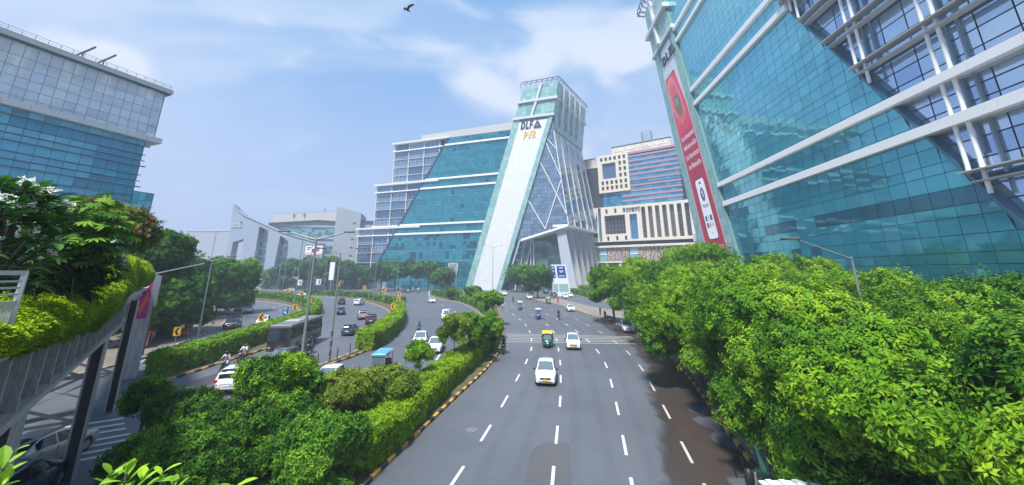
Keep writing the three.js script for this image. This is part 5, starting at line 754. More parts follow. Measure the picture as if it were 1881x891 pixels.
// three-wheelers
function autoRickshaw(label, low, top, o = {}) {
  const t = thing('auto_rickshaw', label, 'auto rickshaw');
  const b = new MB(), P = { S: [[-1.3, .5, .7, .74, .5, .3], [-1.22, .66, .9, .95, .6, .25], [-.6, .68, .95, 1.0, .62, .22], [.25, .66, .62, .66, .55, .22], [.6, .56, .86, .94, .45, .26], [1.0, .42, .84, 1.0, .3, .32], [1.22, .24, .7, .85, .18, .42], [1.3, .12, .6, .7, .1, .5]] };
  mesh('body', skin(P, -1.3, 1.3, 0, 1, 34, 22), low, t); const cap = new MB(); cap.span(-.5, .5, .32, .75, -1.32, -1.28); cap.build('tail_panel', low, t);
  const rf = new MB(), R = { S: [[-1.3, .58, 1.5, 1.56, .5, 1.42], [-1.1, .66, 1.66, 1.72, .56, 1.45], [-.2, .68, 1.72, 1.80, .58, 1.5], [.55, .62, 1.66, 1.72, .5, 1.5], [.78, .54, 1.52, 1.58, .42, 1.44]] };
  mesh('canopy', skin(R, -1.3, .78, 0, 1, 14, 20), top, t);
  new MB().span(-.64, -.6, .95, 1.5, -1.2, -.5).span(.6, .64, .95, 1.5, -1.2, -.5).span(-.6, .6, .95, 1.5, -1.28, -1.24).build('hood_cloth', o.hood || M.black, t);
  mesh('windscreen', quadGeo([[-.5, .95, .86], [.5, .95, .86], [.42, 1.5, .66], [-.42, 1.5, .66]]), glassClear, t);
  const fr = new MB(); for (const s of [-1, 1]) { fr.bar([s * .56, .9, .8], [s * .48, 1.56, .62], .06); fr.bar([s * .64, .3, .3], [s * .64, 1.5, .1], .05); } fr.bar([-.56, .93, .88], [.56, .93, .88], .05); fr.build('frame', o.frame || M.black, t);
  new MB().rbox(0, .62, -.5, 1.1, .14, .55, .05).rbox(0, .95, -.82, 1.1, .55, .14, .05).build('seat', mat(.06, .03, .03, .7), t); new MB().rbox(0, .6, .25, .5, .14, .35, .05).build('driver_seat', trim, t);
  new MB().bar([-.36, 1.0, .55], [.36, 1.0, .55], .04).bar([0, .5, .9], [0, 1.0, .55], .05).build('handlebar', trim, t);
  for (const [x, z] of [[-.56, -.85], [.56, -.85], [0, 1.0]]) wheelParts(t, x, .23, z, .23, .13);
  { const m = new MB(); m.add(new THREE.CylinderGeometry(.27, .27, .2, 12, 1, false, 0, Math.PI).rotateZ(Math.PI / 2).rotateX(0).translate(0, .27, 1.02)); m.build('mudguard', low, t); }
  for (const s of [-1, 1]) { mesh('headlight', new THREE.SphereGeometry(.09, 10, 8), lampWhite, t).position.set(s * .28, .78, 1.08); mesh('tail_light', UNIT, lampRed, t).scale.set(.12, .1, .04); t.children[t.children.length - 1].position.set(s * .45, .55, -1.32); const mm = mesh('mirror', UNIT, trim, t); mm.scale.set(.1, .12, .03); mm.position.set(s * .72, 1.2, .8); }
  mesh('front_emblem', new THREE.CylinderGeometry(.13, .13, .03, 14).rotateX(Math.PI / 2), mat(.3, .7, .62, .4), t).position.set(0, .62, 1.3); const pl = mesh('number_plate', UNIT, plateY, t); pl.scale.set(.34, .1, .02); pl.position.set(0, .98, .93);
  return t;
}
function eRickshaw(label, bodyM, roofM, o = {}) {
  const t = thing('electric_rickshaw', label, 'electric rickshaw');
  new MB().rbox(0, .42, -.55, 1.0, .14, 1.9, .04).rbox(0, .62, -1.42, .98, .5, .1, .03).rbox(0, .6, -.1, .98, .4, .12, .03).span(-.5, -.46, .42, .72, -1.45, -.1).span(.46, .5, .42, .72, -1.45, -.1).build('body', bodyM, t);
  { const P = { S: [[.55, .5, .85, .9, .42, .35], [.9, .5, .92, 1.0, .4, .38], [1.2, .4, .84, .92, .28, .44], [1.34, .2, .7, .76, .14, .5]] }; mesh('front_cowl', skin(P, .55, 1.34, 0, 1, 10, 16), bodyM, t); }
  new MB().rbox(0, 1.84, -.28, 1.08, .08, 2.5, .035).build('canopy', roofM, t); new MB().span(-.54, .54, 1.74, 1.83, .9, .97).span(-.54, -.52, 1.7, 1.82, -1.5, .95).span(.52, .54, 1.7, 1.82, -1.5, .95).build('canopy_valance', o.valance || roofM, t);
  const f = new MB(); for (const s of [-1, 1]) { f.bar([s * .48, .42, -1.45], [s * .5, 1.82, -1.48], .045); f.bar([s * .48, .45, -.1], [s * .5, 1.82, -.1], .045); f.bar([s * .46, .9, .85], [s * .5, 1.82, .9], .05); } f.build('frame', o.frame || M.steel, t);
  mesh('windscreen', quadGeo([[-.44, 1.0, .9], [.44, 1.0, .9], [.46, 1.72, .92], [-.46, 1.72, .92]]), glassClear, t);
  new MB().rbox(0, .68, -1.1, .9, .12, .45, .04).rbox(0, .95, -1.36, .9, .45, .1, .04).rbox(0, .68, -.35, .9, .12, .4, .04).rbox(0, .95, -.12, .9, .4, .08, .03).build('seat', mat(.16, .03, .03, .6), t);
  new MB().bar([-.32, 1.05, .55], [.32, 1.05, .55], .035).bar([0, .5, .95], [0, 1.05, .56], .045).build('handlebar', trim, t);
  for (const [x, z] of [[-.46, -1.0], [.46, -1.0], [0, 1.05]]) wheelParts(t, x, .24, z, .24, .1);
  mesh('headlight', new THREE.SphereGeometry(.1, 10, 8), lampWhite, t).position.set(0, .8, 1.28); for (const s of [-1, 1]) { const l = mesh('tail_light', UNIT, lampRed, t); l.scale.set(.1, .1, .04); l.position.set(s * .4, .6, -1.49); }
  return t;
}
function bus(label) {
  const t = thing('bus', label, 'bus'), W = 1.2, b = new MB();
  b.rbox(0, 1.0, 0, 2.4, 1.2, 10.2, .12); b.build('body', busp, t); new MB().rbox(0, 2.86, -.05, 2.36, .5, 10.0, .2, 3).build('roof', mat(.13, .135, .14, .5), t);
  new MB().span(-1.12, 1.12, 1.6, 2.65, -4.8, 4.4).build('cabin', mat(.02, .022, .025, .5), t);
  for (const s of [-1, 1]) { for (let i = 0; i < 6; i++) { const z = -4.4 + i * 1.45; mesh('side_window', quadGeo([[s * 1.19, 1.66, z], [s * 1.19, 1.66, z + 1.36], [s * 1.16, 2.62, z + 1.36], [s * 1.16, 2.62, z]]), mat(.012, .02, .022, .1), t); const c = mesh('curtain', UNIT, mat(.16, .22, .2, .9), t); c.scale.set(.02, .7, .3); c.position.set(s * 1.15, 2.15, z + .3); }
    new MB().span(s * 1.2, s * 1.215, 1.22, 1.28, -4.9, 4.6).build('gold_stripe', mat(.62, .40, .08, .4), t); new MB().span(s * 1.19, s * 1.21, .5, .62, -4.9, 4.7).build('skirt_line', trim, t);
    for (const z of [3.0, -3.0]) { const a = new MB(); a.add(new THREE.CylinderGeometry(.56, .56, .06, 20).rotateZ(Math.PI / 2).translate(s * 1.185, .5, z)); a.build('wheel_arch', trim, t); wheelParts(t, s * 1.12, .47, z, .47, .28); }
    const m = new MB(); m.bar([s * 1.15, 2.5, 4.9], [s * 1.4, 2.3, 5.3], .05); m.rbox(s * 1.42, 2.1, 5.32, .18, .42, .14, .04); m.build('mirror', trim, t); }
  for (const e of [1, -1]) { mesh(e > 0 ? 'windscreen' : 'rear_window', quadGeo([[-1.08, 1.5, e * 5.11], [1.08, 1.5, e * 5.11], [1.0, 2.7, e * 4.92], [-1.0, 2.7, e * 4.92]]), glassDark, t); const f = new MB(); f.bar([-1.14, 1.48, e * 5.06], [-1.04, 2.72, e * 4.9], .12); f.bar([1.14, 1.48, e * 5.06], [1.04, 2.72, e * 4.9], .12); f.build('window_pillar', busp, t);
    for (const s of [-1, 1]) { const l = mesh(e > 0 ? 'headlight' : 'tail_light', new RoundedBoxGeometry(.3, .22, .08, 1, .04), e > 0 ? lampWhite : lampRed, t); l.position.set(s * .9, .78, e * 5.09); } const n = mesh('number_plate', UNIT, plateY, t); n.scale.set(.5, .14, .03); n.position.set(0, .62, e * 5.11); }
  new MB().rbox(0, 3.14, 1.3, 1.7, .16, 1.9, .06).build('roof_unit', mat(.32, .33, .35, .5), t); new MB().rbox(0, 3.12, -2.4, 1.0, .1, .9, .04).build('roof_hatch', mat(.3, .31, .33, .5), t);
  const q = letters('Travel', .34, .012, mat(.5, .5, .48, .5), t, 'lettering', [0, 0, 0]); q.rotation.y = Math.PI / 2; q.position.set(1.21, .86, 3.7 - 1.4); q.rotation.y = Math.PI / 2; return t;
}
function motorbike(label, paintM, scooter = false, group) {
  const t = thing(scooter ? 'scooter' : 'motorcycle', label, scooter ? 'scooter' : 'motorcycle', group), R = scooter ? .24 : .3, wz = scooter ? .6 : .66;
  for (const z of [wz, -wz]) wheelParts(t, 0, R, z, R, .12);
  if (scooter) new MB().rbox(0, .55, -.45, .34, .4, .8, .12).rbox(0, .34, .1, .32, .1, .5, .04).rbox(0, .66, .5, .36, .6, .1, .04).build('body', paintM, t);
  else { new MB().rbox(0, .78, .18, .3, .24, .5, .1, 3).rbox(0, .62, -.55, .22, .16, .5, .06).build('fuel_tank', paintM, t); new MB().rbox(0, .42, .05, .3, .34, .46, .06).rod([.16, .3, .1], [.2, .36, -.75], .045).build('engine', M.steel, t); }
  new MB().rbox(0, scooter ? .8 : .82, -.35, .28, .1, .75, .05).build('seat', M.black, t);
  new MB().bar([0, R, wz], [0, 1.0, wz - .28], .06).bar([-.35, 1.05, wz - .3], [.35, 1.05, wz - .3], .035).bar([0, R, -wz], [0, .5, -.1], .05).bar([0, .5, -.1], [0, .85, wz - .35], .05).build('frame', M.darkmetal, t);
  mesh('headlight', new THREE.SphereGeometry(.1, 10, 8), lampWhite, t).position.set(0, .92, wz - .08); mesh('tail_light', UNIT, lampRed, t).scale.set(.14, .06, .05); t.children[t.children.length - 1].position.set(0, .78, -.82);
  const mg = new MB(); mg.add(new THREE.TorusGeometry(R + .05, .035, 6, 12, 2).rotateY(Math.PI / 2).rotateX(-.6).translate(0, R, wz)); mg.build('mudguard', paintM, t);
  return t;
}
// where each one stands: [x, z] on the road and the heading of its nose
const yaw = (a, b) => Math.atan2(b[0] - a[0], b[1] - a[1]);
const lead = (front, to, half) => { const a = yaw(front, to); return [[front[0] - Math.sin(a) * half, front[1] - Math.cos(a) * half], a]; };   // placed by its front bumper
const tail = (rear, to, half) => { const a = yaw(rear, to); return [[rear[0] + Math.sin(a) * half, rear[1] + Math.cos(a) * half], a]; };       // placed by its rear bumper
const Y = { plate: plateY, mirror: trim }, GR = { plate: plateG };
const put = (o, [p, a]) => { o.position.set(p[0], .012, p[1]); o.rotation.y = a; return o; };
// main road
car('hatch', 'white', 'white hatchback taxi nearest the viewer, alone in the middle lane of the main road', ...lead([3.07,-33.01], [2.53,-28.74], 1.92), Y);
car('hatch', 'white', 'white hatchback taxi beside the green and yellow auto rickshaw at the rumble bars', ...lead([7.74,-47.33], [6.95,-40.88], 1.92), Y);
put(autoRickshaw('green auto rickshaw with yellow canopy on the rumble bars', greenp, yellowp), lead([4.84,-48.28], [4.02,-40.43], 1.3));
car('hatch', 'white', 'white hatchback parked half under the low crown at the right kerb', ...lead([18.13,-60.21], [17.39,-54.18], 1.92), { plate: plateW });
const erick = put(eRickshaw('dark blue open rickshaw with pale roof, left of the black motorcycle', bluer, mat(.50, .56, .62, .5), { valance: bluer }), lead([6.12,-76.02], [5.93,-63.49], 1.34));
{ const e = copyOf(erick, 'blue rickshaw with white roof farther up the main road', [0, 0, 0]); put(e, lead([3.34,-94.99], [3.79,-80.46], 1.34)); e.traverse(m => { if (m.name.startsWith('canopy')) m.material = M.white; }); }
car('sedan', 'white', 'white sedan with green plate in the lane beside the pale footpath', ...lead([14.77,-91.18], [14.68,-81.42], 2.2), GR);
{ const a = put(autoRickshaw('yellow and green auto rickshaw by the right round tree and pedestrians', greenp, yellowp, { hood: yellowp }), lead([11.88,-112.28], [11.89,-97.72], 1.3)); PROTO.auto = a; }
car('sedan', 'white', 'front one of two white sedans on the slip road beside the plaza hedge', ...tail([20.26,-140.38], [21.01,-106.96], 2.2), { plate: plateW });
car('hatch', 'white', 'rear one of two white cars on the slip road beside the plaza hedge', ...tail([23.16,-146.52], [24.01,-114.18], 1.92), Y);
car('pickup', 'white', 'white pickup crossing at the head of the main road', ...tail([-1.5,-156.82], [3.67,-134.74], 2.5), { cat: 'pickup' });
car('hatch', 'white', 'white car right of the white pickup at the head of the main road', ...lead([7.91,-132.09], [9.62,-118.18], 1.92), Y);
car('sedan', 'blue', 'blue and white car left of the white pickup, partly behind the median', ...lead([-1.97,-160.6], [0.98,-143.38], 2.2));
car('sedan', 'white', 'white car just behind the blue car over the median hedge', ...lead([-5.91,-173.1], [0,-146.52], 2.2), { plate: plateW });
car('suv', 'black', 'left one of two dark cars parked under the round trees', ...lead([9.66,-164.55], [7.49,-182.59], 2.15));
car('sedan', 'black', 'right one of two dark cars parked under the round trees', ...lead([17.35,-151.49], [13.82,-168.72], 2.2));
car('sedan', 'darkblue', 'dark sedan parked right of the round trees by the plaza', ...lead([16.12,-168.72], [13.72,-182.59], 2.2));
// middle carriageway
car('hatch', 'white', 'white hatchback taxi, left one of the pair on the middle carriageway', ...lead([-10.4,-48.95], [-9.59,-42.32], 1.92), Y);
car('sedan', 'white', 'white hatchback with green plate, right one of the pair on the middle carriageway', ...lead([-7.97,-45.24], [-7.63,-39.99], 2.1), GR);
car('van', 'white', 'white minivan alone in the bend of the middle carriageway', ...lead([-11.3,-75.19], [-9.22,-60.21], 1.85), { plate: plateW });
car('hatch', 'white', 'white car entering the middle carriageway from the junction', ...lead([-21.28,-116.14], [-16.83,-105.3], 1.92), GR);
car('hatch', 'white', 'white car half hidden by olive bushes below the wire fence', ...lead([-13.71,-30.71], [-13.51,-27.6], 1.92), { plate: plateW });
{ const e = copyOf(erick, 'rickshaw with bright blue roof behind the olive bushes', [0, 0, 0]); put(e, lead([-10.57,-34.06], [-10.44,-31.48], 1.34)); e.traverse(m => { if (m.name.startsWith('canopy')) m.material = skyblue; }); e.scale.setScalar(1.12); }
{ const e = copyOf(PROTO.auto, 'dark green auto rickshaw beside the chevron signs at the junction', [0, 0, 0]); put(e, tail([-30.16,-118.18], [-34.9,-127.1], 1.3)); e.traverse(m => { if (m.name === 'canopy' || m.name === 'hood_cloth') m.material = greenp; }); }
// loop road with the bus
put(bus('dark brown bus with a gold stripe and tinted windows beside the long hedge'), lead([-24.62,-44.4], [-24.17,-40.88], 5.1));
put(makeCar('suv', black, 'black boxy jeep behind the bus, half hidden by foreground leaves', { rack: true }), lead([-20.9,-36.41], [-20.76,-32.86], 2.15));
car('suv', 'white', 'white car with red tail lights nearest the foreground thicket on the loop road', ...tail([-20.41,-30.71], [-21.75,-36.41], 2.15), { plate: plateW });
car('hatch', 'darkblue', 'dark blue hatchback alone right of the bus', ...tail([-22.38,-57.26], [-23.6,-65.89], 1.92), { plate: plateW });
car('suv', 'black', 'upper dark car of the pair left of the silver car on the loop', ...tail([-45.21,-110.45], [-49.41,-118.18], 2.15));
car('sedan', 'darkblue', 'lower dark car of the pair left of the silver car on the loop', ...tail([-34.57,-84.42], [-39.27,-94.99], 2.2));
car('suv', 'silver', 'silver car left of the maroon car on the loop bend', ...tail([-26.95,-76.02], [-30.09,-83.4], 2.15), { rack: true });
car('suv', 'maroon', 'maroon-grey car with red lights on the loop bend', ...tail([-23.15,-69.17], [-25.01,-76.02], 2.15), { rack: true });
car('suv', 'white', 'white car at the outside of the loop bend', ...tail([-40.31,-107.81], [-40.35,-112.28], 2.15), { plate: plateW });
// left road
car('sedan', 'black', 'black sedan on the left road between the pavement nose and hedge', ...tail([-43.39,-63.49], [-45.38,-69.17], 2.2), { plate: plateW });
{ const a = put(autoRickshaw('black three-wheeler ahead of the black sedan on the left road', black, M.black, { hood: M.black }), tail([-53.68,-80.46], [-57.05,-86.56], 1.3)); }
car('suv', 'white', 'white off-roader ahead of the black three-wheeler on the left road', ...tail([-56.14,-87.67], [-60.93,-96.33], 2.15), { plate: plateW });
car('pickup', 'black', 'black pickup with open bed on the far part of the left road', ...tail([-70.39,-108.67], [-72.33,-115.15], 2.5), { cat: 'pickup' });
car('sedan', 'white', 'white car near the blue direction sign on the left road', ...lead([-41.01,-67.82], [-38.1,-60.21], 2.2), Y);
car('suv', 'white', 'white van parked in front of the largest left-hand tree', ...lead([-93.35,-143.38], [-90.75,-134.74], 2.15), { plate: plateW });
car('hatch', 'silver', 'silver car right of the white van at the far end of the left road', ...tail([-85.8,-134.74], [-89.83,-143.38], 1.92));
{ const e = copyOf(erick, 'red open rickshaw at the left pavement before the round dense tree', [0, 0, 0]); put(e, tail([-43.88,-55.46], [-45.95,-59.69], 1.34)); e.traverse(m => { if (['body', 'front_cowl'].includes(m.name) || m.name.startsWith('canopy')) m.material = redp; }); PROTO.red = e; }
{ const e = copyOf(PROTO.red, 'red rickshaw seen past the magenta banner pylon', [0, 0, 0]); put(e, tail([-42.21,-47.64], [-44.23,-51.42], 1.34)); }
// back road and junction
car('suv', 'white', 'white car on the back road before the far hedge bank', ...lead([-99.54,-177.72], [-103.01,-175.38], 2.15), { plate: plateW });
car('hatch', 'white', 'white car low behind the loop hedge with only its roof clear', ...lead([-77,-144.93], [-80.07,-143.38], 1.92), { plate: plateW });
car('sedan', 'silver', 'pale car behind the low hedge at the head of the loop', ...lead([-47.91,-146.52], [-53.28,-151.49], 2.2));
car('sedan', 'white', 'white car behind the hedge by the red barrier', ...lead([-42.17,-134.74], [-48.82,-143.38], 2.2), { plate: plateW });
car('suv', 'darkblue', 'dark car waiting left of the maroon car at the far junction', ...lead([-46.61,-177.72], [-42,-170.88], 2.15));
car('sedan', 'maroon', 'maroon car waiting in the far junction traffic', ...lead([-41.77,-170.88], [-37.5,-164.55], 2.2));
{ const e = copyOf(PROTO.auto, 'green and yellow auto rickshaw waiting in the far junction', [0, 0, 0]); put(e, lead([-38.3,-173.1], [-33.84,-153.23], 1.3)); }
car('hatch', 'white', 'white car behind the start of the curving median hedge', ...lead([-26.7,-182.59], [-21.75,-173.1], 1.92), Y);
car('suv', 'grey', 'grey car far behind beside the fence above the curving hedge', ...lead([-35.36,-208.35], [-31.79,-202.01], 2.15));
// parked below the footbridge
car('sedan', 'silver', 'silver sedan seen between the footbridge legs by the zebra crossing', ...lead([-22.03,-22.65], [-22.11,-23.32], 2.2), { plate: plateW });
car('hatch', 'maroon', 'dark red car below the footbridge at the far left', ...lead([-22.88,-20.17], [-23.12,-21.45], 1.92), { plate: plateW });
car('hatch', 'darkblue', 'dark car nearer than the silver sedan below the footbridge', ...lead([-19.77,-19.15], [-20.1,-20.17], 1.92), { plate: plateW });
// roof of a white ribbed truck at the lower right edge

// ---- people: one smooth surface each, meshed from tapered limbs
function figure(joints, bones, colors, head) {
  // bones: [a, b, ra, rb, colour]; field meshed on a cell of about 2 cm
  const N = 88, S = 2.1, mc = new MarchingCubes(N, M.white, true, false, 60000); mc.isolation = 0;
  const cell = S / N, B = bones.map(([a, b, ra, rb, c]) => [joints[a], joints[b], ra, rb, c]);
  const dist = (x, y, z, [a, b, ra, rb]) => { const dx = b[0] - a[0], dy = b[1] - a[1], dz = b[2] - a[2], l = dx * dx + dy * dy + dz * dz || 1e-9, t = clamp(((x - a[0]) * dx + (y - a[1]) * dy + (z - a[2]) * dz) / l, 0, 1); return Math.hypot(x - a[0] - dx * t, y - a[1] - dy * t, z - a[2] - dz * t) - mix(ra, rb, t); };
  mc.field.fill(-1);
  for (const b of B) { const lo = [0, 1, 2].map(k => Math.min(b[0][k], b[1][k]) - .2), hi = [0, 1, 2].map(k => Math.max(b[0][k], b[1][k]) + .2), o = [-S / 2, -.06, -S / 2], i0 = lo.map((v, k) => Math.max(1, Math.floor((v - o[k]) / cell))), i1 = hi.map((v, k) => Math.min(N - 2, Math.ceil((v - o[k]) / cell)));
    for (let k = i0[2]; k <= i1[2]; k++) for (let j = i0[1]; j <= i1[1]; j++) for (let i = i0[0]; i <= i1[0]; i++) { const d = -dist(o[0] + i * cell, o[1] + j * cell, o[2] + k * cell, b), q = i + j * N + k * N * N, f = mc.field[q], h = Math.max(0, .035 - Math.abs(f - d)) / .035; mc.field[q] = Math.max(f, d) + h * h * .035 * .25; } }
  mc.update(); const n = mc.count, p = mc.positionArray.slice(0, n * 3), nm = mc.normalArray.slice(0, n * 3), col = new Float32Array(n * 3);
  for (let i = 0; i < n; i++) { const x = (p[i * 3] + 1) / 2 * S - S / 2, y = (p[i * 3 + 1] + 1) / 2 * S - .06, z = (p[i * 3 + 2] + 1) / 2 * S - S / 2; p[i * 3] = x; p[i * 3 + 1] = y; p[i * 3 + 2] = z; let bd = 1e9, c = 0; for (const b of B) { const d = dist(x, y, z, b); if (d < bd) { bd = d; c = b[4]; } } let k = colors[c]; if (c === 'skin' && head && y > head[1] + .015 && (z < head[2] + .045 || y > head[1] + .075)) k = colors.hair; col.set(k, i * 3); }
  const g = new THREE.BufferGeometry(); g.setAttribute('position', new THREE.Float32BufferAttribute(p, 3)); g.setAttribute('normal', new THREE.Float32BufferAttribute(nm, 3)); g.setAttribute('color', new THREE.Float32BufferAttribute(col, 3)); g.setAttribute('uv', new THREE.Float32BufferAttribute(new Float32Array(n * 2), 2)); return g;
}
const skinMat = new THREE.MeshPhysicalMaterial({ color: 0xffffff, vertexColors: true, roughness: .8, side: THREE.DoubleSide });
const POSE = {
  walk: { hips: [0, .93, 0], chest: [0, 1.32, .02], neck: [0, 1.47, .02], head: [0, 1.61, .045], lsh: [-.19, 1.40, 0], rsh: [.19, 1.40, 0], lel: [-.24, 1.13, -.1], rel: [.24, 1.13, .06], lha: [-.23, .90, -.02], rha: [.24, .92, .22], lhip: [-.1, .9, 0], rhip: [.1, .9, 0], lkn: [-.11, .5, .14], rkn: [.11, .5, -.02], lan: [-.11, .09, .22], ran: [.11, .12, -.26], lto: [-.12, .05, .38], rto: [.12, .03, -.12] },
  stand: { hips: [0, .93, 0], chest: [0, 1.32, .02], neck: [0, 1.47, .02], head: [0, 1.61, .045], lsh: [-.19, 1.40, 0], rsh: [.19, 1.40, 0], lel: [-.25, 1.12, -.03], rel: [.25, 1.12, -.03], lha: [-.24, .87, .06], rha: [.22, 1.0, .2], lhip: [-.1, .9, 0], rhip: [.1, .9, 0], lkn: [-.11, .5, .03], rkn: [.12, .5, .02], lan: [-.12, .09, 0], ran: [.14, .09, -.02], lto: [-.14, .05, .15], rto: [.17, .05, .13] },
  ride: { hips: [0, .93, -.3], chest: [0, 1.32, -.18], neck: [0, 1.46, -.13], head: [0, 1.60, -.08], lsh: [-.19, 1.39, -.17], rsh: [.19, 1.39, -.17], lel: [-.30, 1.16, .02], rel: [.30, 1.16, .02], lha: [-.31, 1.08, .30], rha: [.31, 1.08, .30], lhip: [-.11, .92, -.28], rhip: [.11, .92, -.28], lkn: [-.22, .74, .14], rkn: [.22, .74, .14], lan: [-.21, .36, -.02], ran: [.21, .36, -.02], lto: [-.22, .30, .16], rto: [.22, .30, .16] },
};
const BONES = [['hips', 'chest', .145, .165, 'shirt'], ['lsh', 'rsh', .075, .075, 'shirt'], ['chest', 'neck', .12, .06, 'shirt'], ['neck', 'head', .055, .06, 'skin'], ['head', 'head', .098, .098, 'skin'], ['lsh', 'lel', .062, .046, 'shirt'], ['rsh', 'rel', .062, .046, 'shirt'], ['lel', 'lha', .042, .03, 'skin'], ['rel', 'rha', .042, .03, 'skin'], ['lha', 'lha', .042, .042, 'skin'], ['rha', 'rha', .042, .042, 'skin'], ['lhip', 'rhip', .125, .125, 'pants'], ['lhip', 'lkn', .095, .064, 'pants'], ['rhip', 'rkn', .095, .064, 'pants'], ['lkn', 'lan', .062, .042, 'pants'], ['rkn', 'ran', .062, .042, 'pants'], ['lan', 'lto', .046, .036, 'shoe'], ['ran', 'rto', .046, .036, 'shoe']];
const SK = [.20, .10, .06], HAIR = [.012, .01, .01], SHOE = [.02, .018, .016];
function person(label, pose, shirt, pants, pos, turn, o = {}) {
  const bones = o.dress ? BONES.map(b => [...b]).concat([['hips', 'lkn', .17, .19, 'shirt'], ['hips', 'rkn', .17, .19, 'shirt'], ['lkn', 'lan', .17, .15, 'shirt'], ['rkn', 'ran', .17, .15, 'shirt']]) : BONES;
  const J = POSE[pose], g = figure(J, bones, { shirt, pants, skin: SK, hair: HAIR, shoe: SHOE }, J.head);
  const t = mesh('person', g, skinMat, scene); t.position.set(pos[0], o.y ?? .012, pos[1]); t.rotation.y = turn; t.userData.label = label; t.userData.category = 'person';
  const face = new MB(); face.sphere(J.head[0], J.head[1] - .01, J.head[2] + .1, .016, .026, .022, 6); face.build('nose', mat(...SK, .8), t); const eyes = new MB(); for (const s of [-1, 1]) eyes.sphere(s * .036, J.head[1] + .012, J.head[2] + .088, .014, .01, .01, 6); eyes.build('eyes', M.black, t);
  if (o.helmet) { const h = new MB(); h.add(new THREE.SphereGeometry(.14, 14, 10, 0, 6.283, 0, 1.9).translate(J.head[0], J.head[1] + .03, J.head[2])); h.build('helmet', o.helmet, t); }
  if (o.bag) new MB().rbox(0, 1.2, J.chest[2] - .24, .3, .42, .16, .05).build('backpack', o.bag, t);
  return t;
}
const helmetDark = mat(.02, .022, .03, .25), helmetWhite = mat(.7, .7, .72, .3);
function rider(label, bikeLabel, paintM, scooter, shirt, pants, pos, turn, o = {}) { const b = motorbike(bikeLabel, paintM, scooter); b.position.set(pos[0], .012, pos[1]); b.rotation.y = turn; person(label, 'ride', shirt, pants, pos, turn, { helmet: helmetDark, ...o }); return b; }
const lead2 = (f, t) => lead(f, t, .8), tail2 = (f, t) => tail(f, t, .8);
{ let q = lead2([-0.35,-44.95], [-0.52,-39.99]); rider('helmeted rider in dark blue on the motorcycle by the hedge kerb', 'black motorcycle riding close to the yellow and black kerb', black, false, [.03, .05, .10], [.04, .04, .06], ...q);
  q = lead2([9.9,-76.02], [9.16,-65.89]); rider('rider in black right of the dark blue rickshaw', 'dark motorcycle right of the dark blue rickshaw on the main road', darkblue, false, [.015, .015, .02], [.03, .035, .05], ...q);
  q = lead2([2.09,-118.18], [2.81,-103.69]); rider('rider below the white pickup at the head of the main road', 'black motorcycle below the white pickup', black, false, [.05, .06, .07], [.03, .03, .04], ...q);
  q = lead2([-0.95,-100.61], [-0.23,-85.48]); rider('rider in white close beside the round young tree', 'white scooter close beside the round young tree', white, true, [.55, .55, .55], [.3, .3, .32], ...q, { helmet: helmetWhite });
  q = tail2([-12.83,-60.21], [-12.22,-55.46]); rider('rider in blue behind the left white car of the pair', 'motorcycle behind the left white car of the pair', bluep, false, [.05, .12, .30], [.04, .05, .08], ...q);
  q = lead2([-25.18,-36.77], [-24.73,-35.03]); rider('rider in white and grey nearest on the loop road by the hedge kerb', 'black motorcycle nearest on the loop road by the hedge kerb', black, false, [.45, .44, .44], [.40, .41, .44], ...q);
  q = lead2([-26.1,-40.43], [-25.88,-38.92]); rider('front rider in white shirt with bare head on the red motorcycle', 'dark red motorcycle carrying two people on the loop road', maroon, false, [.68, .68, .68], [.25, .10, .06], ...q, { helmet: null }); person('passenger in dark green behind the rider in white shirt', 'ride', [.02, .10, .08], [.30, .12, .07], [q[0][0] + .42 * -Math.sin(q[1]), q[0][1] - .42 * Math.cos(q[1])], q[1], {});
  q = lead2([-21.81,-44.95], [-21.84,-42.82]); rider('rider in black alongside the bus rear wheel', 'black scooter alongside the bus rear wheel', black, true, [.02, .03, .06], [.03, .04, .07], ...q); }
person('woman in a crimson dress walking on the footpath by the yellow auto rickshaw', 'walk', [.45, .012, .07], [.4, .01, .06], [14.84,-115.15], .5, { dress: true, y: .14 });
person('pedestrian in blue and white left of the woman in crimson', 'stand', [.30, .38, .48], [.05, .07, .12], [15.81,-132.09], .3, { y: .14 });
person('man in dark clothes standing right of the last tree trunk on the footpath', 'stand', [.02, .02, .025], [.02, .02, .03], [19.19,-82.39], -1.2, { y: .14 });
person('man in grey beside the parked motorcycles under the trees', 'stand', [.10, .12, .14], [.03, .035, .05], [18.37,-75.19], -1, { y: .14 });
for (const [u, l] of [[[18.46,-73.98], 'first dark motorcycle parked on the footpath under the trees'], [[18.55,-72.43], 'second dark motorcycle parked nearer the white hatchback']]) { const b = motorbike(l, black, false); b.position.set(u[0], .14, u[1]); b.rotation.y = -2.2; }
[[[-46.79,-227.68], [.02, .02, .03], 'standing person in black under the flat-topped trees, left of the lamp'], [[-43.68,-226.12], [.03, .03, .04], 'person in dark clothes just right of a lamp under the flat-topped trees'], [[-9.54,-205.13], [.02, .02, .02], 'lone person in black before the long fence right of the junction'], [[-20.91,-238.33], [.5, .55, .55], 'person in pale shirt walking along the fence'], [[2.03,-211.68], [.55, .57, .6], 'person in white near the left round tree'], [[3.93,-205.13], [.2, .22, .3], 'person in blue near the left round tree']].forEach(([p, c, l], i) => person(l, i % 2 ? 'walk' : 'stand', c, [.03, .03, .045], p, i * 1.3, { y: .14 }));
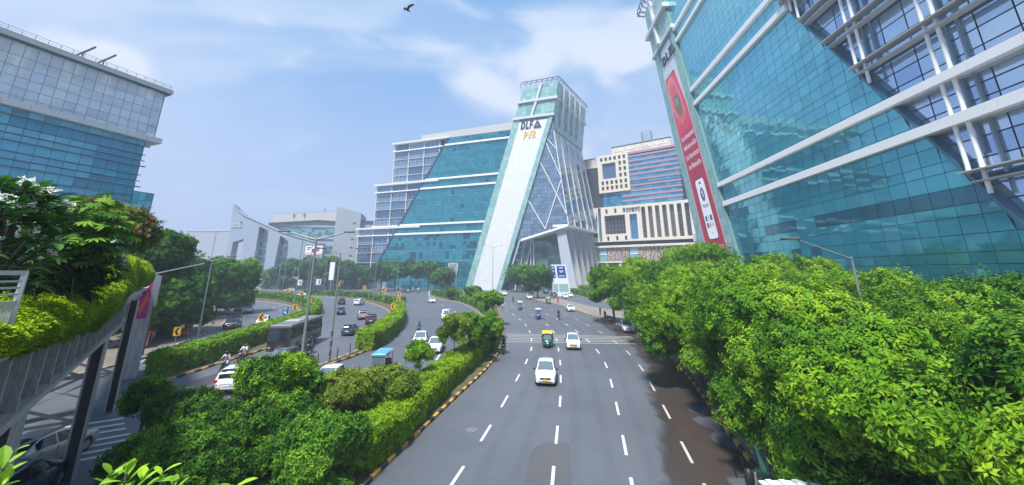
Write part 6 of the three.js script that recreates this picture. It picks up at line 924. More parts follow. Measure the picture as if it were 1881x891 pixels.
[[[-53.9,-182.59], 'parked motorcycle leftmost in the far junction row'], [[-53.14,-185.13], 'second parked motorcycle in the far junction row'], [[-41.52,-177.72], 'motorcycle between the maroon car and the waiting auto rickshaw']].forEach(([p, l], i) => { const b = motorbike(l, i ? black : bluep, i === 1); b.position.set(p[0], .012, p[1]); b.rotation.y = .6 + i; person(['rider at the left end of the far junction row', 'rider in grey in the far junction row', 'rider in white between maroon car and auto rickshaw'][i], 'ride', [[.04, .06, .14], [.1, .1, .11], [.6, .6, .6]][i], [.03, .03, .04], p, .6 + i, { helmet: helmetDark }); });
person('driver at the handlebar of the green and yellow auto rickshaw at the rumble bars', 'ride', [.30, .25, .16], [.1, .09, .08], (lead([4.84,-48.28], [4.02,-40.43], 1.3))[0], 0, { y: -.22 });
person('driver of the dark blue open rickshaw with pale roof', 'ride', [.5, .5, .5], [.05, .05, .07], (lead([6.12,-76.02], [5.93,-63.49], 1.1))[0], (lead([6.12,-76.02], [5.93,-63.49], 1.34))[1], { y: -.16 });

// ---- planted footbridge on the left. Local x runs away along it, z points out to its right side
const BO = [-10.3, -8.75], BD = [-.636, -.772], brTurn = Math.atan2(.772, -.636), brP = (s, h, z) => [BO[0] + BD[0] * s + .772 * z, h, BO[1] + BD[1] * s - .636 * z];
const girderM = mat(.36, .36, .37, .6, { map: wearTex }), girderD = mat(.085, .082, .085, .7), railM = mat(.55, .56, .56, .4, { metalness: .4 });
{
  const o = thing('footbridge', 'grey steel footbridge on braced legs at the left edge, overgrown with creepers', 'footbridge', null, [BO[0], 0, BO[1]], brTurn);
  new MB().span(-8, 18, 5.95, 7.3, -.22, -.16).build('girder', girderM, o); new MB().span(-8, 18, 5.8, 5.95, -.55, .3).build('girder_flange', mat(.42, .40, .37, .7, { map: wearTex }), o);
  for (let s = -7; s < 18; s += 1.35) new MB().span(s, s + .1, 5.95, 7.3, -.16, .22).build('stiffener', girderM, o);
  new MB().span(-8, 18, 5.8, 7.3, -4.6, -4.5).build('girder', girderM, o); new MB().span(-8, 36, 7.25, 7.42, -4.7, .3).build('deck', M.concrete, o); new MB().span(17.6, 18, 5.8, 7.3, -4.6, .25).build('end_plate', girderM, o);
  { const u = new MB(); for (let s = -6; s < 18; s += 3) u.span(s, s + .15, 6.3, 7.25, -4.5, -.22); u.build('cross_beams', girderD, o).userData.kind = 'stuff'; }
  new MB().span(18, 36, 6.75, 7.25, -.3, 0).build('truss_chord', girderM, o); new MB().span(18, 36, 5.6, 5.75, -.3, 0).build('truss_chord', girderM, o);
  for (let i = 0; i < 6; i++) new MB().bar([18 + i * 3, 5.7, -.15], [19.5 + i * 3, 6.9, -.15], .12).bar([19.5 + i * 3, 6.9, -.15], [21 + i * 3, 5.7, -.15], .12).build('truss_web', girderM, o);
  for (const [s, top, zo] of [[2.6, 5.8, 0], [13.6, 5.8, .3], [24.5, 6.8, .5]]) {
    for (const z of [zo - .35, -4.4]) { new MB().span(s - .5, s + .5, 0, top, z + .18, z + .24).span(s - .5, s + .5, 0, top, z - .22, z - .16).build('leg', mat(.40, .40, .41, .6, { map: wearTex }), o); new MB().span(s - .06, s + .06, 0, top, z - .16, z + .18).build('leg_web', girderD, o); }
    for (let k = 0; k < 3; k++) { const h = .5 + k * 1.8, z0 = zo - .6, z1 = -4.2; new MB().bar([s, h, z0], [s, h + 1.8, z1], .1).bar([s, h + 1.8, z0], [s, h, z1], .1).build('cross_brace', girderM, o); new MB().bar([s, h + 1.8, z0], [s, h + 1.8, z1], .11).build('tie', girderM, o); }
  }
  for (const [a, b] of [[2.9, 13.1], [13.9, 24.2]]) for (const z of [-4.4]) { new MB().bar([a, 1.0, z], [b, 4.6, z], .1).bar([a, 4.6, z], [b, 1.0, z], .1).build('cross_brace', girderM, o); }
  // guard rail beside the path
  const p = [-7.55,8.69,-5.2], q = [-7.82,8.69,-6.4], L = v => { const dx = v[0] - BO[0], dz = v[2] - BO[1]; return [dx * BD[0] + dz * BD[1], v[1], dx * .772 - dz * .636]; }, A = L(p), Z = L(q);
  const up = (v, d) => [v[0], v[1] + d, v[2]]; for (const [d, w] of [[0, .07], [-.13, .03], [-.23, .03], [-.33, .03], [-.46, .06]]) new MB().bar(up(A, d), up(Z, d), w).build('rail', railM, o); new MB().bar(up(Z, .02), up(Z, -1.2), .07).build('rail_post', railM, o);
  { const b = new MB(); for (let i = 0; i <= 26; i++) { const v = [0, 1, 2].map(k => mix(A[k], Z[k], i / 26)); b.bar(up(v, -.48), up(v, -1.1), .02); } b.build('balusters', railM, o).userData.kind = 'stuff'; }
  { const a = L([-12.48,8.82,-11]), b = L([-13.54,8.88,-12.5]); for (const d of [0, -.28]) new MB().bar(up(a, d), up(b, d), .06).build('rail', railM, o); new MB().bar(a, up(a, -1.5), .06).bar(b, up(b, -1.5), .06).build('rail_post', railM, o); }
}
{ // banner pylon with its own lamp arm
  const t = thing('banner_pylon', 'grey pylon at the end of the footbridge with a magenta banner and lamp arm', 'pylon', null, [-31.88, 0, -35.53], .72);
  new MB().span(-.45, .45, 0, 8.5, .18, .26).span(-.45, .45, 0, 8.5, -.3, -.22).build('pylon_face', mat(.42, .43, .44, .55, { map: wearTex }), t); new MB().span(-.5, -.42, 0, 8.5, -.22, .18).build('pylon_web', girderD, t);
  const tex = canvasTex(64, 256, (c, w, h) => { const g = c.createLinearGradient(0, 0, w, h); g.addColorStop(0, '#6e1a6c'); g.addColorStop(.35, '#c01c86'); g.addColorStop(.7, '#d8307e'); g.addColorStop(1, '#a01a78'); c.fillStyle = g; c.fillRect(0, 0, w, h); c.fillStyle = '#f0a04e'; c.globalAlpha = .6; c.beginPath(); c.moveTo(46, 90); c.lineTo(58, 150); c.lineTo(30, 235); c.lineTo(24, 200); c.fill(); c.globalAlpha = 1; c.fillStyle = '#e7c6de'; c.fillRect(40, 30, 6, 40); });
  const b = mesh('banner', new THREE.BoxGeometry(.95, 3.6, .04), mat(1, 1, 1, .55, { map: tex }), t); b.position.set(-.28, 6.6, .34); const b2 = mesh('banner', new THREE.BoxGeometry(.5, 2.6, .04), mat(.32, .34, .36, .3, { metalness: .4 }), t); b2.position.set(.42, 7.1, .36);
  new MB().bar([-.5, 8.4, .3], [3.6, 9.55, .3], .09).build('lamp_arm', railM, t); new MB().rbox(3.75, 9.58, .3, .5, .12, .2, .04).build('lamp_head', trim, t);
}
// creepers hanging over the outer side of the bridge
{
  const t = thing('creeper_hedge', 'bright yellow-green creepers hanging over the footbridge edge', 'creeper'), out = [];
  const top = s => mix(mix(7.9, 8.75, smooth(-2, 4, s)), 9.45, smooth(4, 14, s)) - .55 * smooth(26, 36, s) + .35 * (vnoise(s * .9, 3, 5) - .5) + .2 * (vnoise(s * 2.7, 1, 6) - .5), bot = s => mix(7.35, 6.85, smooth(-1, 4, s)) + .85 * smooth(9, 19, s) + .5 * (vnoise(s * 1.1, 6, 7) - .5);
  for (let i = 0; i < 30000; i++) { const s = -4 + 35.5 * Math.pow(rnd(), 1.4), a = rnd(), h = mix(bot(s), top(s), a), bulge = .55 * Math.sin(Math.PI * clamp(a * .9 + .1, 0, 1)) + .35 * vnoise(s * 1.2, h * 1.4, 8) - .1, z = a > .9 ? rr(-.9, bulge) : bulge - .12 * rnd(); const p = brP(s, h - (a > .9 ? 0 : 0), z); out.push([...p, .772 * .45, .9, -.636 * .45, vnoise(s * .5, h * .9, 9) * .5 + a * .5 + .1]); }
  const c = new MB(); for (let s = -4; s < 31; s += 1) { const p = brP(s + .5, (bot(s) + top(s)) / 2, -.15); c.box(p[0], p[1], p[2], 1.1, (top(s) - bot(s)) * .85, .5, brTurn); } c.build('dark_core', mat(.02, .03, .01, .95), t);  // solid dark boxes added inside the creepers, filling in behind the leaves
  foliage(t, out, SPR.fine, [[.10, .22, .004], [.22, .38, .004], [.34, .50, .006], [.48, .60, .012]], .75, 1.35, 'foliage');
}
// white-flowered tree: long leaves in rosettes at the branch ends
function longLeaf(L, W) { const p = []; const r = [[0, .05], [.25, .6], [.55, 1], [.82, .75], [1, 0]]; for (let i = 0; i < r.length - 1; i++) for (const s of [-1, 1]) { const P = (k, e) => [e * r[k][1] * W / 2, -.22 * L * r[k][0] ** 2 + (e ? .12 * W * r[k][1] : 0), r[k][0] * L]; p.push(...P(i, 0), ...P(i + 1, 0), ...P(i + 1, s), ...P(i, 0), ...P(i + 1, s), ...P(i, s)); } const g = new THREE.BufferGeometry(); g.setAttribute('position', new THREE.Float32BufferAttribute(p, 3)); g.setAttribute('uv', new THREE.Float32BufferAttribute(new Float32Array(p.length / 3 * 2), 2)); g.computeVertexNormals(); return g; }
const leafPlain = (r, g, b) => new THREE.MeshPhysicalMaterial({ color: C(r, g, b), roughness: .5, side: THREE.DoubleSide, transmission: .25, thickness: 0, ior: 1.3 });
{
  const c = [-9.65,9.46,-7.4], t = thing('frangipani', 'white-flowered tree with long dark leaves at the left edge of the footbridge', 'tree', null, [c[0], 7.3, c[2]]), L = longLeaf(.42, .13), mats = [leafPlain(.035, .13, .018), leafPlain(.06, .19, .022), leafPlain(.11, .28, .028), leafPlain(.20, .40, .035)], petal = mat(.85, .86, .82, .6), eyeY = mat(.8, .6, .1, .6);
  const tips = []; for (let i = 0; i < 76; i++) { const u = rr(-.8, 1), a = rr(0, 6.28), q = Math.sqrt(1 - u * u), k = rr(.6, 1.02); tips.push([q * Math.cos(a) * .78 * k, 1.9 + u * 1.35 * k, q * Math.sin(a) * .78 * k]); }
  const br = new MB(); br.add(limbTube([[0, 0, 0], [.05, .6, 0], [0, 1.2, .05]], .09, .06, 5, 6)); for (const p of tips) br.add(limbTube([[0, 1.1, 0], [p[0] * .45, mix(1.2, p[1], .5), p[2] * .45], p], .035, .018, 4, 4)); br.build('branches', mat(.16, .14, .11, .9), t);
  let n = 0; const rest = mats.map(() => new MB());
  tips.forEach((p, i) => { const k = 11; for (let j = 0; j < k; j++) { const d = new THREE.Object3D(); d.position.set(...p); d.rotation.set(0, j * 2.4 + i, 0); d.rotateX(-rr(-.35, .75)); d.scale.setScalar(rr(.7, 1.15)); d.updateMatrix(); const m = Math.min(3, Math.floor(rnd() * 2.4 + (p[1] > 2.4 ? 1.2 : p[1] < 1.4 ? -.3 : .4) * rnd())); if (n++ < 298) { const o = mesh('leaf', L, mats[Math.max(0, m)], t); o.position.copy(d.position); o.rotation.copy(d.rotation); o.scale.copy(d.scale); } else rest[Math.max(0, m)].add(L.clone(), d.matrix); }
    if (i % 2 === 0 && p[1] > 1.2) { const f = new MB(); for (let j = 0; j < 12; j++) { const m = new THREE.Matrix4().makeRotationFromEuler(new THREE.Euler(rr(-1.1, 1.1), rr(0, 6), rr(-1.1, 1.1))); m.setPosition(p[0] + rr(-.13, .13), p[1] + .08 + rr(-.03, .17), p[2] + rr(-.13, .13)); const h = new MB(); for (let e = 0; e < 5; e++) h.add(new THREE.SphereGeometry(1, 6, 4).scale(.034, .008, .02).rotateZ(.5).translate(.032, .012, 0).rotateY(e * 1.257)); f.add(h.geo(), m); } f.build('blossom', petal, t); } });
  rest.forEach((r, i) => { const o = r.build('leaves', mats[i], t); if (o) o.userData.kind = 'stuff'; });
}
// plant with hand-shaped leaves beside it
{
  const palm = (() => { const g = []; for (let i = -3; i <= 3; i++) g.push(longLeaf(.21 * (1 - .09 * Math.abs(i)), .045).rotateY(i * .52)); return mergeGeometries(g); })();
  const mk = (label, c, rx, ry, n, pal, s) => { const t = thing('palmate_plant', label, 'shrub'), out = []; for (let i = 0; i < n; i++) { const u = rr(-1, 1), a = rr(0, 6.28), q = Math.sqrt(1 - u * u), k = Math.pow(rnd(), .35) * (.8 + .4 * vnoise(u * 3 + 5, a * 1.5, 3)); out.push([c[0] + q * Math.cos(a) * rx * k, c[1] + u * ry * k, c[2] + q * Math.sin(a) * rx * k, q * Math.cos(a) * .5, .9, q * Math.sin(a) * .5, rnd() * .6 + .3 * (u + 1) / 2]); } const st = new MB(); for (let i = 0; i < 7; i++) st.add(limbTube([[c[0] + rr(-.2, .2), 7.3, c[2] + rr(-.2, .2)], [c[0] + rr(-.3, .3), (7.3 + c[1]) / 2, c[2] + rr(-.3, .3)], [c[0] + rr(-.7, .7) * rx, c[1] + rr(0, .6) * ry, c[2] + rr(-.7, .7) * rx]], .03, .012, 4, 4)); st.build('stems', bark, t); foliage(t, out, palm, pal, s, s * 1.5, 'foliage'); };
  mk('light green plant with hand-shaped leaves beside the white-flowered tree', [-10.54,9.64,-9.5], 1.0, .95, 460, [[.03, .11, .012], [.07, .19, .02], [.13, .29, .025], [.20, .38, .03]], 1.0);
  mk('dark plant with hand-shaped leaves under the white-flowered tree', [-11.32,8.44,-9.6], 1.2, .85, 420, [[.010, .045, .008], [.02, .07, .010], [.04, .12, .012]], 1.0);
  mk('dark undergrowth below the light hand-leaved plant', [-10.95,8.77,-10], .95, .6, 300, [[.010, .045, .008], [.025, .08, .012], [.05, .14, .015]], .9);
}
{ // flowering vine over a pergola farther along
  const c = [-17.59,10.77,-17], t = thing('flowering_vine', 'reddish-yellow flowering vine spread over pale pergola posts on the footbridge', 'vine'), B = [];
  for (let i = 0; i < 9; i++) { const k = i / 8; B.push({ x: c[0] + mix(-.75, .5, k), y: c[1] + mix(.25, -.2, k) + rr(-.3, .35), z: c[2] + mix(.75, -.65, k) + rr(-.3, .3), rx: rr(.5, .7), ry: rr(.45, .65), rz: rr(.5, .7) }); }
  const P = blobPoints(B, 130); foliage(t, P, SPR.fine, [[.05, .12, .01], [.13, .21, .015], [.22, .30, .02], [.34, .34, .04]], 1.0, 1.8, 'foliage'); foliage(t, P.filter((_, i) => i % 9 === 0).map(p => [p[0] + p[3] * .1, p[1] + p[4] * .1, p[2] + p[5] * .1, ...p.slice(3)]), SPR.fine, [[.34, .08, .05], [.5, .22, .12], [.6, .45, .25], [.62, .5, .35]], .9, 1.7, 'blossoms');
  const s = new MB(); for (let i = 0; i < 9; i++) { const b = B[i]; s.add(limbTube([[b.x, b.y, b.z], [b.x + rr(-.3, .6), b.y + .7, b.z], [b.x + rr(-.3, 1.3), b.y + rr(.5, 1.1), b.z + rr(-.4, .4)]], .015, .006, 4, 4)); } s.build('shoots', mat(.2, .22, .08, .8), t);
  for (const [u, v, u2, v2, d] of [[0]]) { const po = thing('pergola', 'pale grey pergola posts carrying the flowering vine', 'pergola'); for (const [a, b] of [[[-16.11,8.25,-15.5], [-16.08,9.65,-15.5]], [[-17.17,9.41,-17.5], [-17.2,10.51,-17.5]]]) new MB().bar([a[0], a[1] - .6, a[2]], b, .13).build('post', railM, po); new MB().bar([-16.08,9.65,-15.5], [-17.2,10.51,-17.5], .1).build('beam', railM, po); }
}
// sprigs of a planter close to the viewer, at the lower left
{
  const t = thing('planter_shrub', 'bright yellow-green leaves of a shrub close to the viewer at the bottom left', 'shrub'), L = longLeaf(.115, .05), mats = [leafPlain(.20, .40, .012), leafPlain(.30, .52, .02), leafPlain(.14, .30, .01)], st = new MB();
  const stems = [[-2.38,7.49,-2.6], [-2.4,7.52,-2.7], [-2.14,7.6,-2.5], [-2.12,7.53,-2.6], [-2.09,7.52,-2.7], [-1.94,7.52,-2.6], [-1.59,7.5,-2.6], [-2.73,7.73,-2.4], [-2.62,7.71,-2.3], [-2.09,7.51,-2.5]];
  for (const p of stems) { st.add(limbTube([[p[0] + .05, p[1] - .7, p[2] + .05], [p[0], p[1] - .3, p[2]], p], .012, .006, 4, 5)); for (let i = 0; i < 9; i++) { const o = mesh('leaf', L, mats[Math.floor(rnd() * 3)], t); o.position.set(p[0], p[1] - .02 * i, p[2]); o.rotation.set(0, i * 2.4 + p[0] * 20, 0); o.rotateX(-rr(.15, 1.1)); o.scale.setScalar(rr(.75, 1.2) * (1 - .02 * i)); } } st.build('stems', bark, t);
}

// ---- lamps, signs, fences and small things
const poleM = mat(.30, .34, .36, .45, { metalness: .35, map: wearTex }), headM = mat(.10, .11, .12, .5);
function lamp(label, x, z, h, turn, arm = 2.2, both = true, r = .1, o = {}) {
  const t = thing('street_lamp', label, 'street lamp', o.group || 'street lamps of the interchange', [x, o.y ?? .13, z], turn);
  new MB().rod([0, 0, 0], [0, h, 0], r, r * .55, 10).rod([0, 0, 0], [0, .5, 0], r * 1.6, r * 1.4, 10).build('pole', poleM, t);
  for (const s of both ? [-1, 1] : [1]) { new MB().rod([0, h - .15, 0], [s * arm, h + arm * (o.rise ?? .22), 0], r * .5, r * .38, 6).build('arm', poleM, t); const q = new MB(); q.rbox(s * (arm + .42), h + arm * (o.rise ?? .22) + .08, 0, .95, .12, .32, .05); const m = q.build('lamp_head', headM, t); new MB().span(s * (arm + .42) - .32, s * (arm + .42) + .32, h + arm * (o.rise ?? .22), h + arm * (o.rise ?? .22) + .03, -.12, .12).build('lens', M.offwhite, m); }
  if (o.band) for (const k of [.6, 1.5, 2.4]) new MB().rod([0, k, 0], [0, k + .45, 0], r * 1.1, r * 1.08, 10).build('painted_band', mat(.17, .05, .045, .7), t);
  return t;
}
lamp('tall double-armed lamp towering in front of the bus', -16.86, -34.22, 11.5, .15, 2.3, true, .15);
lamp('double-armed lamp with red painted foot at the wire fence', -17.43, -40.88, 10.6, .25, 1.5, true, .11, { band: true });
lamp('lamp rising from the long hedge before the left-hand trees', ...[-34.72,-46.11], 10.0, .3, 1.5, true, .1);
lamp('lamp beside the blue direction sign', ...[-41.05,-77.73], 15.4, .2, 2.4, true, .12);
[[[-111.23,-193.2], 21, 'lamp at the left of the far hedge bank'], [[-97.39,-173.1], 20, 'lamp second from the left along the back road'], [[-68.87,-137.5], 18, 'lamp behind the tip of the loop hedge'], [[-81.58,-177.72], 20, 'lamp below the pink billboard'], [[-125.23,-193.2], 19, 'lamp at the left end of the far hedge bank'], [[-79.85,-182.59], 19, 'lamp by the white pylon sign']].forEach(([p, h, l]) => lamp(l, ...p, h, .1, 2.6, true, .13));
[[[-39.19,-118.18], 15.0, 'lamp left of the chevron signs at the loop head'], [[-69.17,-226.12], 20, 'lamp before the flat-topped trees, left one'], [[-34.96,-127.1], 14.6, 'lamp at the chevron signs beside the green rickshaw'], [[-41.32,-218.66], 20, 'lamp before the middle of the flat-topped trees'], [[-22.38,-215.11], 18, 'lamp before the right end of the teal wing']].forEach(([p, h, l]) => lamp(l, ...p, h, .2, 2.6, true, .12));
lamp('double-armed lamp standing before the white blade', ...[-5.48,-160.6], 18.6, 0, 3.4, true, .15);
lamp('lamp rising from the near right-hand tree with its arm over the road', 18.6, -21, 9.4, Math.PI, 2.7, false, .09, { rise: .32, y: .13 });
lamp('lamp rising from the right-hand trees below the cream podium', 26.2, -60, 11.2, 2.9, 2.2, false, .1);
lamp('small lamp before the concrete legs', ...[30.07,-134.74], 15.5, .4, 2, true, .1);
// chevron boards
const chevTex = canvasTex(64, 96, (c, w, h) => { c.fillStyle = '#f2b40a'; c.fillRect(0, 0, w, h); c.fillStyle = '#15130f'; c.beginPath(); c.moveTo(52, 8); c.lineTo(32, 8); c.lineTo(10, 48); c.lineTo(32, 88); c.lineTo(52, 88); c.lineTo(31, 48); c.fill(); });
const chevM = [mat(.82, .5, .03, .5), mat(.82, .5, .03, .5), mat(.82, .5, .03, .5), mat(.82, .5, .03, .5), mat(1, 1, 1, .5, { map: chevTex }), mat(.25, .25, .25, .6)];
let chev0 = null;
function chevron(label, p, h, s = 1) {
  const turn = Math.atan2(-p[0], -p[1]);
  if (!chev0) { chev0 = thing('chevron_sign', label, 'chevron sign', 'yellow chevron boards along the bends'); mesh('board', new THREE.BoxGeometry(.62, .9, .03), chevM, chev0).position.y = .0; new MB().rod([0, -3.2, -.04], [0, .35, -.04], .035).build('post', poleM, chev0); }
  const t = chev0.userData.used ? copyOf(chev0, label, [p[0], h, p[1]], turn) : chev0; delete t.userData.used; t.position.set(p[0], h, p[1]); t.rotation.y = turn; t.scale.setScalar(s); chev0.userData.used = true;
}
[[[-35.58,-44.13], 2.5, 1.0, 'chevron board at the left road before the long hedge'], [[-34.64,-57.26], 2.5, 1.15, 'chevron board before the white car on the left road'], [[-39.03,-74.38], 2.4, 1.15, 'chevron board just right of the blue direction sign'], [[-43.6,-88.81], 2.6, 1.1, 'chevron board at the tip of the loop hedge'], [[-73.88,-134.74], 2.6, 1.5, 'chevron board before the white car on the back road'], [[-65.13,-127.1], 2.2, 1.5, 'chevron board by the white car roof at the loop hedge'], [[-64.97,-153.23], 4, 1.7, 'chevron board midway along the back road'], [[-51.16,-143.38], 3.2, 1.7, 'chevron board on the back road left of the red barrier'], [[-39.81,-129.54], 3.1, 1.7, 'chevron board at the left end of the red barrier'], [[-29.16,-108.67], 3.0, 1.35, 'topmost chevron board of the three beside the green rickshaw'], [[-25.18,-93.68], 2.5, 1.2, 'middle chevron board of the three beside the green rickshaw'], [[-20.96,-74.38], 2.6, 1.1, 'lowest chevron board of the three at the middle kerb']].forEach(([p, h, s, l]) => chevron(l, p, h, s));
delete chev0.userData.used;
{ const p = [-37.88,-69.17], t = thing('direction_sign', 'blue direction sign with a white arrow beside the loop hedge', 'road sign', null, [p[0], 0, p[1]], Math.atan2(-p[0], -p[1])); const tx = canvasTex(64, 96, (c, w, h) => { c.fillStyle = '#0f5f98'; c.fillRect(0, 0, w, h); c.strokeStyle = '#fff'; c.lineWidth = 3; c.strokeRect(3, 3, w - 6, h - 6); c.fillStyle = '#e8f0f6'; for (const [y, l] of [[14, 36], [25, 24], [36, 32]]) c.fillRect(14, y, l, 5); c.beginPath(); c.moveTo(18, 54); c.lineTo(42, 54); c.lineTo(34, 62); c.lineTo(48, 78); c.lineTo(40, 84); c.lineTo(27, 69); c.lineTo(18, 78); c.fill(); }); const b = mesh('board', new THREE.BoxGeometry(1.15, 1.6, .05), mat(1, 1, 1, .45, { map: tx }), t); b.position.y = 2.3; new MB().rod([-.4, 0, -.06], [-.4, 3, -.06], .04).build('post', poleM, t); new MB().rod([.4, 0, -.06], [.4, 3, -.06], .04).build('post', poleM, t); }
// wire fence at the narrow end of the middle kerb
{ const t = thing('wire_fence', 'wire fence on four reddish posts at the narrow middle kerb', 'fence'), Q = [[-17.76,-39.13],[-17.16,-42.07],[-16.85,-44.53],[-16.73,-47.01]]; Q.forEach(([x, z], i) => new MB().rod([x, .1, z], [x, 1.25, z], .06, .055, 8).build('post', mat(.13, .035, .03, .7), t)); for (let i = 0; i < 3; i++) for (const h of [.4, .65, .9, 1.12]) new MB().rod([Q[i][0], h, Q[i][1]], [Q[i + 1][0], h, Q[i + 1][1]], .012, .012, 4).build('wire', M.grey, t); }
// long fence before the tower plaza
{ const t = thing('plaza_fence', 'long grey fence of translucent panels before the teal glass tower', 'fence'), P = along(SP.map(([x, z]) => [x * 1.02, z - 4])), panel = mat(.30, .36, .37, .35, { transparent: false }), panel2 = mat(.36, .41, .41, .4); let k = 0; const fr = new MB();
  for (let d = 4; d < P.length - 60; d += 3.1, k++) { const a = P.at(d), b = P.at(d + 2.95), x = (a[0] + b[0]) / 2; if (x > 4 && x < 40) continue; const q = mesh('panel', UNIT, k % 3 ? panel : panel2, t); q.scale.set(.04, x < -75 ? 2.2 : 3.0, 2.9); q.position.set(x, (x < -75 ? 1.1 : 1.5) + .35, (a[1] + b[1]) / 2); q.rotation.y = a[2]; fr.rod([a[0], .14, a[1]], [a[0], x < -75 ? 2.6 : 3.5, a[1]], .07, .07, 6); } fr.build('posts', M.lampgrey, t).userData.kind = 'stuff'; }
// signs on the plaza
{ const p = [-86.78,8.7,-196], t = thing('pylon_sign', 'slim blank white pylon sign before the far trees', 'sign', null, [p[0], 0, p[2]]); mesh('panel', new RoundedBoxGeometry(2.6, 8.6, .5, 1, .1), M.white, t).position.y = 9.2; new MB().rod([0, 0, 0], [0, 5, 0], .25).build('post', M.grey, t); }
{ const p = [-25.29,10.7,-186], t = thing('sign_frame', 'white framed overhead sign board before the teal glass', 'road sign', null, [p[0], 0, p[2]]); mesh('board', UNIT, mat(.20, .26, .30, .4), t).scale.set(4.2, 3.6, .12); t.children[0].position.y = 11; const f = new MB(); f.span(-2.2, 2.2, 9.1, 9.35, -.1, .15).span(-2.2, 2.2, 12.7, 12.95, -.1, .15).span(-2.2, -1.95, 9.1, 12.95, -.1, .15).span(1.95, 2.2, 9.1, 12.95, -.1, .15).bar([-2, 9.2, .1], [-.6, 12.8, .1], .16).bar([-.6, 9.2, .1], [.8, 12.8, .1], .16).bar([.8, 9.2, .1], [2, 12.4, .1], .16); f.build('frame', M.white, t); new MB().rod([1.6, 0, -.1], [1.6, 9.2, -.1], .2).build('post', M.white, t); }
[[[-104.47,3.64,-200], 'small white board before the far trees, left one'], [[-94.88,3.91,-200], 'small white board beside a lamp before the far trees'], [[-61.93,4.56,-194], 'white board with black figures left of the flat-topped trees']].forEach(([p, l]) => { const t = thing('notice_board', l, 'sign', null, [p[0], 0, p[2]]); mesh('board', UNIT, mat(.62, .64, .64, .5), t).scale.set(2.6, 2.8, .12); t.children[0].position.y = p[1]; mesh('figure_panel', UNIT, M.darkmetal, t).scale.set(.5, 1.6, .06); t.children[1].position.set(.5, p[1], .08); new MB().rod([0, 0, -.1], [0, p[1], -.1], .1).build('post', M.grey, t); });
{ const p = [20.67,6.3,-150], t = thing('display_kiosk', 'white display kiosk with blue posters beside the right round tree', 'kiosk', null, [p[0], 0, p[2]], .12); const s = (x, y) => x + (y - 3) * -.12; const w = new MB(); w.hull8([[s(-3.4, 0), 0, .4], [s(3.3, 0), 0, .4], [s(3.0, 11.5), 11.5, .4], [s(-2.6, 11.5), 11.5, .4], [s(-3.4, 0), 0, -.6], [s(3.3, 0), 0, -.6], [s(3.0, 11.5), 11.5, -.6], [s(-2.6, 11.5), 11.5, -.6]]); w.build('kiosk_body', M.white, t);
  const tx = canvasTex(64, 96, (c, W, h) => { const g = c.createLinearGradient(0, 0, 0, h); g.addColorStop(0, '#1c4f9c'); g.addColorStop(.6, '#123a7c'); g.addColorStop(1, '#2a6cb8'); c.fillStyle = g; c.fillRect(0, 0, W, h); c.fillStyle = '#e6eef8'; c.font = 'bold 13px sans-serif'; c.fillRect(18, 12, 30, 7); c.fillRect(14, 38, 36, 6); c.fillRect(20, 48, 24, 5); c.fillStyle = '#7fb2e0'; c.fillRect(10, 74, 44, 12); });
  const pm = mat(1, 1, 1, .4, { map: tx }); for (const [x0, x1, m] of [[-3.0, -1.4, pm], [-.8, 2.6, pm]]) { const q = mesh('poster', quadGeo([[s(x0, 6.6), 6.6, .44], [s(x1, 6.6), 6.6, .44], [s(x1 - .05, 11), 11, .44], [s(x0 + .1, 11), 11, .44]]), m, t); } for (const [x0, x1] of [[-3.0, -1.2], [-.8, 2.8]]) mesh('glass_panel', quadGeo([[s(x0, 1.6), 1.6, .44], [s(x1, 1.6), 1.6, .44], [s(x1, 4.4), 4.4, .44], [s(x0, 4.4), 4.4, .44]]), mat(.30, .48, .48, .2), t); }
{ const t = thing('road_barrier', 'low red and white barrier panels at the head of the loop', 'barrier'), A = along([[-47.21,-153.23],[-40.05,-137.5],[-32.99,-120.29]]); for (let d = 0; d < A.length - 1; d += 1.7) { const [x, z, h] = A.at(d + .8); const o = mesh('barrier_panel', UNIT, (d / 1.7 | 0) % 3 === 2 ? M.white : mat(.50, .10, .10, .6), t); o.scale.set(.2, 1.0, 1.6); o.position.set(x, .52, z); o.rotation.y = h; } }
{ const p = [-28.35,-146.52], t = thing('marker_post', 'white marker post at the start of the curving hedge', 'post', null, [p[0], 0, p[1]]); new MB().rod([0, 0, 0], [0, 1.9, 0], .2, .2, 8).build('shaft', M.white, t); new MB().rod([0, 1.9, 0], [0, 2.15, 0], .2, .12, 8).build('cap', M.yellow, t); }
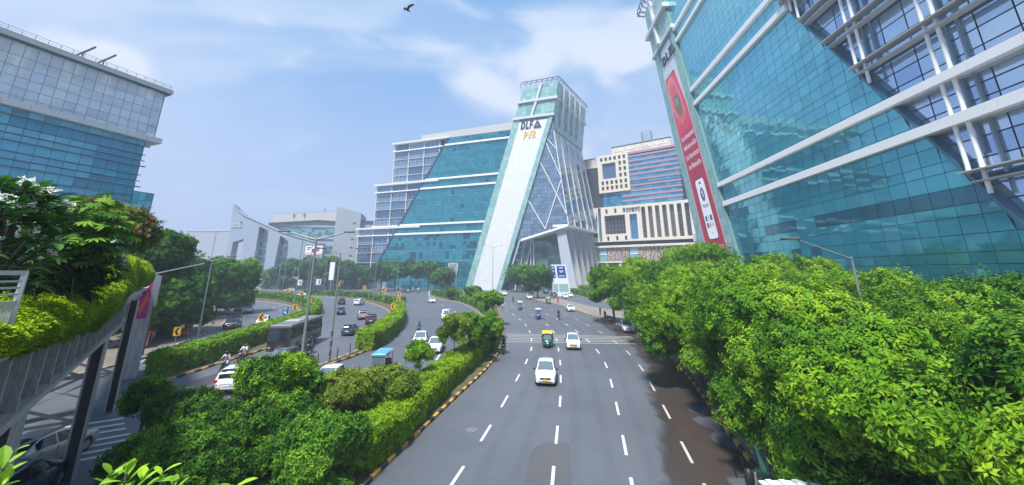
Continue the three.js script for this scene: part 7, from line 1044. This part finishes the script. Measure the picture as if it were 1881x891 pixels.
// bird
{ const p = [-14.49,45.88,-48], t = thing('bird', 'dark bird with raised wings gliding high over the road', 'bird', null, p, -.6); const b = new MB(); b.sphere(0, 0, 0, .17, .14, .36, 12); b.sphere(0, .06, .36, .1, .1, .13, 8); b.add(new THREE.ConeGeometry(.05, .16, 6).rotateX(1.57).translate(0, .05, .52)); b.add(new THREE.ConeGeometry(.16, .5, 5).rotateX(-1.57).scale(1, .25, 1).translate(0, 0, -.5)); b.build('body', mat(.02, .018, .02, .8), t); for (const s of [-1, 1]) { const w = new MB(); const P = (x, y, z) => [s * x, y, z]; w.hull8([P(.08, .08, -.16), P(.5, .42, -.2), P(.5, .44, .22), P(.08, .1, .2), P(.08, .05, -.16), P(.5, .39, -.2), P(.5, .41, .22), P(.08, .07, .2)]); w.hull8([P(.5, .42, -.2), P(1.05, .62, -.42), P(1.0, .62, -.05), P(.5, .44, .22), P(.5, .39, -.2), P(1.05, .6, -.42), P(1.0, .6, -.05), P(.5, .41, .22)]); w.build('wing', mat(.025, .022, .025, .8), t); } }
// stall with a white ribbed roof at the lower right edge
{ const t = thing('kerb_stall', 'white ribbed sheet roof of a stall at the lower right edge', 'stall'), y = 2.3, a = [7.95,-14.08], b = [8.71,-14.08], n = 9; const rm = mat(.72, .73, .76, .4); for (let i = 0; i < n; i++) { const x = mix(a[0], a[0] + 1.9, (i + .5) / n); const o = mesh('roof_sheet', UNIT, rm, t); o.scale.set(1.9 / n - .03, .05, 2.0); o.position.set(x, y + (i % 2) * .03, a[1] + 1.0); } for (const [dx, dz] of [[.06, .1], [1.85, .1], [.06, 1.9], [1.85, 1.9]]) new MB().rod([a[0] + dx, .13, a[1] + dz], [a[0] + dx, y, a[1] + dz], .04).build('post', M.lampgrey, t); new MB().span(a[0], a[0] + 1.9, .9, 1.0, a[1] + .2, a[1] + 1.8).build('counter', M.trunk, t); }
{ const t = thing('folded_umbrella', 'dark green folded umbrella frame leaning at the kerb above the white stall roof', 'umbrella'), g = mat(.008, .05, .04, .5); const P = (u) => u; new MB().rod([9.67,1.41,-16.5], [9.96,2.02,-17.5], .16, .03, 8).build('canopy', g, t); new MB().bar([8.99,1.61,-16.2], [9.96,1.47,-16.2], .14).build('arm', g, t); for (const [p, q] of [[[8.39,1.91,-16.4], [8.5,1.38,-16.4]], [[8.75,2.01,-16.4], [8.89,1.45,-16.4]], [[9.78,2.02,-16.6], [9.73,1.52,-16.4]], [[8.5,1.38,-16.4], [8.75,1.46,-16.3]]]) new MB().rod(p, q, .02, .035, 6).build('rib', trim, t); const c = [8.8,1.45,-16.1]; new MB().sphere(...c, .16, .35, .16, 10).build('cover', trim, t); const b = [9.03,1.25,-16.1]; new MB().rod([b[0], .13, b[2]], [b[0], b[1] + .4, b[2]], .04).build('pole', M.lampgrey, t); }

shadows(scene);
renderer.render(scene, camera);
